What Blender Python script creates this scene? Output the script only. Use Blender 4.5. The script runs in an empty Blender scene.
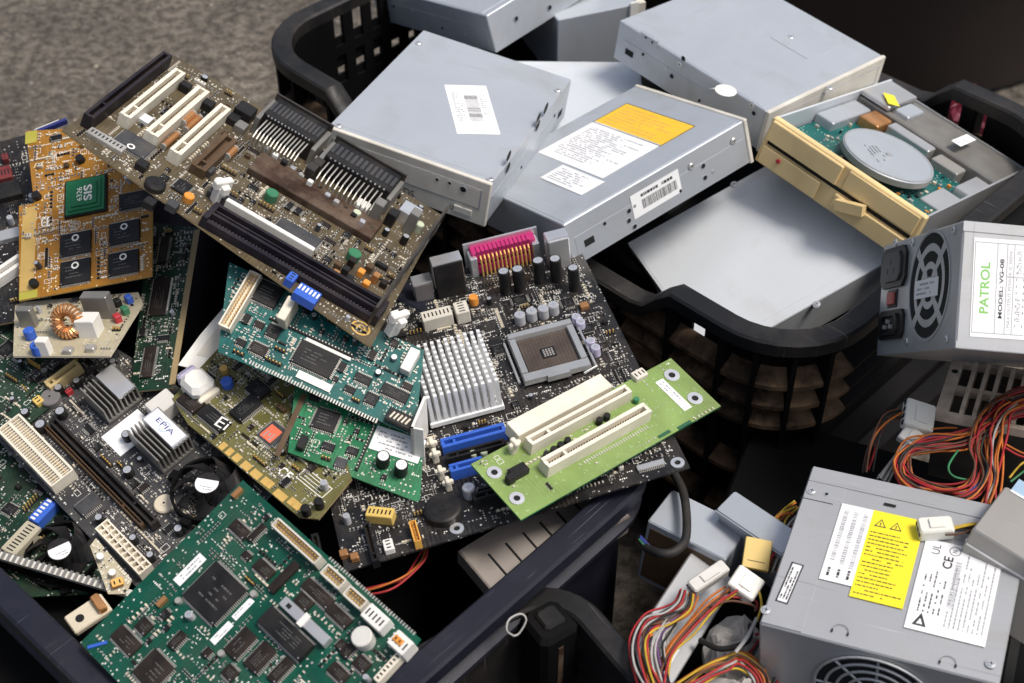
import bpy, bmesh, math, random
from mathutils import Matrix, Vector, noise

# ------------------------------------------------------------------ camera, sky, sun, exposure
S = bpy.context.scene
COL = S.collection
CAM_LOC, CAM_TILT, CAM_LENS = ((0.0, -0.80449, 1.0502), 47.0, 50.9766)
cd = bpy.data.cameras.new('camera'); cam = bpy.data.objects.new('camera', cd); COL.objects.link(cam)
cam.location = CAM_LOC; cam.rotation_euler = (math.radians(CAM_TILT), 0, 0)
cd.lens = CAM_LENS; cd.sensor_width = 36; cd.clip_start = .05; cd.clip_end = 100
cd.dof.use_dof = True; cd.dof.focus_distance = 1.06; cd.dof.aperture_fstop = 10
S.camera = cam
SUN_EL, SUN_AZ = 64, 105          # azimuth clockwise from +y
wd = bpy.data.worlds.new('World'); S.world = wd; wd.use_nodes = True
nt = wd.node_tree; bg = nt.nodes['Background']
sky = nt.nodes.new('ShaderNodeTexSky'); sky.sky_type = 'NISHITA'; sky.sun_disc = False
sky.sun_elevation = math.radians(SUN_EL); sky.sun_rotation = math.radians(SUN_AZ)
sky.air_density = 1.0; sky.dust_density = 4.0; sky.ozone_density = 1.0
hs = nt.nodes.new('ShaderNodeHueSaturation'); hs.inputs['Saturation'].default_value = .7      # thin overcast: greyer sky light
nt.links.new(sky.outputs[0], hs.inputs['Color']); nt.links.new(hs.outputs[0], bg.inputs[0]); bg.inputs[1].default_value = .095
sl = bpy.data.lights.new('sun', 'SUN'); sl.energy = 2.1; sl.angle = math.radians(18); sl.color = (1, .95, .88)
so = bpy.data.objects.new('sun', sl); COL.objects.link(so)
_e, _a = math.radians(SUN_EL), math.radians(SUN_AZ)
so.rotation_euler = Vector((math.sin(_a)*math.cos(_e), math.cos(_a)*math.cos(_e), math.sin(_e))).to_track_quat('Z', 'Y').to_euler()
so.location = (1.5, .5, 2.5)
S.view_settings.view_transform = 'Standard'; S.view_settings.look = 'None'
S.view_settings.gamma = 1; S.view_settings.exposure = 0.54; S.view_settings.use_curve_mapping = False

# ------------------------------------------------------------------ materials
MATS = {}
def mat(name, col, rough=.5, metal=0, var=.12, vs=40, bump=0, bs=600, dust=0, dcol=(.28, .22, .16), spec=.5, alpha=1, trans=0, scr=0, scol=None):
    m = bpy.data.materials.new(name); m.use_nodes = True
    t = m.node_tree; N = t.nodes; L = t.links; p = N['Principled BSDF']
    tc = N.new('ShaderNodeTexCoord'); nz = N.new('ShaderNodeTexNoise'); nz.inputs['Scale'].default_value = vs; nz.inputs['Detail'].default_value = 6
    L.new(tc.outputs['Object'], nz.inputs['Vector'])
    r = N.new('ShaderNodeValToRGB'); r.color_ramp.elements[0].position = .3; r.color_ramp.elements[1].position = .7
    r.color_ramp.elements[0].color = (*[c*(1-var) for c in col], 1); r.color_ramp.elements[1].color = (*[min(1, c*(1+var)) for c in col], 1)
    L.new(nz.outputs['Fac'], r.inputs[0]); out = r.outputs[0]
    if dust:
        n2 = N.new('ShaderNodeTexNoise'); n2.inputs['Scale'].default_value = vs*.6+7; n2.inputs['Detail'].default_value = 8; n2.inputs['Roughness'].default_value = .7
        L.new(tc.outputs['Object'], n2.inputs['Vector'])
        r2 = N.new('ShaderNodeValToRGB'); r2.color_ramp.elements[0].position = .42; r2.color_ramp.elements[1].position = .75
        r2.color_ramp.elements[0].color = (0, 0, 0, 1); r2.color_ramp.elements[1].color = (dust, dust, dust, 1)
        L.new(n2.outputs['Fac'], r2.inputs[0])
        mx = N.new('ShaderNodeMix'); mx.data_type = 'RGBA'; mx.inputs['B'].default_value = (*dcol, 1)
        L.new(r2.outputs[0], mx.inputs['Factor']); L.new(out, mx.inputs['A']); out = mx.outputs['Result']
    if scr:
        for ang, sx, sy, lo in ((.4, 16, 700, .70), (1.9, 22, 800, .71), (2.6, 9, 300, .70)):
            mp = N.new('ShaderNodeMapping'); mp.inputs['Rotation'].default_value = (0, 0, ang); mp.inputs['Scale'].default_value = (sx, sy, sx); L.new(tc.outputs['Object'], mp.inputs[0])
            ns = N.new('ShaderNodeTexNoise'); ns.inputs['Scale'].default_value = 1; ns.inputs['Detail'].default_value = 2; L.new(mp.outputs[0], ns.inputs[0])
            rs = N.new('ShaderNodeValToRGB'); rs.color_ramp.elements[0].position = lo; rs.color_ramp.elements[1].position = lo+.05; rs.color_ramp.elements[0].color = (0, 0, 0, 1); rs.color_ramp.elements[1].color = (scr, scr, scr, 1); L.new(ns.outputs['Fac'], rs.inputs[0])
            mx = N.new('ShaderNodeMix'); mx.data_type = 'RGBA'; k = 1.6 if ang < 1 else .55; mx.inputs['B'].default_value = (*(scol or [min(.95, c*k) for c in col]), 1)
            L.new(rs.outputs[0], mx.inputs['Factor']); L.new(out, mx.inputs['A']); out = mx.outputs['Result']
        sm = N.new('ShaderNodeTexNoise'); sm.inputs['Scale'].default_value = 11; sm.inputs['Detail'].default_value = 7; sm.inputs['Roughness'].default_value = .65; sm.inputs['Distortion'].default_value = .8; L.new(tc.outputs['Object'], sm.inputs[0])
        rs = N.new('ShaderNodeValToRGB'); rs.color_ramp.elements[0].position = .5; rs.color_ramp.elements[1].position = .72; rs.color_ramp.elements[0].color = (0, 0, 0, 1); rs.color_ramp.elements[1].color = (.5, .5, .5, 1); L.new(sm.outputs['Fac'], rs.inputs[0])
        mx = N.new('ShaderNodeMix'); mx.data_type = 'RGBA'; mx.inputs['B'].default_value = (*[c*w_ for c, w_ in zip(col, (.72, .66, .58))], 1); L.new(rs.outputs[0], mx.inputs['Factor']); L.new(out, mx.inputs['A']); out = mx.outputs['Result']
    L.new(out, p.inputs['Base Color'])
    mr = N.new('ShaderNodeMapRange'); mr.inputs['To Min'].default_value = max(.05, rough-.1-scr*.2); mr.inputs['To Max'].default_value = min(1, rough+.1+scr*.25)
    L.new(sm.outputs['Fac'] if scr else nz.outputs['Fac'], mr.inputs['Value']); L.new(mr.outputs[0], p.inputs['Roughness'])
    p.inputs['Metallic'].default_value = metal; p.inputs['Specular IOR Level'].default_value = spec
    if trans: p.inputs['Transmission Weight'].default_value = trans
    if bump:
        nb = N.new('ShaderNodeTexNoise'); nb.inputs['Scale'].default_value = bs; nb.inputs['Detail'].default_value = 4
        L.new(tc.outputs['Object'], nb.inputs['Vector'])
        b = N.new('ShaderNodeBump'); b.inputs['Strength'].default_value = bump; b.inputs['Distance'].default_value = .001
        L.new(nb.outputs['Fac'], b.inputs['Height']); L.new(b.outputs[0], p.inputs['Normal'])
    MATS[name] = m
    return m
def pcb(name, col, line, via=(.55, .55, .5), amount=.6, rough=.35, grime=.4, gcol=(.1, .075, .055)):
    m = mat(name, col, rough, 0, .18, 25, spec=.3)
    t = m.node_tree; N = t.nodes; L = t.links; p = N['Principled BSDF']
    src = p.inputs['Base Color'].links[0].from_socket
    tc = [n for n in N if n.type == 'TEX_COORD'][0]
    fac = None
    for sc, ms, off in ((190, .045, .37), (95, .03, .5)):
        bk = N.new('ShaderNodeTexBrick'); bk.inputs['Scale'].default_value = sc; bk.inputs['Mortar Size'].default_value = ms; bk.inputs['Mortar Smooth'].default_value = .3
        bk.offset = off; bk.squash = .6; bk.squash_frequency = 3
        bk.inputs['Brick Width'].default_value = 1.7; bk.inputs['Row Height'].default_value = .3
        if sc == 95:
            mp = N.new('ShaderNodeMapping'); mp.inputs['Rotation'].default_value = (0, 0, math.pi/2); L.new(tc.outputs['Object'], mp.inputs[0]); L.new(mp.outputs[0], bk.inputs[0])
        else: L.new(tc.outputs['Object'], bk.inputs[0])
        nz = N.new('ShaderNodeTexNoise'); nz.inputs['Scale'].default_value = 28+sc*.1; L.new(tc.outputs['Object'], nz.inputs[0])
        rr = N.new('ShaderNodeValToRGB'); rr.color_ramp.elements[0].position = .48; rr.color_ramp.elements[1].position = .54; L.new(nz.outputs['Fac'], rr.inputs[0])
        mu = N.new('ShaderNodeMath'); mu.operation = 'MULTIPLY'; L.new(bk.outputs['Fac'], mu.inputs[0]); L.new(rr.outputs[0], mu.inputs[1])
        if fac is None: fac = mu.outputs[0]
        else:
            ad = N.new('ShaderNodeMath'); ad.operation = 'MAXIMUM'; L.new(fac, ad.inputs[0]); L.new(mu.outputs[0], ad.inputs[1]); fac = ad.outputs[0]
    sc = N.new('ShaderNodeMath'); sc.operation = 'MULTIPLY'; sc.inputs[1].default_value = amount; L.new(fac, sc.inputs[0])
    m1 = N.new('ShaderNodeMix'); m1.data_type = 'RGBA'; L.new(sc.outputs[0], m1.inputs['Factor']); L.new(src, m1.inputs['A']); m1.inputs['B'].default_value = (*line, 1)
    vo = N.new('ShaderNodeTexVoronoi'); vo.inputs['Scale'].default_value = 240; L.new(tc.outputs['Object'], vo.inputs['Vector'])
    lt = N.new('ShaderNodeMath'); lt.operation = 'LESS_THAN'; lt.inputs[1].default_value = .17; L.new(vo.outputs['Distance'], lt.inputs[0])
    m2 = N.new('ShaderNodeMix'); m2.data_type = 'RGBA'; L.new(lt.outputs[0], m2.inputs['Factor']); L.new(m1.outputs['Result'], m2.inputs['A']); m2.inputs['B'].default_value = (*via, 1)
    # ingrained dust and grime in drifts
    gn = N.new('ShaderNodeTexNoise'); gn.inputs['Scale'].default_value = 16; gn.inputs['Detail'].default_value = 9; gn.inputs['Roughness'].default_value = .72; L.new(tc.outputs['Object'], gn.inputs[0])
    gr = N.new('ShaderNodeValToRGB'); gr.color_ramp.elements[0].position = .45; gr.color_ramp.elements[1].position = .8; gr.color_ramp.elements[0].color = (0, 0, 0, 1); gr.color_ramp.elements[1].color = (grime, grime, grime, 1); L.new(gn.outputs['Fac'], gr.inputs[0])
    m3 = N.new('ShaderNodeMix'); m3.data_type = 'RGBA'; L.new(gr.outputs[0], m3.inputs['Factor']); L.new(m2.outputs['Result'], m3.inputs['A']); m3.inputs['B'].default_value = (*gcol, 1)
    L.new(m3.outputs['Result'], p.inputs['Base Color'])
    return m
PL = dict(purple_black=(.012, .010, .016), black_plastic=(.012, .012, .013), brown_plastic=(.09, .055, .03), rust_brown=(.042, .022, .014), ivory=(.72, .66, .54), white_plastic=(.75, .73, .68),
          pale_plastic=(.62, .58, .5), grey_plastic=(.16, .15, .15), blue_plastic=(.03, .11, .5), orange_plastic=(.7, .27, .04), red_plastic=(.45, .03, .04), yellow_plastic=(.65, .45, .12),
          amber_plastic=(.75, .4, .08), green_cap=(.03, .17, .08), pale_cap=(.5, .55, .4), silver_cap=(.4, .4, .42), lilac_cap=(.5, .47, .62), clear_cap=(.6, .58, .54), navy=(.02, .03, .16), socket_brown=(.06, .045, .038), dull_red=(.16, .02, .022), beige=(.62, .55, .42), tan_slot=(.55, .42, .2),
          tan_clear=(.42, .38, .28), dark_green=(.01, .09, .04), yellow_mask=(.4, .36, .05), pale_orange=(.5, .33, .1), tan_edge=(.33, .24, .12), magenta=(.48, .02, .15), floppy_beige=(.73, .55, .27), bezel=(.6, .57, .5))
for k, c in PL.items():
    if k == 'floppy_beige': mat(k, c, .5, 0, .22, 18, dust=.3, dcol=(.4, .28, .14)); continue
    dk = k in ('black_plastic', 'purple_black', 'brown_plastic', 'rust_brown'); mat(k, c, .45, 0, .35 if k == 'rust_brown' else .1, 60, dust=.45 if k == 'rust_brown' else .1 if dk else .14, spec=.22 if dk else .45)
mat('chip_black', (.010, .010, .011), .45, 0, .2, 50, dust=.06, spec=.25); mat('chip_grey', (.045, .046, .05), .5, 0, .15, 50, dust=.15, spec=.3); mat('chip_brown', (.018, .013, .011), .45, 0, .2, 50, dust=.08, spec=.25); mat('chip_ink', (.085, .085, .08), .7)
mat('tinplate', (.62, .65, .68), .42, .2, .05, 14, dust=.1, dcol=(.5, .48, .45), scr=.15); mat('socket_steel', (.5, .5, .49), .28, .6, .1, 40); mat('crate_dust', (.03, .02, .013), .75, 0, .6, 22, dust=1, dcol=(.26, .165, .095), spec=.15)
mat('steel', (.55, .55, .55), .33, .6, .06, 25); mat('tin', (.48, .46, .42), .4, .5, .15, 90); mat('silver', (.72, .72, .73), .35, .75, .06, 50); mat('dark_metal', (.06, .055, .05), .45, .6, .2, 40, dust=.2)
mat('grey_metal', (.26, .25, .23), .42, .5, .15, 40, dust=.2); mat('gold', (.75, .48, .14), .32, .35, .12, 60); mat('copper', (.62, .3, .12), .35, .7, .2, 80)
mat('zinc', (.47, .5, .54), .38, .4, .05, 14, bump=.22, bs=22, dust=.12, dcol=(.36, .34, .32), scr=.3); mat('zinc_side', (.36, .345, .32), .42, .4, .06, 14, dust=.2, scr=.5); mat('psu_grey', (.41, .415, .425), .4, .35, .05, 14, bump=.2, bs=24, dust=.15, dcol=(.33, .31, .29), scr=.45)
mat('alloy', (.88, .88, .87), .35, .2, .08, 60); mat('green_anod', (.02, .17, .07), .3, .4, .1, 50); mat('silk', (.78, .76, .7), .7, 0, .05); mat('ink', (.03, .03, .035), .7, 0, .1)
mat('grey_ink', (.3, .3, .32), .7, 0, .1); mat('green_ink', (.22, .5, .12), .6); mat('red_ink', (.5, .12, .1), .6)
mat('white_paper', (.8, .8, .8), .55, 0, .03, 30, dust=.06); mat('white_disc', (.75, .72, .66), .6, 0, .08); mat('white_frame', (.7, .7, .7), .55); mat('pale_label', (.65, .68, .7), .5)
mat('yellow_label', (.82, .5, .03), .5, 0, .05, 30); mat('yellow_warn', (.85, .7, .02), .5, 0, .04, 30); mat('yellow_sticker', (.75, .65, .04), .5); mat('red_label', (.75, .16, .08), .5); mat('blue_label', (.3, .42, .55), .4)
mat('fin_tan', (.72, .6, .47), .4, .2, .3, 60, dust=.4)
mat('warm_steel', (.36, .32, .29), .45, .3, .1, 30, dust=.25, scr=.4)
mat('void', (.006, .006, .006), .9, 0, 0)
mat('crate_black', (.009, .009, .010), .45, 0, .25, 9, bump=.15, bs=500, dust=.55, dcol=(.07, .058, .047), spec=.3, scr=.5, scol=(.12, .11, .1)); mat('crate_wall', (.006, .006, .0065), .55, 0, .25, 9, bump=.15, bs=500, dust=.1, dcol=(.04, .03, .022), spec=.05); mat('crate_blue', (.011, .012, .021), .45, 0, .2, 12, bump=.1, bs=500, dust=.35, dcol=(.05, .048, .055), spec=.3, scr=.6, scol=(.1, .1, .12))  # crate_wall: darker copy of crate_black, shade on the walls put into its colour
mat('tub_brown', (.02, .013, .01), .7, 0, .2, 8); mat('pink_bag', (.13, .006, .02), .45, 0, .3, 20)
mat('case_black', (.004, .004, .004), .8, 0, .2, 10, spec=.1)
mat('translucent', (.78, .76, .68), .35, 0, .05, 40, trans=.08); mat('paper_grey', (.42, .4, .37), .8, 0, .12, 40)
for k, c in dict(orange=(.75, .2, .02), red=(.55, .02, .03), yellow=(.8, .52, .03), black=(.012, .012, .012), white=(.6, .58, .55), blue=(.04, .07, .4), green=(.04, .3, .12), violet=(.2, .08, .25), brown=(.16, .06, .03)).items(): mat('wire_'+k, [v*.62+.008 for v in c], .6, 0, .2, 80, dust=.3, dcol=(.1, .08, .06), spec=.3)
pcb('pcb_tan', (.09, .07, .04), (.18, .14, .085), grime=.9, gcol=(.035, .024, .016)); pcb('pcb_orange', (.31, .135, .015), (.45, .23, .045), (.8, .7, .45)); pcb('pcb_beige', (.42, .37, .25), (.5, .45, .32))
pcb('pcb_dark_green', (.006, .028, .016), (.03, .09, .05)); pcb('pcb_teal', (.004, .085, .08), (.02, .2, .17)); pcb('pcb_green', (.008, .13, .05), (.04, .27, .12)); pcb('pcb_olive', (.12, .11, .035), (.2, .19, .08))
pcb('pcb_deep', (.003, .058, .036), (.01, .11, .07)); pcb('pcb_black', (.012, .012, .013), (.06, .055, .05), (.4, .4, .38), .7); pcb('pcb_light', (.2, .29, .085), (.25, .36, .12), (.3, .42, .2), .5); pcb('pcb_slate', (.04, .04, .043), (.13, .125, .115), amount=.7)
def concrete():
    m = mat('concrete', (.175, .152, .125), .9, 0, .42, 4.5, bump=0, dust=.5, dcol=(.09, .078, .066))
    t = m.node_tree; N = t.nodes; L = t.links; p = N['Principled BSDF']; src = p.inputs['Base Color'].links[0].from_socket
    tc = [n for n in N if n.type == 'TEX_COORD'][0]
    n1 = N.new('ShaderNodeTexNoise'); n1.inputs['Scale'].default_value = 68; n1.inputs['Detail'].default_value = 8; n1.inputs['Roughness'].default_value = .75; L.new(tc.outputs['Object'], n1.inputs[0])
    r = N.new('ShaderNodeValToRGB'); r.color_ramp.elements[0].position = .42; r.color_ramp.elements[1].position = .6; r.color_ramp.elements[0].color = (.42, .4, .38, 1); r.color_ramp.elements[1].color = (1.35, 1.33, 1.3, 1)
    L.new(n1.outputs['Fac'], r.inputs[0])
    mx = N.new('ShaderNodeMix'); mx.data_type = 'RGBA'; mx.blend_type = 'MULTIPLY'; mx.inputs['Factor'].default_value = 1; L.new(src, mx.inputs['A']); L.new(r.outputs[0], mx.inputs['B']); L.new(mx.outputs['Result'], p.inputs['Base Color'])
    b = N.new('ShaderNodeBump'); b.inputs['Strength'].default_value = 1; b.inputs['Distance'].default_value = .009; L.new(n1.outputs['Fac'], b.inputs['Height']); L.new(b.outputs[0], p.inputs['Normal'])
concrete()

# ------------------------------------------------------------------ mesh helpers (millimetres in, metres out)
class MB:
    def __init__(s): s.v = []; s.f = []; s.m = []; s.mats = []
    def mi(s, m):
        if m not in s.mats: s.mats.append(m)
        return s.mats.index(m)
    def add(s, vs, fs, m):
        o = len(s.v); k = s.mi(m); s.v += vs
        for f in fs: s.f.append([i+o for i in f]); s.m.append(k)
    def box(s, x0, x1, y0, y1, z0, z1, m, tp=0):
        a = tp
        s.add([(x0, y0, z0), (x1, y0, z0), (x1, y1, z0), (x0, y1, z0), (x0+a, y0+a, z1), (x1-a, y0+a, z1), (x1-a, y1-a, z1), (x0+a, y1-a, z1)],
              [(3, 2, 1, 0), (4, 5, 6, 7), (0, 1, 5, 4), (1, 2, 6, 5), (2, 3, 7, 6), (3, 0, 4, 7)], m)
    def cb(s, cx, cy, w, d, z0, z1, m, tp=0): s.box(cx-w/2, cx+w/2, cy-d/2, cy+d/2, z0, z1, m, tp)
    def cham(s, x0, x1, y0, y1, z0, z1, m, c=1.0):
        # box with chamfered top rim and vertical edges
        def ring(i, z): return [(x0+i+c, y0+i, z), (x1-i-c, y0+i, z), (x1-i, y0+i+c, z), (x1-i, y1-i-c, z), (x1-i-c, y1-i, z), (x0+i+c, y1-i, z), (x0+i, y1-i-c, z), (x0+i, y0+i+c, z)]
        v = ring(0, z0)+ring(0, z1-c)+ring(c*.7, z1)
        f = [tuple(range(7, -1, -1)), tuple(range(16, 24))]
        for k in (0, 8):
            for i in range(8): f.append((k+i, k+(i+1) % 8, k+8+(i+1) % 8, k+8+i))
        s.add(v, f, m)
    def rbox(s, c, size, ang, z0, z1, m):
        ca, sa = math.cos(ang), math.sin(ang); w, d = size[0]/2, size[1]/2
        P = [(c[0]+ca*x-sa*y, c[1]+sa*x+ca*y) for x, y in ((-w, -d), (w, -d), (w, d), (-w, d))]
        s.prism(P, z0, z1, m)
    def prism(s, P, z0, z1, m, side=None):
        n = len(P); v = [(x, y, z0) for x, y in P]+[(x, y, z1) for x, y in P]
        s.add(v, [tuple(range(n-1, -1, -1)), tuple(range(n, 2*n))], m)
        s.add(v, [(i, (i+1) % n, n+(i+1) % n, n+i) for i in range(n)], side or m)
    def cyl(s, cx, cy, r, z0, z1, m, n=16, top=None, r1=None):
        r1 = r if r1 is None else r1
        v = [(cx+r*math.cos(2*math.pi*i/n), cy+r*math.sin(2*math.pi*i/n), z0) for i in range(n)]+[(cx+r1*math.cos(2*math.pi*i/n), cy+r1*math.sin(2*math.pi*i/n), z1) for i in range(n)]
        s.add(v, [tuple(range(n-1, -1, -1))]+[(i, (i+1) % n, n+(i+1) % n, n+i) for i in range(n)], m)
        s.add(v[n:], [tuple(range(n))], top or m)
    def ring(s, cx, cy, r0, r1, z0, z1, m, n=20, a0=0, a1=2*math.pi):
        full = abs(a1-a0) > 6.28; k = n if full else n+1
        A = [a0+(a1-a0)*i/n for i in range(k)]
        v = []
        for a in A:
            c, q = math.cos(a), math.sin(a); v += [(cx+r0*c, cy+r0*q, z0), (cx+r1*c, cy+r1*q, z0), (cx+r1*c, cy+r1*q, z1), (cx+r0*c, cy+r0*q, z1)]
        f = []
        for i in range(n):
            j = (i+1) % k; a, b = 4*i, 4*j
            f += [(a+1, b+1, b+2, a+2), (a+2, b+2, b+3, a+3), (a+3, b+3, b, a), (a, b, b+1, a+1)]
        if not full: f += [(0, 1, 2, 3), (4*n+3, 4*n+2, 4*n+1, 4*n)]
        s.add(v, f, m)
    def tube(s, pts, r, m, n=7, closed=False):
        P = [Vector(p) for p in pts]; k = len(P); v = []; up = Vector((0, 0, 1)); prev = None
        for i, p in enumerate(P):
            t = (P[(i+1) % k] if closed or i < k-1 else P[i])-(P[i-1] if closed or i else P[0])
            if t.length < 1e-9: t = Vector((1, 0, 0))
            t.normalize()
            if prev is None: a = t.cross(up); a = a if a.length > .05 else t.cross(Vector((1, 0, 0)))
            else: a = prev-t*prev.dot(t)
            a.normalize(); prev = a; b = t.cross(a)
            for j in range(n):
                w = 2*math.pi*j/n; v.append(tuple(p+a*(r*math.cos(w))+b*(r*math.sin(w))))
        f = []
        for i in range(k if closed else k-1):
            for j in range(n):
                f.append((i*n+j, i*n+(j+1) % n, ((i+1) % k)*n+(j+1) % n, ((i+1) % k)*n+j))
        if not closed: f += [tuple(range(n-1, -1, -1)), tuple((k-1)*n+j for j in range(n))]
        s.add(v, f, m)
    def mesh(s, name, smooth=False):
        me = bpy.data.meshes.new(name); me.from_pydata([(x*.001, y*.001, z*.001) for x, y, z in s.v], [], s.f)
        for m in s.mats: me.materials.append(MATS[m])
        me.polygons.foreach_set('material_index', s.m)
        if smooth: me.shade_smooth()
        me.update(); return me
    def build(s, name, parent=None, mtx=None, smooth=False, stuff=False):
        return link(name, s.mesh(name, smooth), parent, mtx, stuff)
def link(name, me, parent=None, mtx=None, stuff=False):
    o = bpy.data.objects.new(name, me); COL.objects.link(o)
    if parent is not None: o.parent = parent
    if mtx is not None: o.matrix_basis = mtx
    if stuff: o['kind'] = 'stuff'
    return o
def smooth_by_angle(me, deg=35):
    me.shade_smooth()
    try: me.set_sharp_from_angle(angle=math.radians(deg))
    except Exception: pass
def spline(P, k=6):
    P = [Vector(p) for p in P]; out = []
    for i in range(len(P)-1):
        p0, p1, p2, p3 = P[max(0, i-1)], P[i], P[i+1], P[min(len(P)-1, i+2)]
        for j in range(k):
            t = j/k; out.append(tuple(.5*((2*p1)+(p2-p0)*t+(2*p0-5*p1+4*p2-p3)*t*t+(3*p1-p0-3*p2+p3)*t**3)))
    out.append(tuple(P[-1])); return out
def xf(x=0, y=0, z=0, rz=0, frame=None):
    m = Matrix.Translation((x*.001, y*.001, z*.001)) @ Matrix.Rotation(math.radians(rz), 4, 'Z')
    return frame @ m if frame is not None else m
def thing(name, label, cat, pos, R=None, group=None):
    o = bpy.data.objects.new(name, None); COL.objects.link(o); o.empty_display_size = .02
    M = Matrix.Translation(Vector(pos)*.001)
    if R is not None: M = M @ Matrix(R).to_4x4()
    o.matrix_world = M; o['label'] = label; o['category'] = cat
    if group: o['group'] = group
    return o
def tag(o, label, cat, group=None):
    o['label'] = label; o['category'] = cat
    if group: o['group'] = group
    return o
def rzm(deg):
    a = math.radians(deg); return [[math.cos(a), -math.sin(a), 0], [math.sin(a), math.cos(a), 0], [0, 0, 1]]
_txt = {}
def text_mesh(s, m, bold=0):
    if (s, m) in _txt: return _txt[s, m]
    c = bpy.data.curves.new('lettering', 'FONT'); c.body = s; c.size = 1; c.offset = .022 if s in ('PATROL', 'MODEL: VG-08', 'CE', 'SIS') else 0; o = bpy.data.objects.new('lettering', c); COL.objects.link(o)
    bpy.context.view_layer.update(); me = bpy.data.meshes.new_from_object(o.evaluated_get(bpy.context.evaluated_depsgraph_get()))
    bpy.data.objects.remove(o)
    xs = [v.co.x for v in me.vertices]; ys = [v.co.y for v in me.vertices]
    w, h = max(xs)-min(xs), max(ys)-min(ys)
    for v in me.vertices: v.co.x = (v.co.x-(max(xs)+min(xs))/2)/w; v.co.y = (v.co.y-(max(ys)+min(ys))/2)/h; v.co.z = 0
    me.materials.clear(); me.materials.append(MATS[m]); me.name = 'lettering'; _txt[s, m] = me; return me
def put_text(s, m, parent, x, y, z, w, h, rz=0, frame=None, name='lettering'):
    return link(name, text_mesh(s, m), parent, xf(x, y, z, rz, frame) @ Matrix.Diagonal((w*.001, h*.001, 1, 1)))
def print_rows(M, x0, x1, y0, y1, rows, m, rnd, fill=.8, hh=.5, z=.05):
    # rows of little printed dashes lying on a label
    dy = (y1-y0)/rows
    for r in range(rows):
        y = y1-dy*(r+.5); x = x0; end = x0+(x1-x0)*rnd.uniform(.55, 1)
        while x < end:
            w = rnd.uniform(.6, 3.2)
            if rnd.random() < fill: M.add([(x, y-dy*hh/2, z), (min(x+w, end), y-dy*hh/2, z), (min(x+w, end), y+dy*hh/2, z), (x, y+dy*hh/2, z)], [(0, 1, 2, 3)], m)
            x += w+.5
def print_code(M, x0, x1, y0, y1, m, rnd, z=.05, step=.75):
    x = x0
    while x < x1:
        w = rnd.choice((.25, .4, .7))*step/.75; M.add([(x, y0, z), (x+w, y0, z), (x+w, y1, z), (x, y1, z)], [(0, 1, 2, 3)], m); x += w+rnd.choice((.3, .5))*step/.75

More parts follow.
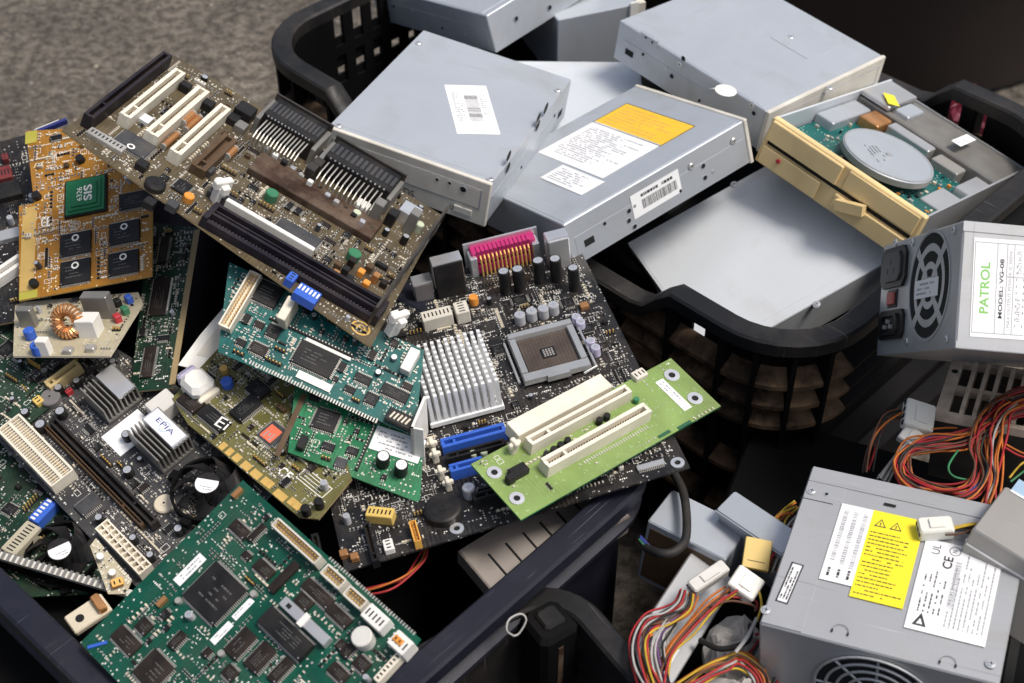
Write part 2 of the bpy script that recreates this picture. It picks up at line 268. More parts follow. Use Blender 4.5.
# ------------------------------------------------------------------ measured data: poses, outlines, parts (millimetres)
POSE = {}
PARTS = {}
OUTLINE = {}
POSE['mb_tan'] = ([-187.3, 55.6, 392.0], [[0.8654, 0.2928, 0.4067], [-0.3276, 0.9447, 0.0169], [-0.3793, -0.1479, 0.9134]], [268.5, 174.8, 1.6])
OUTLINE['mb_tan'] = [(-141.0, -45.1), (130.1, -81.9), (117.1, 102.2), (-131.4, 107.2)]
PARTS['mb_tan'] = [
    ('slot', 'top', -131.0, 29.0, 118.8, 8.7, 90, 12, {'mat': 'purple_black'}),
    ('slot', 'top', -113.8, 35.5, 86.0, 8.1, 90, 11, {'mat': 'ivory'}),
    ('slot', 'top', -90.0, 31.3, 83.6, 9.2, 90, 11, {'mat': 'ivory'}),
    ('slot', 'top', -67.4, 26.1, 82.5, 8.6, 90, 11, {'mat': 'ivory'}),
    ('slot', 'top', -48.0, 13.4, 54.7, 12.6, 90, 8, {'mat': 'brown_plastic'}),
    ('chip', 'top', -96.4, -20.3, 20.7, 26.7, 90, 3, {'pins': 4, 'mat': 'chip_grey', 'logo': 'V'}),
    ('chip', 'top', 38.9, -15.1, 33.9, 15.3, 0, 3, {'pins': 4, 'mat': 'chip_grey'}),
    ('coil', 'top', -62.8, -49.2, 15.4, 15.4, 0, 5, {'mat': 'black_plastic'}),
    ('chip', 'top', -48.4, -34.0, 11.4, 14.0, 0, 2, {'pins': 2}),
    ('cap', 'top', -38.6, -43.1, 7.8, 7.8, 0, 5, {'mat': 'orange_plastic'}),
    ('slot1', 'top', 51.9, -50.2, 144.4, 22.5, 0, 9, {'mat': 'purple_black'}),
    ('bar', 'top', 20.3, -28.3, 73.1, 4.1, 0, 8, {'mat': 'white_plastic', 'name': 'retention_strip'}),
    ('clip', 'top', -23.3, -26.5, 13.8, 15.3, 330, 20, {'mat': 'white_plastic'}),
    ('clip', 'top', 136.0, -57.5, 13.1, 16.2, 333, 20, {'mat': 'white_plastic'}),
    ('bar', 'top', 31.1, 33.3, 106.6, 26.6, 0, 6, {'mat': 'rust_brown', 'name': 'grimy_rail'}),
    ('bar', 'top', -22.4, 54.6, 4.7, 4.2, 0, 6, {'mat': 'tin', 'name': 'port_part'}),
    ('bar', 'top', -13.2, 50.0, 4.7, 4.2, 0, 8, {'mat': 'white_plastic', 'name': 'port_part'}),
    ('bar', 'top', -4.0, 45.4, 4.7, 4.2, 0, 10, {'mat': 'black_plastic', 'name': 'port_part'}),
    ('bar', 'top', 3.3, 49.0, 4.7, 4.2, 0, 6, {'mat': 'silver', 'name': 'port_part'}),
    ('bar', 'top', 12.4, 44.4, 4.7, 4.2, 0, 8, {'mat': 'tin', 'name': 'port_part'}),
    ('bar', 'top', 21.4, 39.8, 4.6, 4.1, 0, 10, {'mat': 'white_plastic', 'name': 'port_part'}),
    ('bar', 'top', 28.9, 43.5, 4.7, 4.2, 0, 6, {'mat': 'black_plastic', 'name': 'port_part'}),
    ('bar', 'top', 37.8, 38.9, 4.6, 4.1, 0, 8, {'mat': 'silver', 'name': 'port_part'}),
    ('bar', 'top', 46.7, 34.4, 4.6, 4.1, 0, 10, {'mat': 'tin', 'name': 'port_part'}),
    ('bar', 'top', 54.2, 38.0, 4.6, 4.1, 0, 6, {'mat': 'white_plastic', 'name': 'port_part'}),
    ('bar', 'top', 63.1, 33.5, 4.6, 4.1, 0, 8, {'mat': 'black_plastic', 'name': 'port_part'}),
    ('bar', 'top', 71.8, 28.9, 4.6, 4.1, 0, 10, {'mat': 'silver', 'name': 'port_part'}),
    ('bar', 'top', 79.4, 32.5, 4.6, 4.1, 0, 6, {'mat': 'tin', 'name': 'port_part'}),
    ('bar', 'top', 76.5, -23.8, 5.4, 5.6, 0, 5, {'mat': 'brown_plastic', 'name': 'component'}),
    ('bar', 'top', 83.4, -25.7, 5.4, 5.6, 0, 6, {'mat': 'black_plastic', 'name': 'component'}),
    ('bar', 'top', 79.4, -36.7, 5.3, 5.5, 0, 7, {'mat': 'copper', 'name': 'component'}),
    ('bar', 'top', 83.5, -15.4, 5.4, 5.7, 0, 8, {'mat': 'chip_brown', 'name': 'component'}),
    ('bar', 'top', 93.3, -18.1, 5.4, 5.7, 0, 5, {'mat': 'orange_plastic', 'name': 'component'}),
    ('bar', 'top', 96.4, -8.8, 5.4, 5.8, 0, 6, {'mat': 'brown_plastic', 'name': 'component'}),
    ('bar', 'top', 89.7, -33.8, 5.3, 5.6, 0, 7, {'mat': 'black_plastic', 'name': 'component'}),
    ('bar', 'top', 104.4, -16.8, 5.4, 5.7, 0, 8, {'mat': 'copper', 'name': 'component'}),
    ('bar', 'top', 111.8, -16.2, 5.4, 5.7, 0, 5, {'mat': 'chip_brown', 'name': 'component'}),
    ('bar', 'top', 101.4, -28.0, 5.4, 5.6, 0, 6, {'mat': 'orange_plastic', 'name': 'component'}),
    ('bar', 'top', 96.8, -37.7, 5.3, 5.5, 0, 7, {'mat': 'brown_plastic', 'name': 'component'}),
    ('bar', 'top', -55.3, -70.9, 7.9, 8.1, 0, 6, {'mat': 'black_plastic', 'name': 'component'}),
    ('bar', 'top', -42.4, -60.7, 8.0, 8.2, 0, 6, {'mat': 'chip_grey', 'name': 'component'}),
    ('bar', 'top', -58.4, 67.5, 8.8, 9.9, 0, 6, {'mat': 'black_plastic', 'name': 'component'}),
    ('bar', 'top', -49.7, 63.8, 8.8, 9.9, 0, 6, {'mat': 'grey_metal', 'name': 'component'}),
    ('bar', 'top', -79.9, -38.3, 8.2, 8.5, 0, 6, {'mat': 'black_plastic', 'name': 'component'}),
    ('bar', 'top', -43.1, -4.5, 8.4, 8.9, 0, 6, {'mat': 'chip_grey', 'name': 'component'}),
    ('bar', 'top', 19.5, 86.1, 7.8, 10.1, 0, 12, {'mat': 'black_plastic', 'name': 'port_block'}),
    ('bar', 'top', 17.8, 59.0, 7.7, 9.8, 0, 16, {'mat': 'dark_metal', 'name': 'port_block'}),
    ('bar', 'top', 75.9, 48.1, 7.6, 9.6, 0, 20, {'mat': 'grey_metal', 'name': 'port_block'}),
    ('bar', 'top', 87.0, 56.2, 7.7, 9.7, 0, 12, {'mat': 'black_plastic', 'name': 'port_block'}),
    ('bar', 'top', 16.8, 49.0, 7.6, 9.6, 0, 16, {'mat': 'dark_metal', 'name': 'port_block'}),
    ('bar', 'top', 102.4, 60.1, 7.7, 9.8, 0, 20, {'mat': 'grey_metal', 'name': 'port_block'}),
    ('bar', 'top', 50.5, 28.6, 52.5, 11.8, 0, 4, {'mat': 'brown_plastic', 'name': 'memory_slot'}),
    ('cap', 'top', 5.1, 6.7, 10.1, 10.1, 0, 7, {'mat': 'green_cap'}),
    ('cap', 'top', 81.6, -6.4, 10.3, 10.3, 0, 7, {'mat': 'green_cap'}),
    ('dipswitch', 'top', 72.7, -73.6, 17.2, 14.0, 0, 7, {'mat': 'blue_plastic'}),
    ('bar', 'top', 56.6, -66.5, 6.6, 10.1, 0, 7, {'mat': 'blue_plastic', 'name': 'jumper_block'}),
    ('comb_port', 'top', -16.6, 80.6, 45.3, 41.1, 0, 20, {}),
    ('comb_port', 'top', 47.6, 73.0, 57.3, 38.5, 0, 20, {}),
    ('metal_can', 'top', 96.4, 70.8, 15.9, 15.5, 0, 12, {}),
    ('bar', 'top', 63.5, 49.4, 11.3, 10.0, 0, 9, {'mat': 'white_plastic', 'name': 'jack'}),
    ('cap', 'top', 64.0, 37.6, 6.7, 6.7, 0, 8, {'mat': 'pale_cap'}),
    ('cap', 'top', 108.3, 65.5, 7.0, 7.0, 0, 8, {'mat': 'pale_cap'}),
    ('bracket', 'top', 119.3, 14.2, 154.8, 2.1, 90, 10, {'mat': 'dark_metal'}),
    ('bar', 'top', -19.2, -24.6, 25.5, 8.1, 0, 6, {'mat': 'chip_grey', 'name': 'jumper_block'}),
    ('coilcan', 'top', -40.6, 28.0, 14.9, 6.4, 90, 8, {'mat': 'copper'}),
    ('coilcan', 'top', -83.6, 38.2, 17.9, 6.6, 90, 8, {'mat': 'copper'}),
    ('coilcan', 'top', -80.2, 5.2, 23.4, 4.9, 90, 8, {'mat': 'copper'}),
    ('coilcan', 'top', -78.3, 37.0, 23.7, 5.0, 90, 8, {'mat': 'copper'}),
    ('bar', 'top', -104.0, 71.9, 8.6, 7.0, 0, 7, {'mat': 'black_plastic', 'name': 'header'}),
    ('bar', 'top', -81.2, 66.2, 10.0, 8.5, 0, 7, {'mat': 'black_plastic', 'name': 'header'}),
    ('bar', 'top', -112.2, -33.2, 29.7, 8.4, 0, 4, {'mat': 'tin', 'name': 'header'}),
    ('bar', 'top', -55.3, 80.3, 14.7, 14.2, 0, 10, {'mat': 'black_plastic', 'name': 'jack'}),
    ('bar', 'top', -106.5, 13.1, 10.4, 9.4, 0, 3, {'mat': 'pale_label', 'name': 'label'}),
    ('ringlogo', 'top', 116.5, -69.8, 14.6, 14.6, 0, 0.2, {'mat': 'gold'}),
]
POSE['sis'] = ([-334.4, 106.2, 351.8], [[0.9792, -0.1207, -0.1629], [0.0576, 0.936, -0.3474], [0.1944, 0.3308, 0.9235]], [106.3, 159.7, 1.6])
OUTLINE['sis'] = [(-54.0, -78.9), (-57.3, 8.8), (-44.7, 8.8), (-53.9, 81.2), (-23.8, 76.0), (54.2, 36.7), (52.5, -79.6)]
PARTS['sis'] = [
    ('heatplate', 'top', -0.7, 4.2, 34.9, 34.7, 0, 6, {'mat': 'green_anod'}),
    ('chip', 'top', -8.6, -38.2, 25.3, 20.3, 0, 2.2, {'pins': 2, 'mat': 'chip_black', 'logo': 'V'}),
    ('chip', 'top', 31.0, -36.6, 25.0, 19.9, 0, 2.2, {'pins': 2, 'mat': 'chip_black', 'logo': 'V'}),
    ('chip', 'top', -8.3, -63.4, 24.6, 21.2, 0, 2.2, {'pins': 2, 'mat': 'chip_black', 'logo': 'V'}),
    ('chip', 'top', 30.3, -64.0, 24.4, 20.5, 0, 2.2, {'pins': 2, 'mat': 'chip_black', 'logo': 'V'}),
    ('chip', 'top', 40.8, -8.8, 27.5, 15.0, 0, 3, {'pins': 2, 'mat': 'chip_black'}),
    ('bar', 'top', -49.2, 73.6, 9.8, 11.8, 0, 0.4, {'mat': 'yellow_mask', 'name': 'corner_mask'}),
    ('bar', 'top', -46.5, -75.3, 14.8, 6.8, 0, 0.4, {'mat': 'yellow_mask', 'name': 'corner_mask'}),
    ('bar', 'top', -48.1, -33.1, 11.5, 76.8, 0, 0.3, {'mat': 'pale_orange', 'name': 'edge_tab'}),
    ('cap', 'top', -5.6, 40.3, 7.2, 7.2, 0, 5, {'mat': 'black_plastic'}),
    ('cap', 'top', -41.2, -67.4, 7.0, 7.0, 0, 5, {'mat': 'black_plastic'}),
    ('cap', 'top', -41.6, 13.2, 7.2, 7.2, 0, 5, {'mat': 'black_plastic'}),
    ('text', 'top', -34.2, -11.7, 7.6, 9.3, 0, 0.3, {'text': 'CE', 'mat': 'silk'}),
]
POSE['vrm'] = ([-323.2, -6.3, 317.0], [[0.9787, 0.1636, -0.1238], [-0.1508, 0.9828, 0.1065], [0.1391, -0.0856, 0.9866]], [77.9, 66.0, 1.6])
OUTLINE['vrm'] = [(-40.1, -31.0), (37.3, -30.6), (37.6, 34.9), (27.8, 49.4), (-70.0, 35.7)]
PARTS['vrm'] = [
    ('toroid', 'top', -4.5, -10.2, 24.4, 15.5, 0, 14, {'mat': 'copper'}),
    ('bar', 'top', -14.6, -27.5, 9.0, 6.9, 0, 13, {'mat': 'white_plastic', 'name': 'relay'}),
    ('bar', 'top', 11.4, -2.9, 15.5, 12.9, 0, 15, {'mat': 'white_plastic', 'name': 'relay'}),
    ('bar', 'top', 10.5, 18.6, 21.7, 8.8, 0, 20, {'mat': 'grey_metal', 'name': 'heatsink_plate'}),
    ('bar', 'top', -43.5, 6.8, 12.6, 6.5, 0, 16, {'mat': 'grey_metal', 'name': 'heatsink_plate'}),
    ('cap', 'top', -35.1, -9.3, 8.7, 8.7, 0, 8, {'mat': 'blue_plastic'}),
    ('cap', 'top', -20.4, -26.9, 10.4, 10.4, 0, 8, {'mat': 'blue_plastic'}),
    ('bar', 'top', 3.1, -26.7, 7.3, 6.0, 0, 4, {'mat': 'tin', 'name': 'resistor'}),
    ('bar', 'top', 20.3, -24.3, 7.2, 5.9, 0, 4, {'mat': 'tin', 'name': 'resistor'}),
    ('bar', 'top', 26.7, 11.8, 5.1, 6.1, 48, 6, {'mat': 'red_plastic', 'name': 'component'}),
    ('bar', 'top', 29.0, 21.5, 5.1, 6.2, 49, 6, {'mat': 'green_cap', 'name': 'component'}),
    ('bar', 'top', 18.7, 31.4, 5.2, 6.3, 49, 6, {'mat': 'chip_black', 'name': 'component'}),
    ('bar', 'top', 26.2, 36.2, 5.2, 6.3, 49, 6, {'mat': 'blue_plastic', 'name': 'component'}),
]
POSE['strip'] = ([-265.9, 24.7, 310.0], [[0.9837, -0.0006, -0.1799], [-0.0362, 0.9788, -0.2016], [0.1762, 0.2048, 0.9628]], [35.7, 153.4, 1.6])
OUTLINE['strip'] = [(-16.7, -73.1), (16.1, -73.4), (17.1, 78.8), (-26.0, 91.5)]
PARTS['strip'] = [
    ('chip', 'top', -5.7, 12.5, 13.9, 35.9, 0, 2, {'pins': 2, 'mat': 'chip_brown'}),
    ('bar', 'top', 1.6, 14.3, 1.7, 32.0, 0, 1, {'mat': 'silk', 'name': 'marking'}),
    ('chip', 'top', -5.5, -48.2, 8.8, 28.7, 0, 2, {'pins': 2, 'mat': 'chip_brown'}),
    ('bar', 'top', 15.8, 3.2, 4.8, 147.4, 0, 0.5, {'mat': 'tan_edge', 'name': 'edge_strip'}),
    ('chip', 'top', -9.3, 59.7, 7.6, 24.0, 0, 2, {'pins': 2, 'mat': 'chip_brown'}),
]
POSE['teal'] = ([-136.4, -55.0, 343.0], [[0.905, 0.42, 0.0674], [-0.3514, 0.8275, -0.438], [-0.2397, 0.3727, 0.8964]], [150, 100, 1.6])
OUTLINE['teal'] = [(-90.2, 31.3), (-63.5, -33.1), (88.7, -27.6), (66.1, 32.7)]
PARTS['teal'] = [
    ('chip', 'top', 0.7, -8.1, 30.4, 18.4, 0, 3, {'pins': 4, 'mat': 'chip_black'}),
    ('chip', 'top', 62.3, -6.0, 20.4, 8.7, 0, 2.5, {'pins': 2, 'mat': 'chip_black'}),
    ('stripeblock', 'top', 74.4, -22.1, 19.9, 9.8, 0, 6, {}),
    ('bar', 'top', 5.3, 2.6, 35.5, 2.4, 0, 2.2, {'mat': 'white_plastic', 'name': 'label'}),
    ('bar', 'top', 7.3, -22.8, 26.6, 5.7, 0, 1, {'mat': 'white_plastic', 'name': 'label'}),
    ('header', 'top', -66.6, 6.3, 47.0, 9.6, 90, 9, {'mat': 'ivory'}),
    ('chip', 'top', -53.2, 21.0, 19.1, 17.1, 0, 3, {'pins': 2, 'mat': 'chip_black'}),
    ('bar', 'top', -31.7, 12.2, 6.8, 18.7, 0, 18, {'mat': 'ivory', 'name': 'spacer'}),
    ('chip', 'top', -38.8, -18.9, 13.0, 7.9, 0, 2.5, {'pins': 4, 'mat': 'chip_brown'}),
    ('chip', 'top', 37.2, -6.4, 12.3, 6.6, 0, 2, {'pins': 2, 'mat': 'chip_black'}),
    ('chip', 'top', -36.0, -2.5, 10.2, 10.1, 0, 2, {'pins': 2, 'mat': 'chip_black'}),
    ('chip', 'top', 49.3, -17.0, 9.6, 8.3, 0, 2, {'pins': 2, 'mat': 'chip_black'}),
    ('bar', 'top', 61.9, 18.8, 7.6, 18.0, 0, 10, {'mat': 'white_plastic', 'name': 'end_block'}),
    ('padrow', 'top', 10.1, -29.8, 101.4, 3.1, 0, 0.3, {'mat': 'tin'}),
    ('pinrow', 'top', -9.9, 6.0, 66.8, 1.6, 0, 2, {'mat': 'tin'}),
]
POSE['green_small'] = ([-110.0, -110.7, 304.0], [[0.9525, 0.2864, 0.1035], [-0.2552, 0.9362, -0.2415], [-0.166, 0.2036, 0.9649]], [150, 100, 1.6])
OUTLINE['green_small'] = [(-56.9, 31.3), (-41.6, -21.0), (57.3, -27.4), (42.1, 26.5), (13.4, 57.3)]
PARTS['green_small'] = [
    ('chip', 'top', -26.0, 10.9, 17.1, 17.1, 0, 2.5, {'pins': 4, 'mat': 'chip_black'}),
    ('bar', 'top', -34.4, -12.1, 5.5, 11.0, 0, 5, {'mat': 'black_plastic', 'name': 'jack'}),
    ('cap', 'top', 23.2, -7.5, 9.7, 9.7, 0, 12, {'mat': 'black_plastic', 'top': 'silver'}),
    ('cap', 'top', 37.2, -9.7, 9.7, 9.7, 0, 12, {'mat': 'black_plastic', 'top': 'silver'}),
    ('label', 'top', 27.8, 10.5, 36.5, 19.4, 0, 0.4, {'mat': 'white_paper'}),
    ('chip', 'top', -4.2, -17.4, 8.5, 8.1, 0, 2, {'pins': 2, 'mat': 'chip_grey'}),
    ('chip', 'top', -17.0, -8.3, 9.4, 5.8, 0, 2, {'pins': 2, 'mat': 'chip_black'}),
    ('chip', 'top', 0.1, -5.8, 8.4, 5.9, 0, 2, {'pins': 2, 'mat': 'chip_black'}),
    ('pinrow', 'top', 7.7, -0.4, 37.3, 2.6, 90, 3, {'mat': 'tin'}),
    ('bar', 'top', -47.8, -0.1, 4.1, 53.2, 0, 0.5, {'mat': 'brown_plastic', 'name': 'edge_strip'}),
]
POSE['olive'] = ([-185.8, -100.3, 298.0], [[0.7253, 0.683, -0.0869], [-0.6877, 0.7126, -0.139], [-0.033, 0.1605, 0.9865]], [165.8, 100.1, 1.6])
OUTLINE['olive'] = [(-73.8, -12.9), (-46.0, -20.1), (-23.5, -19.6), (75.6, -19.8), (87.3, -12.0), (80.8, 24.7), (18.2, 60.8), (-85.0, 46.9)]
PARTS['olive'] = [
    ('chip', 'top', -57.9, -6.9, 12.3, 19.4, 90, 4, {'pins': 2, 'mat': 'chip_brown', 'logo': 'lines'}),
    ('chip', 'top', -33.3, -5.2, 11.7, 26.1, 90, 4, {'pins': 2, 'mat': 'chip_black'}),
    ('text', 'top', -23.4, -4.3, 10.1, 8.7, 9, 4.2, {'text': 'Ei', 'mat': 'silk'}),
    ('chip', 'top', -22.1, 15.6, 21.7, 13.6, 90, 4, {'pins': 2, 'mat': 'chip_black'}),
    ('chip', 'top', -28.5, 32.4, 12.7, 15.9, 90, 4, {'pins': 2, 'mat': 'chip_black'}),
    ('cap', 'top', -50.2, 21.2, 9.1, 9.1, 0, 6, {'mat': 'blue_plastic'}),
    ('cap', 'top', -62.2, 28.0, 6.2, 6.2, 0, 5, {'mat': 'gold'}),
    ('label', 'top', 8.3, 13.1, 12.1, 11.5, 90, 1.4, {'mat': 'red_label'}),
    ('chip', 'top', 9.4, 13.8, 16.3, 17.6, 90, 1, {'pins': 4, 'mat': 'chip_grey'}),
    ('goldpad', 'top', -10.9, -16.0, 5.1, 6.1, 0, 0.5, {'mat': 'gold'}),
    ('goldpad', 'top', -3.3, -16.1, 5.1, 6.1, 0, 0.5, {'mat': 'gold'}),
    ('goldpad', 'top', 4.7, -15.9, 6.3, 6.1, 0, 0.5, {'mat': 'gold'}),
    ('goldpad', 'top', 15.3, -16.1, 8.1, 6.0, 0, 0.5, {'mat': 'gold'}),
    ('goldpad', 'top', 25.9, -16.2, 8.7, 6.0, 0, 0.5, {'mat': 'gold'}),
    ('goldpad', 'top', 35.6, -15.6, 6.2, 5.9, 0, 0.5, {'mat': 'gold'}),
    ('goldpad', 'top', 40.7, -15.4, 3.7, 5.9, 0, 0.5, {'mat': 'gold'}),
    ('goldpad', 'top', 52.4, -16.6, 10.9, 5.9, 0, 0.5, {'mat': 'gold'}),
    ('goldpad', 'top', 62.6, -14.7, 5.4, 5.9, 0, 0.5, {'mat': 'gold'}),
    ('goldpad', 'top', 67.6, -14.6, 6.6, 5.8, 0, 0.5, {'mat': 'gold'}),
    ('text', 'top', 41.3, -2.4, 11.1, 7.2, 0, 0.3, {'text': 'CE', 'mat': 'silk'}),
    ('cap', 'top', 77.9, -14.5, 6.5, 6.5, 0, 8, {'mat': 'black_plastic'}),
    ('cap', 'top', 80.7, -4.9, 6.5, 6.5, 0, 8, {'mat': 'black_plastic'}),
    ('frame', 'top', 62.9, 5.5, 27.2, 10.4, 0, 0.3, {'mat': 'silk'}),
]
POSE['green_big'] = ([-160.4, -286.8, 318.9], [[0.7108, 0.6723, -0.2068], [-0.7024, 0.6628, -0.2594], [-0.0373, 0.3296, 0.9434]], [168.8, 140.5, 1.6])
OUTLINE['green_big'] = [(-85.7, 70.4), (-85.3, -70.4), (-27.9, -69.5), (78.9, -56.2), (87.4, 3.1), (83.7, 70.3)]
PARTS['green_big'] = [
    ('chip', 'top', -39.6, 7.4, 29.4, 31.6, 90, 3, {'pins': 4, 'mat': 'chip_black', 'logo': 'lines'}),
    ('label', 'top', -65.9, 7.2, 23.0, 7.1, 90, 0.4, {'mat': 'white_paper'}),
    ('label', 'top', -17.9, 12.3, 15.9, 4.4, 90, 0.4, {'mat': 'white_paper'}),
    ('label', 'top', -17.0, -6.6, 15.8, 5.1, 90, 0.4, {'mat': 'white_paper'}),
    ('chip', 'top', 17.0, 19.2, 12.9, 39.5, 90, 5, {'pins': 2, 'mat': 'chip_black'}),
    ('metal_clip', 'top', 21.4, 32.1, 6.8, 41.8, 90, 6, {'mat': 'steel'}),
    ('chip', 'top', -26.4, 38.2, 8.1, 15.1, 90, 2.5, {'pins': 2, 'mat': 'chip_brown'}),
    ('chip', 'top', 13.0, 49.4, 7.8, 24.4, 90, 2.5, {'pins': 2, 'mat': 'chip_brown'}),
    ('chip', 'top', 34.1, 48.1, 7.6, 18.3, 90, 2.5, {'pins': 2, 'mat': 'chip_brown'}),
    ('chip', 'top', -1.6, -3.2, 18.8, 11.6, 90, 2.5, {'pins': 2, 'mat': 'chip_brown'}),
    ('chip', 'top', 15.0, -1.1, 18.3, 12.0, 90, 2.5, {'pins': 2, 'mat': 'chip_brown'}),
    ('chip', 'top', -59.6, -36.1, 9.0, 10.1, 90, 2.5, {'pins': 2, 'mat': 'chip_brown'}),
    ('chip', 'top', -61.5, -49.6, 10.5, 20.8, 90, 2.5, {'pins': 2, 'mat': 'chip_brown'}),
    ('chip', 'top', 31.0, 2.1, 17.2, 7.6, 90, 2.5, {'pins': 2, 'mat': 'chip_brown'}),
    ('chip', 'top', 59.9, 23.8, 7.4, 14.0, 90, 2.5, {'pins': 2, 'mat': 'chip_brown'}),
    ('chip', 'top', 54.9, 37.0, 9.4, 5.8, 90, 2.5, {'pins': 2, 'mat': 'chip_brown'}),
    ('chip', 'top', 9.9, 40.2, 8.2, 12.2, 90, 2.5, {'pins': 2, 'mat': 'chip_brown'}),
    ('chip', 'top', 48.8, 36.4, 6.5, 5.8, 90, 2.5, {'pins': 2, 'mat': 'chip_brown'}),
    ('chip', 'top', 67.1, 36.6, 7.9, 10.5, 90, 2.5, {'pins': 2, 'mat': 'chip_brown'}),
    ('chip', 'top', -59.7, 45.9, 7.7, 15.2, 90, 2.5, {'pins': 2, 'mat': 'chip_brown'}),
    ('chip', 'top', -42.4, 37.1, 4.5, 7.0, 90, 2.5, {'pins': 2, 'mat': 'chip_brown'}),
    ('chip', 'top', -35.2, -27.9, 11.8, 6.3, 90, 2.5, {'pins': 2, 'mat': 'chip_brown'}),
    ('chip', 'top', -13.9, -20.6, 6.6, 5.2, 90, 2.5, {'pins': 2, 'mat': 'chip_brown'}),
    ('chip', 'top', 7.2, -19.5, 7.9, 9.4, 90, 2.5, {'pins': 2, 'mat': 'chip_brown'}),
    ('chip', 'top', -49.0, 51.6, 13.9, 4.6, 90, 2.5, {'pins': 2, 'mat': 'chip_brown'}),
    ('bar', 'top', -11.9, 43.0, 23.2, 5.9, 90, 3, {'mat': 'chip_brown', 'name': 'chip'}),
    ('chip', 'top', -32.2, -50.0, 19.4, 19.8, 90, 3, {'pins': 4, 'mat': 'chip_brown'}),
    ('header', 'top', -19.3, 63.7, 6.9, 42.3, 90, 10, {'mat': 'pale_plastic'}),
    ('header', 'top', 16.6, 62.7, 8.0, 17.8, 90, 9, {'mat': 'pale_plastic'}),
    ('header', 'top', 37.4, 62.1, 7.6, 16.3, 90, 9, {'mat': 'pale_plastic'}),
    ('bar', 'top', 56.5, 61.2, 10.0, 16.8, 90, 10, {'mat': 'white_plastic', 'name': 'power_connector'}),
    ('bar', 'top', 80.7, 59.9, 10.3, 13.2, 90, 12, {'mat': 'white_plastic', 'name': 'power_connector'}),
    ('bar', 'top', 79.1, 60.1, 4.0, 7.2, 90, 13, {'mat': 'orange_plastic', 'name': 'connector_insert'}),
    ('padrow', 'top', 39.7, 70.1, 78.7, 2.1, 0, 0.3, {'mat': 'tin'}),
    ('cap', 'top', 58.1, 47.8, 13.0, 13.0, 0, 9, {'mat': 'clear_cap'}),
    ('bar', 'top', -74.9, -63.6, 12.7, 2.0, 55, 1, {'mat': 'blue_plastic', 'name': 'wire_mark'}),
    ('bar', 'top', -80.6, 62.0, 7.8, 3.5, 90, 3, {'mat': 'copper', 'name': 'diode'}),
    ('bar', 'top', -62.8, -18.3, 7.4, 3.3, 90, 3, {'mat': 'copper', 'name': 'diode'}),
    ('cap', 'top', -54.5, -11.0, 4.7, 4.7, 0, 3, {'mat': 'tin'}),
    ('cap', 'top', -19.1, 23.2, 4.6, 4.6, 0, 3, {'mat': 'tin'}),
    ('cap', 'top', -6.2, -15.2, 4.5, 4.5, 0, 3, {'mat': 'tin'}),
    ('bar', 'top', 83.3, 45.2, 21.2, 4.8, 90, 7, {'mat': 'ivory', 'name': 'edge_connector'}),
]
POSE['mb_black'] = ([-29.1, -41.6, 293.0], [[0.9607, -0.2589, -0.1005], [0.2602, 0.9656, -0.0004], [0.0972, -0.0258, 0.9949]], [242.8, 271.4, 1.6])
OUTLINE['mb_black'] = [(-120.5, 143.8), (120.9, 131.2), (122.5, -129.9), (-122.0, -138.5)]
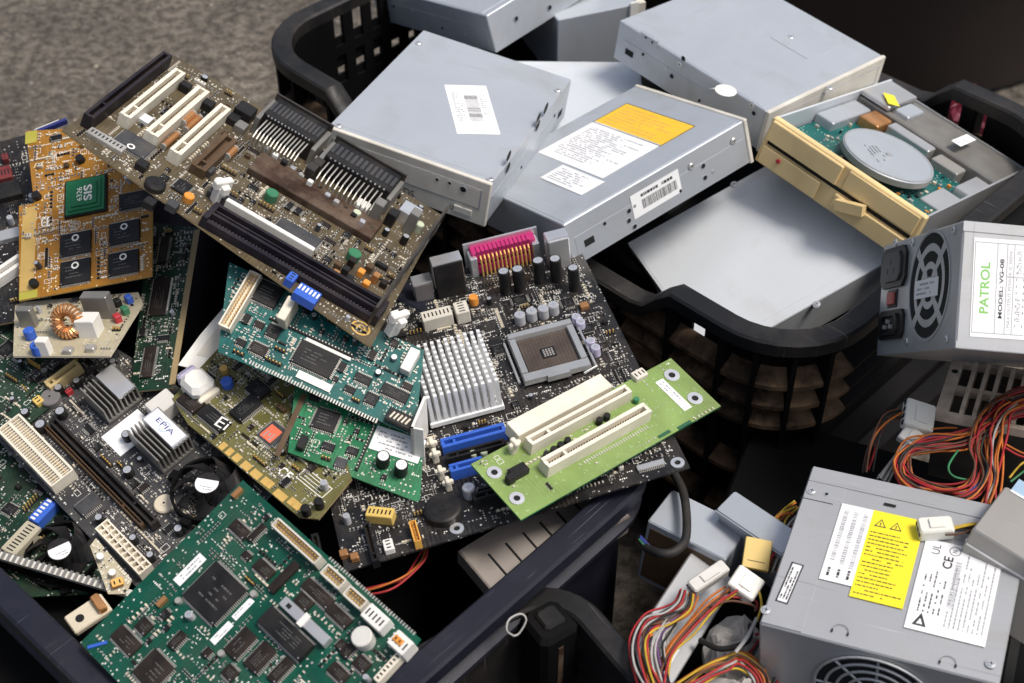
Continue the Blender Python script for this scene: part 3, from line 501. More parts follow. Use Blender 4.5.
PARTS['mb_black'] = [
    ('cpu_socket', 'top', 62.2, 11.2, 51.9, 55.3, 0, 7, {}),
    ('pin_heatsink', 'top', -11.4, -3.0, 55.5, 60.0, 0, 4, {}),
    ('tower_port', 'top', 9.8, 111.0, 23.5, 12.2, 0, 34, {'mat': 'black_plastic'}),
    ('tower_port', 'top', -11.9, 113.2, 15.1, 5.5, 0, 18, {'mat': 'grey_plastic'}),
    ('magenta_port', 'top', 58.7, 125.7, 53.6, 10.5, 0, 22, {}),
    ('tower_port', 'top', 99.9, 111.3, 17.3, 12.4, 0, 30, {'mat': 'steel'}),
    ('cap', 'top', 50.9, 93.9, 9.3, 9.3, 0, 22, {'mat': 'black_plastic', 'top': 'silver'}),
    ('cap', 'top', 61.9, 92.5, 9.3, 9.3, 0, 22, {'mat': 'black_plastic', 'top': 'silver'}),
    ('cap', 'top', 79.7, 96.4, 9.3, 9.3, 0, 22, {'mat': 'black_plastic', 'top': 'silver'}),
    ('cap', 'top', 92.8, 93.4, 9.3, 9.3, 0, 22, {'mat': 'black_plastic', 'top': 'silver'}),
    ('cap', 'top', 102.9, 77.5, 9.2, 9.2, 0, 22, {'mat': 'black_plastic', 'top': 'silver'}),
    ('cap', 'top', 51.9, 54.7, 8.6, 8.6, 0, 9, {'mat': 'silver_cap', 'top': 'silver'}),
    ('cap', 'top', 61.6, 55.6, 8.6, 8.6, 0, 9, {'mat': 'silver_cap', 'top': 'silver'}),
    ('cap', 'top', 70.9, 55.2, 8.6, 8.6, 0, 9, {'mat': 'silver_cap', 'top': 'silver'}),
    ('cap', 'top', 79.4, 56.2, 8.6, 8.6, 0, 9, {'mat': 'silver_cap', 'top': 'silver'}),
    ('cap', 'top', 92.2, 37.9, 7.2, 7.2, 0, 8, {'mat': 'lilac_cap', 'top': 'silver'}),
    ('cap', 'top', 93.6, 31.0, 7.2, 7.2, 0, 8, {'mat': 'lilac_cap', 'top': 'silver'}),
    ('cap', 'top', 94.5, 8.3, 7.0, 7.0, 0, 8, {'mat': 'lilac_cap', 'top': 'silver'}),
    ('cap', 'top', 95.9, -0.1, 7.0, 7.0, 0, 8, {'mat': 'lilac_cap', 'top': 'silver'}),
    ('bar', 'top', -8.7, 77.5, 23.9, 11.4, 0, 11, {'mat': 'pale_plastic', 'name': 'fan_header'}),
    ('bar', 'top', 11.1, 77.5, 10.7, 14.0, 0, 11, {'mat': 'pale_plastic', 'name': 'fan_header'}),
    ('cap', 'top', 23.6, 90.2, 7.5, 7.5, 0, 7, {'mat': 'orange_plastic'}),
    ('slot', 'top', -12.6, -56.4, 46.8, 9.6, 0, 9, {'mat': 'blue_plastic'}),
    ('slot', 'top', -14.2, -68.8, 43.6, 6.4, 0, 8, {'mat': 'black_plastic'}),
    ('slot', 'top', -23.9, -81.5, 24.1, 7.9, 0, 9, {'mat': 'blue_plastic'}),
    ('slot', 'top', -1.5, -111.5, 51.2, 7.4, 0, 8, {'mat': 'black_plastic'}),
    ('clip', 'top', -42.3, -52.6, 8.2, 6.9, 0, 11, {'mat': 'ivory'}),
    ('clip', 'top', -42.4, -63.4, 8.2, 6.8, 0, 11, {'mat': 'ivory'}),
    ('clip', 'top', -42.3, -80.4, 8.1, 6.7, 0, 11, {'mat': 'ivory'}),
    ('clip', 'top', -39.8, -92.1, 8.0, 6.6, 0, 11, {'mat': 'ivory'}),
    ('cap', 'top', -27.4, -102.5, 8.9, 8.9, 0, 9, {'mat': 'silver_cap', 'top': 'silver'}),
    ('cap', 'top', -16.5, -70.1, 5.5, 5.5, 0, 6, {'mat': 'pale_cap'}),
    ('cap', 'top', -9.1, -71.2, 5.5, 5.5, 0, 6, {'mat': 'pale_cap'}),
    ('coil', 'top', -48.3, -112.0, 25.7, 25.7, 0, 7, {'mat': 'black_plastic'}),
    ('screw_ring', 'top', -42.9, -128.4, 9.7, 9.7, 0, 1, {'mat': 'steel'}),
    ('screw_ring', 'top', 115.7, -123.8, 9.7, 9.7, 0, 1, {'mat': 'steel'}),
    ('bar', 'top', -89.8, -102.3, 19.1, 8.9, 333, 8, {'mat': 'yellow_plastic', 'name': 'jumper_block'}),
    ('header', 'top', -70.6, -126.8, 4.9, 19.1, 0, 8, {'mat': 'amber_plastic'}),
    ('bar', 'top', -90.0, -129.3, 6.9, 9.7, 0, 5, {'mat': 'white_plastic', 'name': 'fan_header'}),
    ('slot', 'top', -136.0, -120.9, 32.3, 4.3, 90, 7, {'mat': 'black_plastic'}),
    ('slot', 'top', -100.7, -124.6, 35.6, 4.4, 90, 7, {'mat': 'black_plastic'}),
    ('bar', 'top', -120.0, -124.8, 5.8, 5.7, 0, 4, {'mat': 'copper', 'name': 'inductor'}),
    ('bar', 'top', -113.6, -130.0, 5.8, 5.6, 0, 4, {'mat': 'copper', 'name': 'inductor'}),
    ('chip', 'top', 28.0, 30.6, 10.2, 9.9, 0, 2, {'pins': 2, 'mat': 'chip_black'}),
    ('chip', 'top', 97.4, -120.1, 20.2, 3.9, 0, 2.5, {'pins': 2, 'mat': 'steel'}),
    ('bar', 'top', 103.3, 53.8, 6.5, 6.2, 0, 3, {'mat': 'copper', 'name': 'inductor'}),
    ('chip', 'top', 98.0, 28.6, 10.4, 8.5, 0, 2, {'pins': 2, 'mat': 'chip_black'}),
    ('chip', 'top', 103.9, 6.0, 6.3, 6.5, 0, 2, {'pins': 2, 'mat': 'chip_brown'}),
    ('chip', 'top', 58.1, 79.3, 11.7, 9.9, 0, 2, {'pins': 4, 'mat': 'chip_black'}),
    ('chip', 'top', 92.6, 62.3, 9.5, 10.5, 0, 2, {'pins': 4, 'mat': 'chip_black'}),
]
POSE['riser'] = ([60.8, -113.2, 316.1], [[0.7878, -0.6065, 0.1078], [0.6143, 0.7863, -0.0655], [-0.045, 0.1178, 0.992]], [182.4, 54.9, 1.6])
OUTLINE['riser'] = [(-90.3, -26.7), (-90.4, 28.5), (92.6, 28.1), (92.3, -26.4)]
PARTS['riser'] = [
    ('bar', 'top', -12.0, 31.1, 84.9, 14.0, 0, 11, {'mat': 'ivory', 'name': 'edge_guard'}),
    ('slot', 'top', -6.3, 16.6, 90.3, 6.9, 0, 11, {'mat': 'ivory'}),
    ('slot', 'top', -7.6, -4.1, 93.1, 8.4, 0, 11, {'mat': 'ivory'}),
    ('clip', 'top', -59.8, 21.3, 9.7, 7.7, 0, 12, {'mat': 'ivory'}),
    ('screw_ring', 'top', -81.6, 13.9, 10.5, 10.5, 0, 0.8, {'mat': 'steel'}),
    ('screw_ring', 'top', -82.0, -11.5, 10.4, 10.4, 0, 0.8, {'mat': 'steel'}),
    ('screw_ring', 'top', 81.4, 14.8, 11.5, 11.5, 0, 0.8, {'mat': 'steel'}),
    ('screw_ring', 'top', 80.8, -11.0, 11.4, 11.4, 0, 0.8, {'mat': 'steel'}),
    ('label', 'top', 70.0, 0.2, 7.3, 31.9, 0, 0.4, {'mat': 'white_paper'}),
    ('bar', 'top', -68.4, 4.7, 13.5, 8.3, 0, 5, {'mat': 'black_plastic', 'name': 'jumper_block'}),
    ('bar', 'top', -77.3, 2.3, 6.2, 5.4, 0, 6, {'mat': 'black_plastic', 'name': 'jumper_block'}),
    ('cap', 'top', -44.1, 4.9, 4.9, 4.9, 0, 5, {'mat': 'black_plastic'}),
    ('cap', 'top', -37.1, 5.7, 4.9, 4.9, 0, 5, {'mat': 'black_plastic'}),
    ('cap', 'top', -30.7, 6.3, 4.9, 4.9, 0, 5, {'mat': 'black_plastic'}),
    ('cap', 'top', -24.0, 6.8, 4.9, 4.9, 0, 5, {'mat': 'black_plastic'}),
    ('cap', 'top', 6.7, 8.7, 5.0, 5.0, 0, 5, {'mat': 'black_plastic'}),
    ('cap', 'top', 13.5, 8.9, 5.1, 5.1, 0, 5, {'mat': 'black_plastic'}),
    ('bar', 'top', 59.8, 27.0, 11.2, 7.8, 0, 4, {'mat': 'pale_plastic', 'name': 'header'}),
    ('cap', 'top', 41.8, 9.7, 4.7, 4.7, 0, 4, {'mat': 'green_cap'}),
    ('bar', 'top', 57.6, -25.2, 12.5, 2.5, 0, 0.5, {'mat': 'dark_green', 'name': 'solder_patch'}),
    ('bar', 'top', 39.7, -23.7, 10.7, 2.5, 0, 0.5, {'mat': 'dark_green', 'name': 'solder_patch'}),
    ('padrow', 'top', 5.0, -12.4, 59.8, 2.4, 0, 0.3, {'mat': 'tin'}),
]
POSE['epia'] = ([-281.7, -105.4, 272.0], [[0.708, 0.7041, -0.0551], [-0.6989, 0.6874, -0.1975], [-0.1012, 0.1783, 0.9788]], [216.8, 102.6, 1.6])
OUTLINE['epia'] = [(-125.8, -46.7), (110.9, -47.5), (95.2, 66.4), (-5.1, 77.1), (-113.0, 58.6), (-121.1, 13.1)]
PARTS['epia'] = [
    ('header', 'top', -52.3, -34.1, 19.7, 70.2, 90, 11, {'mat': 'ivory', 'rows': 2}),
    ('slot', 'top', -4.0, -10.2, 6.4, 125.9, 90, 9, {'mat': 'black_plastic'}),
    ('slot', 'top', -8.5, -16.5, 3.6, 120.9, 90, 6, {'mat': 'brown_plastic'}),
    ('fin_heatsink', 'top', -51.9, 32.9, 30.4, 30.0, 90, 18, {'fin': 1}),
    ('fin_heatsink', 'top', 7.9, 34.0, 28.9, 38.0, 90, 18, {'fin': 1, 'text': 'EPIA'}),
    ('bar', 'top', -20.9, 23.6, 33.3, 23.9, 90, 0.6, {'mat': 'white_paper', 'name': 'heatsink_pad'}),
    ('cap', 'top', -87.7, 9.5, 6.6, 6.6, 0, 8, {'mat': 'black_plastic', 'top': 'silver'}),
    ('cap', 'top', -69.2, -1.8, 8.0, 8.0, 0, 8, {'mat': 'black_plastic', 'top': 'silver'}),
    ('cap', 'top', -70.5, -18.6, 8.4, 8.4, 0, 8, {'mat': 'black_plastic', 'top': 'silver'}),
    ('cap', 'top', -88.1, -20.2, 6.5, 6.5, 0, 8, {'mat': 'black_plastic', 'top': 'silver'}),
    ('cap', 'top', 8.8, 2.5, 7.4, 7.4, 0, 8, {'mat': 'black_plastic', 'top': 'silver'}),
    ('cap', 'top', -16.4, 19.8, 7.1, 7.1, 0, 8, {'mat': 'black_plastic', 'top': 'silver'}),
    ('coil', 'top', -87.0, 0.6, 15.4, 15.4, 0, 6, {'mat': 'grey_plastic'}),
    ('slot', 'top', -94.6, 18.6, 28.6, 9.1, 90, 9, {'mat': 'tan_slot'}),
    ('bar', 'top', -90.4, -7.4, 6.5, 7.4, 90, 7, {'mat': 'yellow_plastic', 'name': 'jumper_block'}),
    ('bar', 'top', -82.0, 13.7, 5.3, 3.6, 90, 5, {'mat': 'red_plastic', 'name': 'jumper_block'}),
    ('coil', 'top', 46.7, 5.0, 15.3, 15.3, 0, 2.5, {'mat': 'beige'}),
    ('atx_plug', 'top', 58.8, -36.6, 10.7, 51.5, 90, 11, {'mat': 'ivory'}),
    ('cap', 'top', 25.2, -34.5, 6.2, 6.2, 0, 8, {'mat': 'black_plastic', 'top': 'silver'}),
    ('cap', 'top', 55.9, -27.4, 5.3, 5.3, 0, 8, {'mat': 'black_plastic', 'top': 'silver'}),
    ('cap', 'top', 75.4, -27.1, 5.6, 5.6, 0, 8, {'mat': 'black_plastic', 'top': 'silver'}),
    ('cap', 'top', 73.4, -1.4, 6.6, 6.6, 0, 8, {'mat': 'black_plastic', 'top': 'silver'}),
    ('chip', 'top', 7.5, -33.2, 16.1, 12.2, 90, 2.5, {'pins': 2, 'mat': 'chip_grey'}),
    ('bar', 'top', -15.1, 53.0, 20.3, 15.6, 90, 14, {'mat': 'clear_cap', 'name': 'chip_guard'}),
]
POSE['left_green'] = ([-372.8, -15.6, 285.0], [[0.8192, 0.5736, 0.0], [-0.5714, 0.816, -0.0872], [-0.05, 0.0714, 0.9962]], [150, 100, 1.6])
OUTLINE['left_green'] = [(-84.8, 30.0), (-44.1, 69.3), (48.0, 31.2), (44.1, -40.0), (6.8, -54.6)]
PARTS['left_green'] = [
    ('chip', 'top', -23.4, 8.4, 13.8, 11.9, 90, 2, {'pins': 4, 'mat': 'chip_black'}),
    ('pinrow', 'top', 7.5, 8.4, 15.3, 1.5, 0, 6, {'mat': 'gold'}),
]
POSE['left_lower'] = ([-323.5, -147.2, 250.0], [[0.866, 0.5, 0.0], [-0.4973, 0.8613, -0.1045], [-0.0523, 0.0905, 0.9945]], [150, 100, 1.6])
OUTLINE['left_lower'] = [(-92.4, 12.0), (-86.2, 58.2), (45.3, 16.5), (69.0, -13.8), (-11.5, -67.6)]
PARTS['left_lower'] = [
    ('bar', 'top', -11.4, -18.3, 27.1, 12.9, 90, 12, {'mat': 'tan_clear', 'name': 'memory_slot'}),
    ('dipswitch', 'top', -16.0, 7.9, 20.2, 9.2, 90, 9, {'mat': 'blue_plastic'}),
    ('chip', 'top', -42.0, 0.1, 8.7, 10.3, 90, 2, {'pins': 4, 'mat': 'chip_black'}),
    ('pinrow', 'top', -32.2, 11.0, 15.3, 1.8, 90, 5, {'mat': 'gold'}),
    ('pinrow', 'top', -4.9, -5.5, 23.3, 1.7, 90, 3, {'mat': 'gold'}),
]
POSE['scrap_card'] = ([-270.6, -195.5, 272.0], [[0.7306, 0.6618, 0.1682], [-0.5541, 0.7185, -0.4204], [-0.3991, 0.214, 0.8916]], [150, 100, 1.6])
OUTLINE['scrap_card'] = [(-21.6, 1.9), (-22.9, 8.3), (15.3, 5.5), (19.5, -3.7), (11.2, -11.8)]
PARTS['scrap_card'] = [
    ('cap', 'top', -10.4, 1.3, 5.2, 5.2, 0, 6, {'mat': 'white_plastic'}),
    ('cap', 'top', 3.3, -0.6, 5.2, 5.2, 0, 6, {'mat': 'white_plastic'}),
    ('bar', 'top', 10.4, -2.7, 8.1, 5.6, 64, 5, {'mat': 'amber_plastic', 'name': 'jumper_block'}),
]
POSE['far_left'] = ([-408.9, 123.1, 320.0], [[0.9397, -0.342, 0.0], [0.3368, 0.9254, -0.1736], [0.0594, 0.1632, 0.9848]], [150, 100, 1.6])
OUTLINE['far_left'] = [(-18.7, 90.8), (27.7, 92.9), (27.9, 13.2), (-4.8, -107.6), (-43.7, -103.7)]
PARTS['far_left'] = [
    ('bar', 'top', 2.1, 48.8, 18.0, 14.3, 0, 6, {'mat': 'dull_red', 'name': 'connector'}),
    ('bar', 'top', 4.9, 28.7, 21.8, 17.7, 0, 6, {'mat': 'black_plastic', 'name': 'connector'}),
    ('slot', 'top', -8.3, -59.4, 31.8, 11.4, 27, 9, {'mat': 'white_plastic'}),
    ('bar', 'top', -3.0, -19.6, 21.9, 10.5, 0, 5, {'mat': 'steel', 'name': 'shield'}),
    ('bar', 'top', 8.4, 67.3, 5.1, 7.3, 0, 6, {'mat': 'dull_red', 'name': 'connector'}),
]
POSE['white_card'] = ([-222.3, -12.4, 308.0], [[0.838, 0.5185, 0.1701], [-0.4439, 0.829, -0.3403], [-0.3175, 0.2096, 0.9248]], [150, 100, 1.6])
OUTLINE['white_card'] = [(-11.6, -29.2), (-13.9, 0.1), (-14.0, 37.2), (13.2, 25.6), (34.4, -15.6), (7.6, -22.2)]
POSE['crate1'] = ([126.0, 352.3, 0.1], [[0.7152, 0.6989, 0.0], [-0.6989, 0.7152, 0.004], [0.0028, -0.0029, 1.0]], [644.9, 400.0, 300.0])
POSE['crate2'] = ([-212.6, -74.0, -10.0], [[0.6774, -0.7356, 0.0002], [0.7356, 0.6774, 0.0006], [-0.0005, -0.0003, 1.0]], [370.0, 500.0, 300.0])
POSE['crate3'] = ([20.0, -548.1, -38.0], [[0.5575, 0.8302, -0.0001], [-0.8302, 0.5575, -0.0004], [-0.0003, 0.0003, 1.0]], [560.0, 400.0, 300.0])
POSE['driveA'] = ([-55.2, 246.5, 309.5], [[0.9192, 0.3673, 0.1422], [-0.3748, 0.9266, 0.0297], [-0.1209, -0.0806, 0.9894]], [146.8, 192.9, 41.2])
PARTS['driveA'] = [
    ('label', 'top', 17.1, -2.2, 37.1, 75.6, 32, 0.3, {'mat': 'white_paper', 'code': 1}),
    ('screw', 'top', -66.8, 71.6, 8.2, 8.2, 0, 0.8, {}),
    ('screw', 'top', -65.8, -89.2, 7.4, 7.4, 0, 0.8, {}),
    ('screw', 'top', 70.6, -89.2, 7.4, 7.4, 0, 0.8, {}),
    ('screw', 'top', 69.7, 70.4, 8.3, 8.3, 0, 0.8, {}),
    ('hole', 'front', 51.4, 28.8, 5.4, 5.4, 0, 0.4, {}),
    ('hole', 'front', 54.7, 8.8, 6.1, 6.1, 0, 0.4, {}),
    ('hole', 'front', 28.2, 29.5, 2.7, 2.7, 0, 0.4, {}),
    ('hole', 'front', 39.3, 30.3, 2.7, 2.7, 0, 0.4, {}),
    ('text', 'front', 2.4, 7.0, 15.2, 7.5, 0, 0.4, {'text': 'KDS', 'mat': 'ink'}),
    ('text', 'front', 45.6, 8.5, 6.6, 5.2, 0, 0.4, {'text': 'UK', 'mat': 'ink'}),
    ('hole', 'right', -60.9, 49.2, 9.8, 9.8, 0, 0.3, {}),
    ('hole', 'right', -57.2, 35.3, 10.0, 10.0, 0, 0.3, {}),
    ('hole', 'right', 9.9, 39.7, 10.8, 10.8, 0, 0.3, {}),
    ('hole', 'right', 8.0, 48.3, 10.7, 10.7, 0, 0.3, {}),
    ('hole', 'right', 26.0, 48.3, 10.9, 10.9, 0, 0.3, {}),
]
POSE['driveB'] = ([88.2, 212.6, 282.0], [[-0.5641, -0.7905, -0.2385], [0.7796, -0.6051, 0.1617], [-0.2722, -0.0947, 0.9576]], [145.9, 199.9, 40.7])
PARTS['driveB'] = [
    ('label', 'top', 4.3, -48.7, 40.2, 94.2, 270, 0.3, {'mat': 'yellow_label'}),
    ('label', 'top', 4.9, 1.5, 64.5, 92.8, 270, 0.3, {'mat': 'white_paper'}),
    ('label', 'top', -19.0, 49.2, 25.0, 58.7, 270, 0.5, {'mat': 'white_paper'}),
    ('label', 'left', -6.5, 21.7, 52.2, 21.6, 0, 0.3, {'mat': 'white_paper', 'code': 1}),
    ('screw', 'left', 33.8, 28.1, 9.7, 9.7, 0, 0.6, {}),
    ('screw', 'left', 82.0, 28.6, 10.0, 10.0, 0, 0.6, {}),
    ('hole', 'left', 45.9, 22.0, 4.5, 4.5, 0, 0.3, {}),
    ('hole', 'left', -36.4, 21.0, 4.2, 4.2, 0, 0.3, {}),
    ('hole', 'left', -34.2, 4.8, 4.2, 4.2, 0, 0.3, {}),
    ('hole', 'left', 45.6, 10.8, 4.5, 4.5, 0, 0.3, {}),
    ('hole', 'left', -38.5, 12.7, 4.2, 4.2, 0, 0.3, {}),
    ('screw', 'top', -0.9, -126.9, 0.1, 0.1, 0, 0.6, {}),
]
POSE['driveC'] = ([219.4, 371.9, 297.0], [[0.7358, -0.6694, 0.1027], [0.6718, 0.7406, 0.0138], [-0.0852, 0.0588, 0.9946]], [168.5, 184.1, 40.3])
PARTS['driveC'] = [
    ('label', 'top', -90.3, -45.9, 19.4, 19.4, 0, 0.3, {'mat': 'white_disc'}),
    ('tab', 'left', -52.6, 40.5, 20.9, 5.2, 0, 1.2, {'mat': 'steel'}),
    ('screw', 'left', -13.1, 34.6, 10.6, 10.6, 0, 0.8, {}),
    ('screw', 'left', 72.7, 38.1, 9.8, 9.8, 0, 0.8, {}),
    ('hole', 'left', -19.5, 18.7, 4.9, 4.9, 0, 0.3, {}),
    ('hole', 'left', -10.6, 41.8, 4.8, 4.8, 0, 0.3, {}),
    ('hole', 'left', 76.3, 31.8, 4.5, 4.5, 0, 0.3, {}),
    ('screw', 'top', -5.5, -96.5, 7.4, 7.4, 0, 0.6, {}),
    ('screw', 'top', 33.6, -18.8, 7.8, 7.8, 0, 0.6, {}),
    ('emboss', 'top', 40.7, -30.9, 45.6, 49.4, 270, 0.3, {'mat': 'steel'}),
]
POSE['driveD'] = ([-25.7, 544.6, 274.4], [[0.7219, -0.6508, -0.2354], [0.6838, 0.723, 0.0984], [0.1061, -0.2321, 0.9669]], [146.1, 194.7, 40.7])
PARTS['driveD'] = [
    ('hole', 'front', -40.0, 21.5, 4.9, 4.9, 0, 0.3, {}),
    ('hole', 'front', 3.2, 12.4, 5.0, 5.0, 0, 0.3, {}),
]
POSE['driveF'] = ([26.1, 344.5, 244.0], [[0.9999, 0.0168, 0.0], [-0.0168, 0.9999, 0.0], [0.0, 0.0, 1.0]], [195.0, 146.0, 41.0])
POSE['driveG'] = ([229.4, 183.8, 213.6], [[0.8715, -0.4279, -0.2394], [0.3701, 0.8944, -0.2512], [0.3216, 0.1303, 0.9379]], [194.9, 148.6, 41.0])
PARTS['driveG'] = [
    ('screw', 'top', 3.7, -76.7, 15.4, 15.4, 0, 0.6, {}),
    ('screw', 'top', 12.6, 72.7, 13.4, 13.4, 0, 0.6, {}),
]
POSE['floppy'] = ([335.5, 245.1, 266.2], [[0.6989, 0.6541, 0.2893], [-0.7014, 0.706, 0.0983], [-0.14, -0.2716, 0.9522]], [157.7, 211.4, 42.6])
PARTS['floppy'] = [
    ('disc', 'top', 3.0, -36.2, 84.0, 84.0, 0, -2, {'mat': 'steel'}),
    ('label', 'top', -51.2, 55.9, 11.5, 21.2, 45, 3.5, {'mat': 'yellow_sticker'}),
    ('label', 'top', 24.2, 65.9, 32.3, 10.2, 90, 3.5, {'mat': 'white_paper'}),
]
POSE['psuI'] = ([355.4, -53.6, 331.8], [[0.0758, 0.994, 0.0791], [-0.702, -0.0032, 0.7122], [0.7082, -0.1095, 0.6975]], [159.5, 140.1, 84.9])
PARTS['psuI'] = [
    ('label', 'right', -43.0, 41.7, 37.2, 65.7, 1, 0.4, {'mat': 'white_paper', 'patrol': 1}),
    ('iec', 'front', -48.2, 65.0, 53.3, 30.2, 0, 2, {'female': 1}),
    ('iec', 'front', -46.5, 21.8, 52.6, 21.7, 0, 2, {'female': 0}),
    ('switch', 'front', -49.9, 41.7, 19.7, 13.3, 0, 2, {}),
    ('fan_grille', 'front', 23.7, 46.0, 60.5, 77.9, 0, 0.3, {}),
    ('label', 'front', 20.2, 44.2, 45.2, 13.1, 0, 0.8, {'mat': 'white_paper'}),
    ('screw', 'front', -52.6, 84.1, 10.2, 10.2, 0, 0.6, {}),
    ('screw', 'front', -14.6, 80.4, 9.5, 9.5, 0, 0.6, {}),
    ('screw', 'front', 64.0, 80.3, 8.1, 8.1, 0, 0.6, {}),
    ('screw', 'front', 63.6, 6.4, 8.1, 8.1, 0, 0.6, {}),
    ('screw', 'front', -13.7, 8.2, 9.4, 9.4, 0, 0.6, {}),
]
POSE['psuJ'] = ([256.0, -226.1, 228.0], [[0.9207, 0.3761, -0.1044], [-0.3777, 0.9259, 0.005], [0.0985, 0.0348, 0.9945]], [144.7, 138.0, 86.0])
PARTS['psuJ'] = [
    ('label', 'top', -35.0, 8.2, 65.7, 21.1, 90, 0.3, {'mat': 'white_paper', 'bars': 3}),
    ('label', 'top', -8.0, 4.4, 73.8, 33.4, 90, 0.35, {'mat': 'yellow_warn', 'warn': 1}),
    ('label', 'top', 36.1, -8.9, 73.4, 48.3, 90, 0.3, {'mat': 'white_paper', 'spec': 1}),
    ('label', 'top', -62.1, -33.6, 33.4, 8.2, 86, 0.3, {'mat': 'white_frame'}),
    ('screw', 'top', -67.2, 45.8, 6.0, 6.0, 0, 0.8, {}),
    ('screw', 'top', -70.9, -58.7, 5.7, 5.7, 0, 0.8, {}),
    ('screw', 'top', 65.5, -56.4, 5.3, 5.3, 0, 0.8, {}),
    ('hole', 'top', -57.2, 45.9, 2.6, 2.6, 0, 0.3, {}),
    ('hole', 'top', -15.6, 48.8, 7.8, 2.1, 0, 0.3, {}),
    ('hanger', 'top', -23.8, -60.1, 10.3, 10.3, 0, 0.4, {}),
    ('hanger', 'top', 41.6, -63.1, 9.9, 9.9, 0, 0.4, {}),
    ('seam', 'top', -62.5, 38.4, 22.3, 0.6, 0, 0.2, {}),
]
POSE['psuK'] = ([339.5, -231.4, 271.3], [[0.7778, 0.6034, 0.1758], [-0.6194, 0.7834, 0.0517], [-0.1066, -0.1491, 0.9831]], [109.8, 55.0, 60.0])
PARTS['psuK'] = [
    ('label', 'top', -39.5, 32.3, 21.8, 16.1, 0, 0.5, {'mat': 'blue_label'}),
]
POSE['boxM1'] = ([126.6, -148.1, 200.7], [[0.8421, 0.5336, 0.0779], [-0.5376, 0.8421, 0.043], [-0.0427, -0.0781, 0.996]], [61.6, 37.8, 60.0])
POSE['boxM2'] = ([184.5, -151.2, 216.3], [[0.6653, 0.7074, -0.2384], [-0.7412, 0.664, -0.0983], [0.0887, 0.2421, 0.9662]], [60.0, 20.6, 62.4])
POSE['boxM3'] = ([100.2, -210.0, 191.7], [[0.824, 0.5106, 0.2457], [-0.5015, 0.859, -0.1033], [-0.2638, -0.0381, 0.9638]], [36.7, 101.6, 60.0])
POSE['finbox'] = ([380.7, -68.9, 239.8], [[0.9097, 0.4077, -0.0793], [-0.3963, 0.9091, 0.1281], [0.1243, -0.0851, 0.9886]], [120.0, 71.8, 60.0])
WIRES = {}
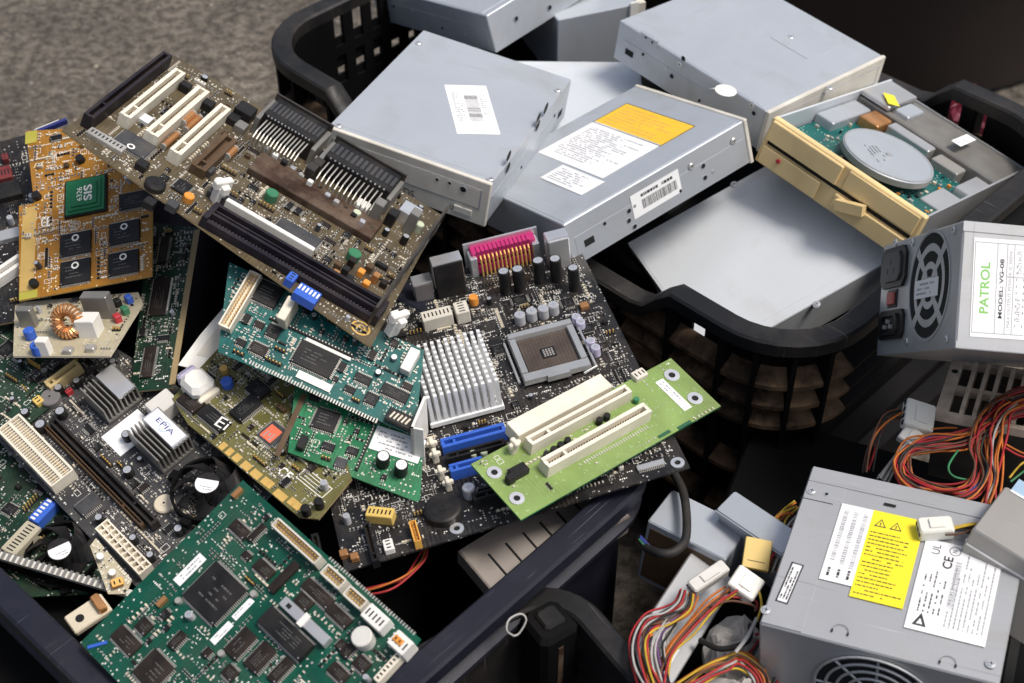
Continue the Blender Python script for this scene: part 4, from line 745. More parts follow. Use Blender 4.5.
WIRES['loop'] = [
    ('orange', 0.82, [(378.8, -71.4, 311.8), (360.8, -74.9, 309.8), (352.7, -83.8, 305.5), (339.9, -93.6, 302.6), (332.2, -109.3, 299.4), (331.9, -134.5, 300.6), (317.4, -150.5, 296.6), (292.8, -153.8, 292.7), (276.1, -136.5, 290.2), (269.9, -116.8, 289.4), (280.7, -96.1, 292.9), (302.7, -92.6, 294.6), (323.0, -92.0, 298.8), (340.6, -83.3, 302.8), (356.8, -71.7, 305.3), (378.3, -68.5, 307.1)]),
    ('red', 0.82, [(376.1, -75.6, 313.8), (360.8, -78.5, 311.9), (352.9, -80.6, 307.0), (338.1, -95.8, 304.8), (330.3, -115.4, 301.8), (329.1, -135.5, 301.4), (312.6, -152.6, 299.7), (293.2, -151.0, 293.9), (272.8, -138.8, 291.3), (269.0, -122.4, 293.1), (280.9, -102.7, 293.2), (298.2, -99.2, 297.8), (319.5, -96.9, 300.4), (340.1, -84.6, 304.6), (355.4, -73.4, 308.0), (381.0, -68.5, 309.2)]),
    ('orange', 0.82, [(375.3, -74.8, 317.0), (359.5, -78.0, 313.6), (351.3, -83.0, 308.8), (336.8, -93.6, 306.7), (331.1, -113.2, 303.5), (327.3, -135.0, 305.4), (311.4, -155.4, 301.9), (290.7, -156.5, 296.4), (272.9, -139.7, 293.5), (268.6, -120.4, 295.2), (281.3, -102.8, 295.5), (298.5, -96.7, 298.8), (318.2, -98.6, 301.7), (334.5, -92.3, 307.5), (355.9, -79.3, 311.2), (376.8, -76.2, 312.9)]),
    ('red', 0.82, [(380.5, -67.7, 311.4), (362.1, -78.2, 310.8), (349.2, -80.6, 305.6), (339.4, -94.4, 303.1), (331.2, -112.7, 299.5), (330.3, -133.4, 299.1), (316.3, -153.0, 297.3), (291.5, -150.6, 291.3), (278.0, -136.6, 289.1), (269.5, -118.1, 290.1), (282.2, -102.6, 291.4), (298.3, -97.5, 294.0), (323.6, -92.0, 298.6), (340.1, -88.7, 303.1), (358.1, -74.3, 306.3), (377.3, -73.6, 308.5)]),
    ('red', 0.82, [(378.8, -71.3, 313.3), (358.1, -76.6, 312.2), (351.0, -80.3, 306.5), (336.6, -95.8, 305.2), (325.9, -116.6, 302.9), (325.3, -133.2, 302.0), (315.7, -149.6, 298.7), (292.8, -151.9, 293.4), (273.5, -138.9, 293.0), (271.1, -119.3, 292.9), (282.3, -101.4, 295.0), (298.4, -98.2, 297.9), (320.1, -98.1, 299.5), (341.1, -86.5, 304.5), (355.2, -78.1, 308.3), (379.7, -74.2, 309.2)]),
    ('black', 0.82, [(376.5, -73.5, 316.4), (360.7, -76.2, 313.6), (346.2, -83.6, 309.1), (336.4, -99.0, 307.7), (328.0, -116.3, 304.0), (326.9, -135.5, 305.2), (311.3, -154.8, 302.0), (293.4, -149.9, 295.7), (276.7, -138.1, 294.7), (270.3, -117.8, 293.7), (281.7, -105.0, 297.2), (298.3, -102.1, 299.1), (320.9, -97.3, 302.2), (340.1, -90.5, 307.7), (354.0, -80.0, 309.4), (373.2, -80.5, 313.1)]),
    ('blue', 0.82, [(380.2, -70.6, 312.9), (359.7, -72.3, 310.0), (349.0, -79.9, 305.5), (340.1, -88.9, 303.3), (328.7, -113.5, 300.2), (328.0, -130.4, 300.9), (313.7, -148.8, 297.8), (296.0, -144.5, 291.5), (276.4, -135.6, 291.0), (275.5, -116.1, 289.8), (283.9, -101.5, 291.8), (298.7, -96.9, 295.1), (322.4, -97.3, 297.7), (342.1, -89.1, 302.3), (352.9, -82.8, 307.0), (380.6, -74.0, 307.6)]),
    ('orange', 0.82, [(377.6, -66.8, 313.6), (361.4, -76.0, 312.8), (347.2, -75.9, 306.8), (338.2, -91.1, 305.8), (327.0, -114.9, 303.1), (324.2, -132.1, 301.5), (312.5, -145.5, 298.8), (292.6, -145.3, 295.2), (275.9, -137.7, 292.6), (274.1, -120.6, 293.1), (282.9, -107.4, 294.3), (300.2, -103.4, 297.3), (320.9, -98.4, 300.9), (340.0, -88.6, 304.5), (357.3, -80.2, 308.0), (377.8, -78.9, 309.9)]),
    ('brown', 0.82, [(377.8, -68.6, 315.5), (361.3, -71.9, 315.3), (345.5, -77.8, 310.1), (336.2, -92.7, 307.5), (324.8, -116.5, 303.8), (323.9, -137.7, 304.8), (313.8, -151.9, 301.2), (294.6, -150.0, 296.6), (275.1, -137.7, 295.2), (272.2, -122.4, 295.2), (281.9, -106.2, 296.7), (297.0, -107.5, 299.7), (318.2, -105.6, 302.7), (336.7, -97.8, 308.2), (355.1, -87.9, 310.7), (376.9, -80.9, 312.5)]),
    ('brown', 0.82, [(383.0, -62.7, 311.2), (362.3, -68.8, 310.1), (349.7, -72.0, 304.4), (333.0, -92.2, 303.8), (327.2, -110.2, 301.0), (326.4, -129.4, 299.0), (315.3, -145.9, 297.2), (293.5, -143.7, 291.1), (279.9, -129.2, 289.7), (277.1, -118.8, 290.6), (282.0, -105.1, 292.2), (298.0, -102.2, 295.9), (322.4, -101.7, 297.6), (340.7, -93.9, 303.4), (356.9, -78.9, 305.0), (379.6, -79.2, 307.6)]),
    ('red', 0.82, [(380.3, -65.3, 314.5), (362.0, -69.0, 312.4), (346.5, -74.7, 306.3), (333.0, -90.8, 306.0), (322.8, -114.4, 301.4), (325.9, -129.3, 301.4), (311.0, -148.8, 299.5), (297.0, -143.4, 293.4), (278.2, -133.3, 293.2), (274.4, -117.7, 292.9), (280.1, -111.0, 293.8), (299.2, -106.7, 298.0), (318.6, -104.4, 299.6), (341.0, -92.3, 305.7), (354.7, -82.2, 307.3), (376.1, -80.0, 311.2)]),
    ('red', 0.82, [(378.3, -66.9, 317.4), (357.7, -70.1, 315.3), (347.2, -79.0, 310.4), (329.8, -95.9, 307.8), (323.4, -116.9, 303.6), (320.5, -131.6, 304.4), (312.2, -147.1, 301.1), (294.9, -147.4, 296.9), (277.6, -131.3, 293.8), (274.8, -120.5, 293.8), (282.6, -110.2, 296.1), (299.1, -110.2, 298.8), (318.7, -108.3, 301.8), (336.8, -96.4, 308.1), (354.6, -90.9, 310.4), (373.9, -82.5, 312.8)]),
    ('black', 0.82, [(380.7, -58.7, 311.8), (361.4, -64.6, 309.9), (346.4, -69.3, 305.6), (335.5, -87.0, 302.2), (322.6, -112.5, 300.8), (321.8, -132.5, 300.1), (312.0, -143.2, 297.2), (297.0, -140.7, 291.0), (280.9, -130.3, 289.3), (276.7, -114.2, 289.6), (283.4, -107.3, 292.3), (298.8, -104.3, 295.4), (320.8, -106.4, 298.9), (340.0, -93.5, 303.1), (356.4, -84.7, 306.7), (377.1, -79.1, 307.2)]),
    ('orange', 0.82, [(380.5, -64.1, 315.2), (358.1, -68.4, 312.4), (343.4, -75.9, 307.9), (329.6, -93.3, 305.8), (322.8, -113.2, 301.7), (318.6, -131.9, 302.9), (311.5, -142.9, 298.8), (295.9, -144.5, 295.0), (280.6, -128.9, 291.2), (277.6, -121.2, 292.9), (281.5, -109.9, 293.4), (298.6, -110.1, 296.8), (321.4, -109.2, 300.8), (337.7, -100.9, 306.0), (358.9, -83.9, 307.2), (375.9, -83.2, 310.0)]),
    ('brown', 0.82, [(376.1, -64.9, 316.7), (359.7, -68.2, 314.5), (346.5, -71.5, 309.3), (329.5, -89.6, 307.9), (320.2, -114.0, 304.0), (320.0, -131.2, 304.7), (309.3, -146.5, 300.7), (296.6, -142.2, 296.2), (280.0, -131.0, 294.9), (278.4, -120.2, 293.9), (283.4, -111.9, 296.4), (298.9, -111.5, 299.6), (320.2, -107.8, 303.3), (339.3, -102.7, 308.3), (354.6, -89.7, 310.0), (375.3, -84.8, 312.0)]),
    ('red', 0.82, [(379.6, -57.6, 311.6), (360.6, -63.3, 309.6), (348.0, -70.9, 304.7), (334.6, -84.1, 302.2), (325.0, -107.4, 299.0), (322.6, -126.4, 300.3), (314.0, -137.7, 296.5), (299.9, -136.2, 291.5), (282.7, -127.7, 289.6), (278.6, -117.4, 289.2), (282.6, -108.7, 293.0), (299.4, -109.5, 295.1), (324.2, -104.5, 297.7), (343.1, -93.8, 302.7), (357.5, -88.3, 306.0), (379.6, -83.2, 308.5)]),
    ('orange', 0.82, [(373.4, -73.1, 309.8), (353.9, -84.3, 308.6), (345.7, -101.8, 306.5), (341.8, -121.8, 302.6), (336.2, -142.7, 299.8), (329.9, -158.6, 296.8)]),
    ('red', 0.82, [(372.3, -80.2, 312.9), (353.4, -88.6, 311.6), (346.9, -103.9, 308.4), (341.2, -120.1, 304.9), (331.1, -144.7, 302.5), (327.2, -159.6, 297.6)]),
    ('orange', 0.82, [(369.8, -79.2, 314.1), (350.3, -89.6, 314.1), (341.4, -106.2, 309.4), (337.1, -125.1, 307.3), (333.2, -142.1, 303.7), (323.2, -162.2, 300.8)]),
    ('orange', 0.82, [(371.8, -73.0, 311.0), (352.6, -86.7, 309.9), (345.8, -101.5, 305.7), (336.7, -121.4, 303.6), (333.6, -141.6, 300.3), (323.5, -159.2, 295.4)]),
    ('white', 0.82, [(372.7, -68.6, 311.2), (352.2, -86.8, 310.8), (339.1, -104.4, 308.7), (332.8, -123.7, 305.9), (331.1, -139.5, 301.3), (320.3, -160.6, 298.6)]),
    ('red', 0.82, [(370.4, -71.0, 315.0), (347.0, -85.8, 312.7), (337.7, -102.2, 311.0), (332.3, -120.0, 307.4), (327.1, -143.9, 304.6), (320.7, -164.1, 300.1)]),
    ('orange', 0.82, [(373.1, -63.2, 309.5), (348.0, -82.1, 308.7), (341.1, -101.0, 305.8), (332.6, -117.2, 303.0), (328.4, -137.3, 300.7), (320.8, -160.6, 296.7)]),
    ('orange', 0.82, [(370.5, -69.2, 312.6), (347.3, -83.9, 312.0), (337.5, -97.7, 307.5), (330.6, -122.8, 305.3), (328.1, -140.2, 302.3), (317.8, -159.8, 297.7)]),
    ('orange', 0.82, [(344.6, -110.1, 305.1), (357.5, -119.7, 305.9), (370.8, -123.6, 305.6)]),
    ('red', 0.82, [(343.9, -117.0, 307.6), (353.7, -124.8, 307.5), (367.8, -128.7, 308.0)]),
    ('green', 0.82, [(313.4, -111.6, 299.6), (303.2, -125.0, 298.2), (306.5, -135.0, 297.7), (320.4, -137.4, 297.6)]),
    ('yellow', 0.82, [(346.8, -129.8, 290.8), (358.0, -117.3, 292.2), (370.9, -113.2, 292.8)]),
    ('green', 0.82, [(346.4, -134.0, 291.6), (360.1, -122.9, 293.5), (372.4, -115.8, 293.3)]),
]
WIRES['molex'] = [
    ('red', 0.82, [(282.2, -71.2, 289.9), (273.5, -73.0, 289.3), (262.1, -90.3, 285.6), (257.6, -104.2, 270.8)]),
    ('black', 0.82, [(283.2, -72.8, 292.8), (271.8, -74.8, 291.4), (261.5, -93.5, 288.0), (258.2, -106.2, 272.2)]),
    ('orange', 0.82, [(284.6, -68.5, 294.1), (270.0, -79.0, 294.6), (258.4, -92.1, 288.8), (254.5, -105.6, 274.0)]),
    ('brown', 0.82, [(284.3, -64.5, 289.3), (270.8, -73.6, 289.6), (259.3, -88.0, 285.4), (253.0, -103.8, 269.1)]),
    ('black', 0.82, [(284.3, -65.3, 292.8), (267.7, -73.5, 291.7), (260.0, -90.6, 286.5), (251.1, -106.5, 272.0)]),
    ('brown', 0.82, [(281.0, -66.2, 294.1), (269.1, -73.7, 293.7), (256.3, -94.8, 289.9), (252.3, -109.4, 274.3)]),
    ('black', 0.82, [(282.0, -63.0, 289.2), (270.9, -67.8, 290.2), (257.8, -87.5, 284.1), (252.9, -103.8, 269.1)]),
    ('orange', 0.738, [(301.3, -84.4, 292.5), (313.9, -80.7, 291.8), (321.7, -82.6, 290.8)]),
]
WIRES['ribbon'] = [
    ('white', 0.902, [(293.9, -86.0, 281.8), (276.8, -106.6, 280.1), (266.8, -118.8, 272.8)]),
    ('white', 0.902, [(292.8, -87.7, 284.7), (275.4, -107.1, 281.5), (264.8, -118.0, 273.7)]),
    ('white', 0.902, [(291.1, -88.1, 286.6), (273.7, -106.9, 283.6), (263.4, -119.8, 277.1)]),
    ('white', 0.902, [(292.1, -83.2, 281.2), (274.0, -103.4, 280.0), (264.2, -114.9, 271.3)]),
    ('white', 0.902, [(291.2, -83.8, 283.8), (272.5, -103.9, 282.5), (262.3, -116.3, 274.5)]),
    ('white', 0.902, [(289.7, -85.1, 286.0), (271.0, -106.0, 285.2), (260.6, -117.6, 276.9)]),
    ('white', 0.902, [(289.9, -79.8, 282.2), (271.8, -100.1, 279.7), (261.1, -112.6, 272.2)]),
]
WIRES['atx'] = [
    ('orange', 0.82, [(123.9, -214.4, 267.8), (117.0, -227.1, 268.0), (105.1, -236.0, 266.7), (94.3, -241.5, 266.5), (88.7, -252.2, 270.9), (87.5, -268.0, 274.0), (92.1, -288.6, 274.2)]),
    ('red', 0.82, [(121.4, -214.4, 269.9), (116.9, -226.8, 270.2), (104.4, -235.4, 267.9), (92.7, -241.0, 268.3), (87.1, -253.3, 272.1), (87.0, -270.0, 275.5), (91.6, -291.0, 276.9)]),
    ('yellow', 0.82, [(120.2, -215.8, 272.0), (115.2, -229.4, 272.7), (103.8, -237.4, 269.9), (93.0, -242.0, 270.7), (85.3, -253.3, 273.7), (85.7, -272.2, 279.0), (89.7, -293.4, 279.2)]),
    ('violet', 0.82, [(120.8, -213.6, 268.6), (115.8, -223.6, 268.0), (103.5, -232.9, 266.5), (92.6, -236.8, 265.3), (84.6, -252.3, 270.6), (84.7, -268.3, 273.3), (90.8, -289.3, 274.2)]),
    ('brown', 0.82, [(120.1, -213.0, 270.6), (113.8, -225.6, 270.1), (102.6, -234.1, 268.2), (92.0, -239.5, 269.1), (84.7, -251.1, 271.2), (84.8, -272.0, 276.8), (89.4, -291.8, 276.6)]),
    ('black', 0.82, [(118.6, -213.7, 272.5), (113.8, -226.8, 273.0), (101.9, -233.7, 270.4), (90.6, -240.0, 270.4), (83.2, -254.3, 274.7), (83.1, -272.6, 278.0), (88.3, -293.6, 278.8)]),
    ('orange', 0.82, [(117.7, -211.4, 267.4), (112.9, -222.6, 268.8), (103.3, -228.8, 265.5), (91.0, -234.7, 265.4), (82.0, -251.4, 270.3), (83.0, -269.5, 274.0), (86.9, -290.8, 273.5)]),
    ('white', 0.82, [(116.6, -211.6, 269.5), (112.8, -222.1, 269.7), (102.6, -229.5, 267.8), (90.1, -236.5, 268.8), (82.2, -252.4, 271.4), (81.2, -271.7, 275.8), (86.8, -293.2, 277.1)]),
    ('red', 0.82, [(115.0, -213.3, 272.7), (111.5, -224.6, 273.2), (101.2, -230.1, 269.8), (88.4, -237.0, 270.9), (80.0, -253.2, 274.3), (80.9, -274.2, 279.0), (84.8, -294.7, 277.4)]),
    ('violet', 0.82, [(115.0, -209.7, 268.1), (111.2, -220.0, 267.7), (101.9, -226.5, 266.2), (89.2, -232.6, 266.5), (80.6, -250.4, 269.1), (79.8, -270.0, 273.3), (84.8, -292.1, 273.3)]),
    ('black', 0.82, [(114.7, -212.0, 271.1), (110.6, -220.6, 270.6), (101.1, -227.2, 268.8), (87.7, -234.6, 269.0), (78.7, -251.1, 272.8), (78.1, -272.6, 277.0), (83.3, -293.3, 276.0)]),
    ('white', 0.82, [(113.8, -210.9, 272.0), (108.4, -221.7, 272.9), (100.4, -228.6, 271.2), (86.5, -233.8, 270.7), (77.6, -253.2, 273.8), (78.2, -275.3, 278.8), (83.3, -295.3, 278.1)]),
    ('red', 0.82, [(112.8, -209.0, 268.6), (109.3, -218.6, 268.3), (101.0, -223.3, 266.7), (87.4, -229.0, 265.3), (77.6, -248.6, 269.7), (77.2, -270.9, 273.5), (81.4, -293.3, 274.7)]),
    ('white', 0.82, [(107.9, -233.3, 261.3), (101.6, -245.3, 267.4), (98.4, -259.4, 271.2), (98.7, -287.7, 269.2)]),
    ('white', 0.82, [(108.0, -234.2, 263.8), (99.4, -246.9, 269.9), (97.2, -263.3, 274.3), (98.1, -289.5, 272.4)]),
    ('black', 0.82, [(107.7, -234.8, 265.8), (100.1, -248.0, 272.7), (95.3, -262.7, 275.8), (97.7, -290.5, 274.6)]),
    ('white', 0.82, [(106.7, -230.5, 261.1), (98.0, -243.9, 267.5), (94.8, -261.8, 272.5), (96.0, -288.3, 270.5)]),
    ('violet', 0.82, [(105.9, -232.9, 264.5), (98.3, -245.8, 270.3), (92.8, -262.2, 274.5), (95.9, -289.9, 272.6)]),
    ('white', 0.82, [(104.2, -233.1, 266.2), (97.2, -246.8, 272.0), (91.6, -264.6, 277.1), (95.5, -290.1, 274.1)]),
    ('white', 0.82, [(104.6, -230.6, 262.1), (96.1, -243.8, 268.5), (92.7, -262.8, 273.0), (94.3, -289.3, 270.0)]),
    ('white', 0.82, [(104.0, -232.1, 265.1), (96.2, -243.8, 270.2), (90.6, -263.3, 275.1), (93.1, -291.2, 272.5)]),
    ('white', 0.82, [(102.1, -230.8, 266.1), (95.3, -244.8, 272.1), (89.6, -265.5, 276.5), (92.1, -291.4, 274.3)]),
    ('white', 0.82, [(103.5, -226.5, 262.4), (94.6, -242.2, 268.1), (89.4, -263.1, 272.6), (92.1, -288.7, 269.3)]),
]
WIRES['long'] = [
    ('yellow', 0.82, [(160.0, -215.0, 282.4), (147.4, -222.6, 282.3), (132.7, -231.7, 277.6), (118.5, -246.2, 272.9), (102.0, -264.0, 271.4), (95.5, -289.5, 271.3)]),
    ('orange', 0.82, [(158.7, -216.3, 283.8), (146.9, -221.0, 283.3), (131.8, -232.3, 279.6), (116.8, -246.4, 274.6), (100.8, -266.3, 275.0), (94.8, -290.6, 273.9)]),
    ('red', 0.82, [(158.0, -216.3, 286.8), (146.9, -222.6, 286.3), (131.0, -233.0, 282.1), (114.8, -247.5, 276.4), (100.5, -267.5, 277.2), (93.7, -291.3, 277.0)]),
    ('brown', 0.82, [(157.6, -212.4, 282.6), (147.0, -217.5, 281.7), (130.1, -229.9, 278.2), (116.1, -242.6, 271.9), (100.2, -264.8, 272.5), (92.9, -288.7, 271.6)]),
    ('orange', 0.82, [(157.3, -212.9, 284.5), (146.1, -219.0, 284.0), (128.9, -230.6, 280.9), (114.5, -243.6, 274.9), (98.0, -264.1, 274.4), (91.5, -289.2, 273.2)]),
    ('brown', 0.82, [(157.7, -212.0, 286.4), (144.0, -218.9, 286.4), (129.6, -228.9, 281.7), (113.9, -245.0, 276.4), (97.2, -266.2, 276.3), (90.1, -290.1, 275.9)]),
    ('orange', 0.82, [(157.3, -206.8, 281.1), (144.8, -215.7, 282.7), (128.0, -226.1, 278.7), (114.2, -239.2, 271.4), (97.4, -261.7, 272.3), (90.4, -286.6, 271.6)]),
    ('red', 0.82, [(130.8, -226.5, 280.0), (142.8, -225.5, 280.5), (157.9, -226.3, 278.6), (159.3, -231.3, 275.6)]),
    ('brown', 0.82, [(129.1, -233.2, 282.9), (143.0, -229.2, 282.9), (157.1, -230.4, 280.9), (158.7, -233.2, 277.9)]),
]
WIRES['low'] = [
    ('orange', 0.82, [(103.7, -278.9, 262.1), (122.2, -267.0, 266.0), (136.7, -261.6, 265.6), (150.7, -255.0, 261.1), (164.2, -264.9, 255.5), (166.1, -277.5, 249.5)]),
    ('yellow', 0.82, [(103.8, -280.7, 264.3), (121.6, -268.7, 266.4), (136.7, -264.0, 268.0), (148.8, -258.9, 264.3), (162.1, -268.2, 258.3), (164.8, -279.0, 251.7)]),
    ('brown', 0.82, [(105.4, -283.7, 265.6), (120.7, -272.5, 269.4), (136.8, -266.0, 269.7), (148.5, -261.5, 267.3), (161.6, -268.7, 259.5), (163.9, -281.4, 254.7)]),
    ('white', 0.82, [(105.2, -283.0, 262.4), (122.8, -271.9, 265.9), (137.1, -265.6, 266.1), (149.6, -257.0, 261.1), (161.6, -267.2, 257.0), (164.7, -278.7, 250.2)]),
    ('orange', 0.82, [(106.0, -284.6, 264.8), (123.7, -272.1, 267.0), (137.8, -265.8, 267.5), (147.6, -261.6, 263.6), (159.9, -270.0, 258.0), (163.5, -279.4, 251.9)]),
    ('red', 0.82, [(105.5, -285.5, 266.2), (123.3, -275.2, 268.8), (136.9, -268.6, 270.1), (147.7, -262.4, 265.6), (159.0, -269.9, 259.5), (161.6, -281.2, 254.9)]),
    ('yellow', 0.82, [(106.3, -285.3, 261.9), (123.3, -273.0, 265.6), (138.5, -267.9, 265.6), (147.2, -261.4, 261.5), (158.7, -270.0, 256.6), (160.2, -279.5, 250.9)]),
    ('white', 0.82, [(107.5, -286.5, 263.3), (124.4, -275.3, 266.6), (138.5, -269.7, 267.9), (146.6, -264.5, 263.9), (156.2, -271.8, 258.3), (159.2, -280.8, 251.4)]),
    ('red', 0.82, [(107.2, -288.9, 266.4), (124.5, -278.0, 269.2), (138.4, -273.7, 270.0), (146.5, -266.5, 265.4), (154.9, -271.9, 260.2), (157.2, -283.2, 254.9)]),
    ('yellow', 0.82, [(108.6, -287.6, 261.6), (124.1, -277.2, 265.1), (138.5, -271.6, 266.8), (145.4, -266.0, 261.2), (156.5, -270.4, 255.2), (157.2, -280.0, 250.2)]),
    ('black', 2.0, [(123.8, -240.4, 255.6), (135.2, -251.2, 261.9), (151.4, -247.8, 265.9), (156.9, -237.6, 268.2)]),
]
WIRES['side'] = [
    ('yellow', 0.82, [(161.7, -222.0, 283.4), (161.0, -233.8, 283.4), (158.3, -244.5, 284.2)]),
    ('white', 1.3, [(157.6, -243.5, 283.7), (151.2, -254.6, 280.9), (142.4, -263.5, 275.5)]),
    ('yellow', 0.82, [(162.4, -239.6, 270.6), (165.1, -248.9, 263.9), (162.6, -259.9, 257.2)]),
    ('red', 0.902, [(150.4, -254.1, 250.5), (163.3, -236.2, 254.0), (174.9, -240.5, 252.0), (175.9, -258.1, 247.9), (169.5, -272.1, 243.6)]),
    ('red', 0.902, [(151.2, -254.9, 251.2), (164.3, -240.8, 255.7), (174.2, -243.0, 253.2), (175.5, -256.9, 249.8), (168.0, -273.7, 247.1)]),
    ('black', 0.902, [(154.0, -257.2, 254.5), (162.3, -245.1, 258.3), (171.2, -245.0, 256.4), (172.2, -258.7, 252.7), (166.8, -274.7, 249.3)]),
]
WIRES['knot'] = [
    ('red', 0.82, [(206.3, -138.8, 262.2), (197.1, -152.6, 265.8), (189.1, -165.4, 268.7), (187.5, -177.2, 265.3), (182.2, -193.3, 261.0)]),
    ('orange', 0.82, [(206.7, -140.6, 264.2), (194.4, -153.2, 268.2), (188.9, -163.2, 269.6), (187.2, -178.5, 268.3), (179.5, -193.1, 264.7)]),
    ('white', 0.82, [(206.1, -137.4, 266.7), (192.7, -153.8, 271.2), (188.3, -166.7, 273.3), (183.1, -181.2, 270.9), (176.1, -193.4, 266.5)]),
    ('brown', 0.82, [(207.5, -132.8, 261.9), (196.1, -147.5, 266.7), (187.9, -163.8, 267.7), (184.9, -174.1, 265.6), (178.5, -188.8, 262.1)]),
    ('black', 0.82, [(202.5, -136.6, 264.5), (191.7, -151.1, 268.5), (186.1, -162.8, 270.9), (183.5, -176.1, 267.4), (176.7, -190.7, 264.8)]),
    ('yellow', 0.82, [(203.3, -135.0, 266.3), (190.9, -150.8, 271.2), (184.0, -165.2, 272.8), (182.6, -177.4, 270.5), (175.5, -192.3, 265.9)]),
    ('orange', 0.82, [(202.0, -131.7, 262.1), (190.9, -143.3, 265.6), (184.0, -160.7, 267.6), (179.7, -175.5, 266.6), (173.6, -188.7, 262.4)]),
    ('brown', 0.82, [(201.5, -131.7, 263.2), (189.9, -145.9, 267.4), (180.4, -163.2, 270.3), (179.4, -177.2, 267.8), (173.4, -191.8, 265.1)]),
    ('yellow', 0.82, [(200.1, -130.5, 267.0), (188.2, -145.5, 270.8), (181.1, -164.0, 271.6), (178.2, -176.3, 270.4), (171.6, -189.9, 266.1)]),
    ('orange', 0.82, [(201.8, -128.2, 262.7), (187.7, -143.0, 265.4), (179.4, -160.9, 268.6), (177.6, -173.5, 266.1), (171.2, -185.3, 261.7)]),
    ('white', 0.82, [(171.1, -180.9, 267.9), (181.9, -169.2, 269.7), (190.0, -156.7, 269.3), (202.5, -144.9, 264.3)]),
    ('white', 0.82, [(171.2, -184.9, 269.5), (182.3, -172.7, 272.0), (188.4, -159.6, 271.9), (202.7, -147.7, 265.5)]),
    ('red', 0.82, [(173.1, -189.2, 271.9), (183.9, -175.4, 274.0), (190.2, -164.4, 275.3), (201.5, -152.5, 269.3)]),
    ('yellow', 0.82, [(170.1, -171.7, 269.9), (177.4, -155.3, 271.2), (187.5, -145.8, 271.3), (197.9, -141.9, 270.8)]),
    ('orange', 0.82, [(169.6, -174.4, 273.1), (177.2, -158.7, 273.9), (186.1, -151.2, 274.7), (197.3, -146.8, 272.7)]),
]
WIRES['cable'] = [
    ('black', 3.2, [(116.5, -96.3, 261.9), (120.7, -124.3, 269.7), (122.3, -150.0, 275.0), (118.6, -174.1, 277.4), (110.2, -185.1, 277.1), (99.0, -183.5, 275.1), (91.1, -174.9, 269.8)]),
]
WIRES['bluewire'] = [
    ('blue', 0.738, [(89.6, -157.7, 261.5), (95.3, -168.5, 264.8), (100.0, -171.9, 263.4)]),
    ('blue', 0.738, [(88.9, -161.8, 265.0), (93.2, -170.6, 266.4), (97.5, -175.9, 266.2)]),
    ('green', 0.738, [(87.7, -165.1, 267.0), (91.8, -173.1, 268.8), (96.2, -178.7, 268.8)]),
]
WIRES['red_left'] = [
    ('red', 0.82, [(-99.8, -204.4, 262.4), (-86.2, -203.8, 266.0), (-72.8, -196.6, 266.7), (-64.4, -179.4, 264.8), (-59.8, -164.4, 262.1)]),
    ('orange', 0.82, [(-98.8, -206.8, 263.8), (-85.5, -207.2, 267.8), (-71.5, -198.2, 267.8), (-63.5, -182.0, 265.9), (-58.3, -166.9, 263.8)]),
    ('red', 0.82, [(-97.3, -212.2, 266.5), (-83.9, -211.5, 271.3), (-71.4, -202.6, 270.5), (-61.2, -186.2, 268.6), (-56.9, -170.0, 266.6)]),
]
WIRES['tie'] = [
    ('white', 0.738, [(1.3, -248.9, 271.8), (-2.6, -248.4, 277.6), (-1.3, -243.8, 282.1), (4.5, -240.1, 281.3), (9.1, -241.6, 277.0), (5.2, -246.1, 270.1), (0.6, -247.8, 270.3)]),
]
WIRES['delta'] = [
    ('yellow', 0.738, [(280.9, -198.2, 319.1), (290.0, -199.0, 322.1), (297.8, -198.0, 322.5), (307.5, -194.9, 320.7)]),
    ('black', 0.738, [(279.1, -202.8, 323.0), (288.5, -202.2, 324.7), (297.1, -200.3, 324.7), (307.1, -196.4, 321.7)]),
    ('yellow', 0.738, [(278.3, -205.2, 325.1), (287.9, -205.0, 326.9), (295.9, -203.6, 327.2), (305.8, -199.3, 324.2)]),
    ('brown', 0.738, [(280.1, -202.2, 320.3), (289.4, -202.5, 321.9), (298.0, -200.1, 321.0), (307.0, -197.8, 320.3)]),
    ('black', 0.738, [(279.3, -205.2, 322.8), (288.5, -204.7, 323.9), (296.5, -204.0, 324.5), (306.3, -200.2, 322.6)]),
    ('brown', 0.738, [(278.1, -208.4, 324.6), (287.2, -208.2, 326.7), (296.0, -205.6, 325.8), (305.4, -202.7, 324.4)]),
    ('black', 0.738, [(280.5, -204.4, 319.0), (289.2, -206.0, 322.4), (297.4, -204.0, 322.0), (306.9, -201.1, 320.4)]),
]
SPOT = {}
SPOT['bag'] = (503.5, 774.8, 120.0)
SPOT['pink'] = (515.6, 582.8, 170.0)
SPOT['fan'] = (-212.7, -130.9, 290.0)
SPOT['fan2'] = (-313.1, -166.0, 262.0)
SPOT['plug'] = (-229.0, -51.8, 312.0)
SPOT['molex'] = (293.7, -71.7, 294.0)
SPOT['molexw'] = (288.7, -86.1, 286.0)
SPOT['atxplug'] = (131.4, -201.4, 272.0)
SPOT['clear'] = (152.5, -215.6, 284.0)
SPOT['clear2'] = (274.4, -200.6, 322.0)
SPOT['yellow'] = (165.8, -185.1, 276.0)
SPOT['paper'] = (150.9, -242.2, 258.0)
SPOT['bracket'] = (23.1, -154.4, 262.0)
SPOT['strip2'] = (-303.8, -192.0, 262.0)
SPOT['tan'] = (-281.6, -222.7, 262.0)
SPOT['plug2'] = (-210.8, -19.8, 330.0)
SPOT['wplate'] = (-65.1, -99.9, 318.0)
SPOT['blue'] = (-395.0, 225.7, 345.0)
SPOT['stack1'] = (-15.9, 876.5, 30.0)
SPOT['shard'] = (146.2, -268.1, 262.0)
SPOT['copper'] = (-238.3, -102.1, 300.0)

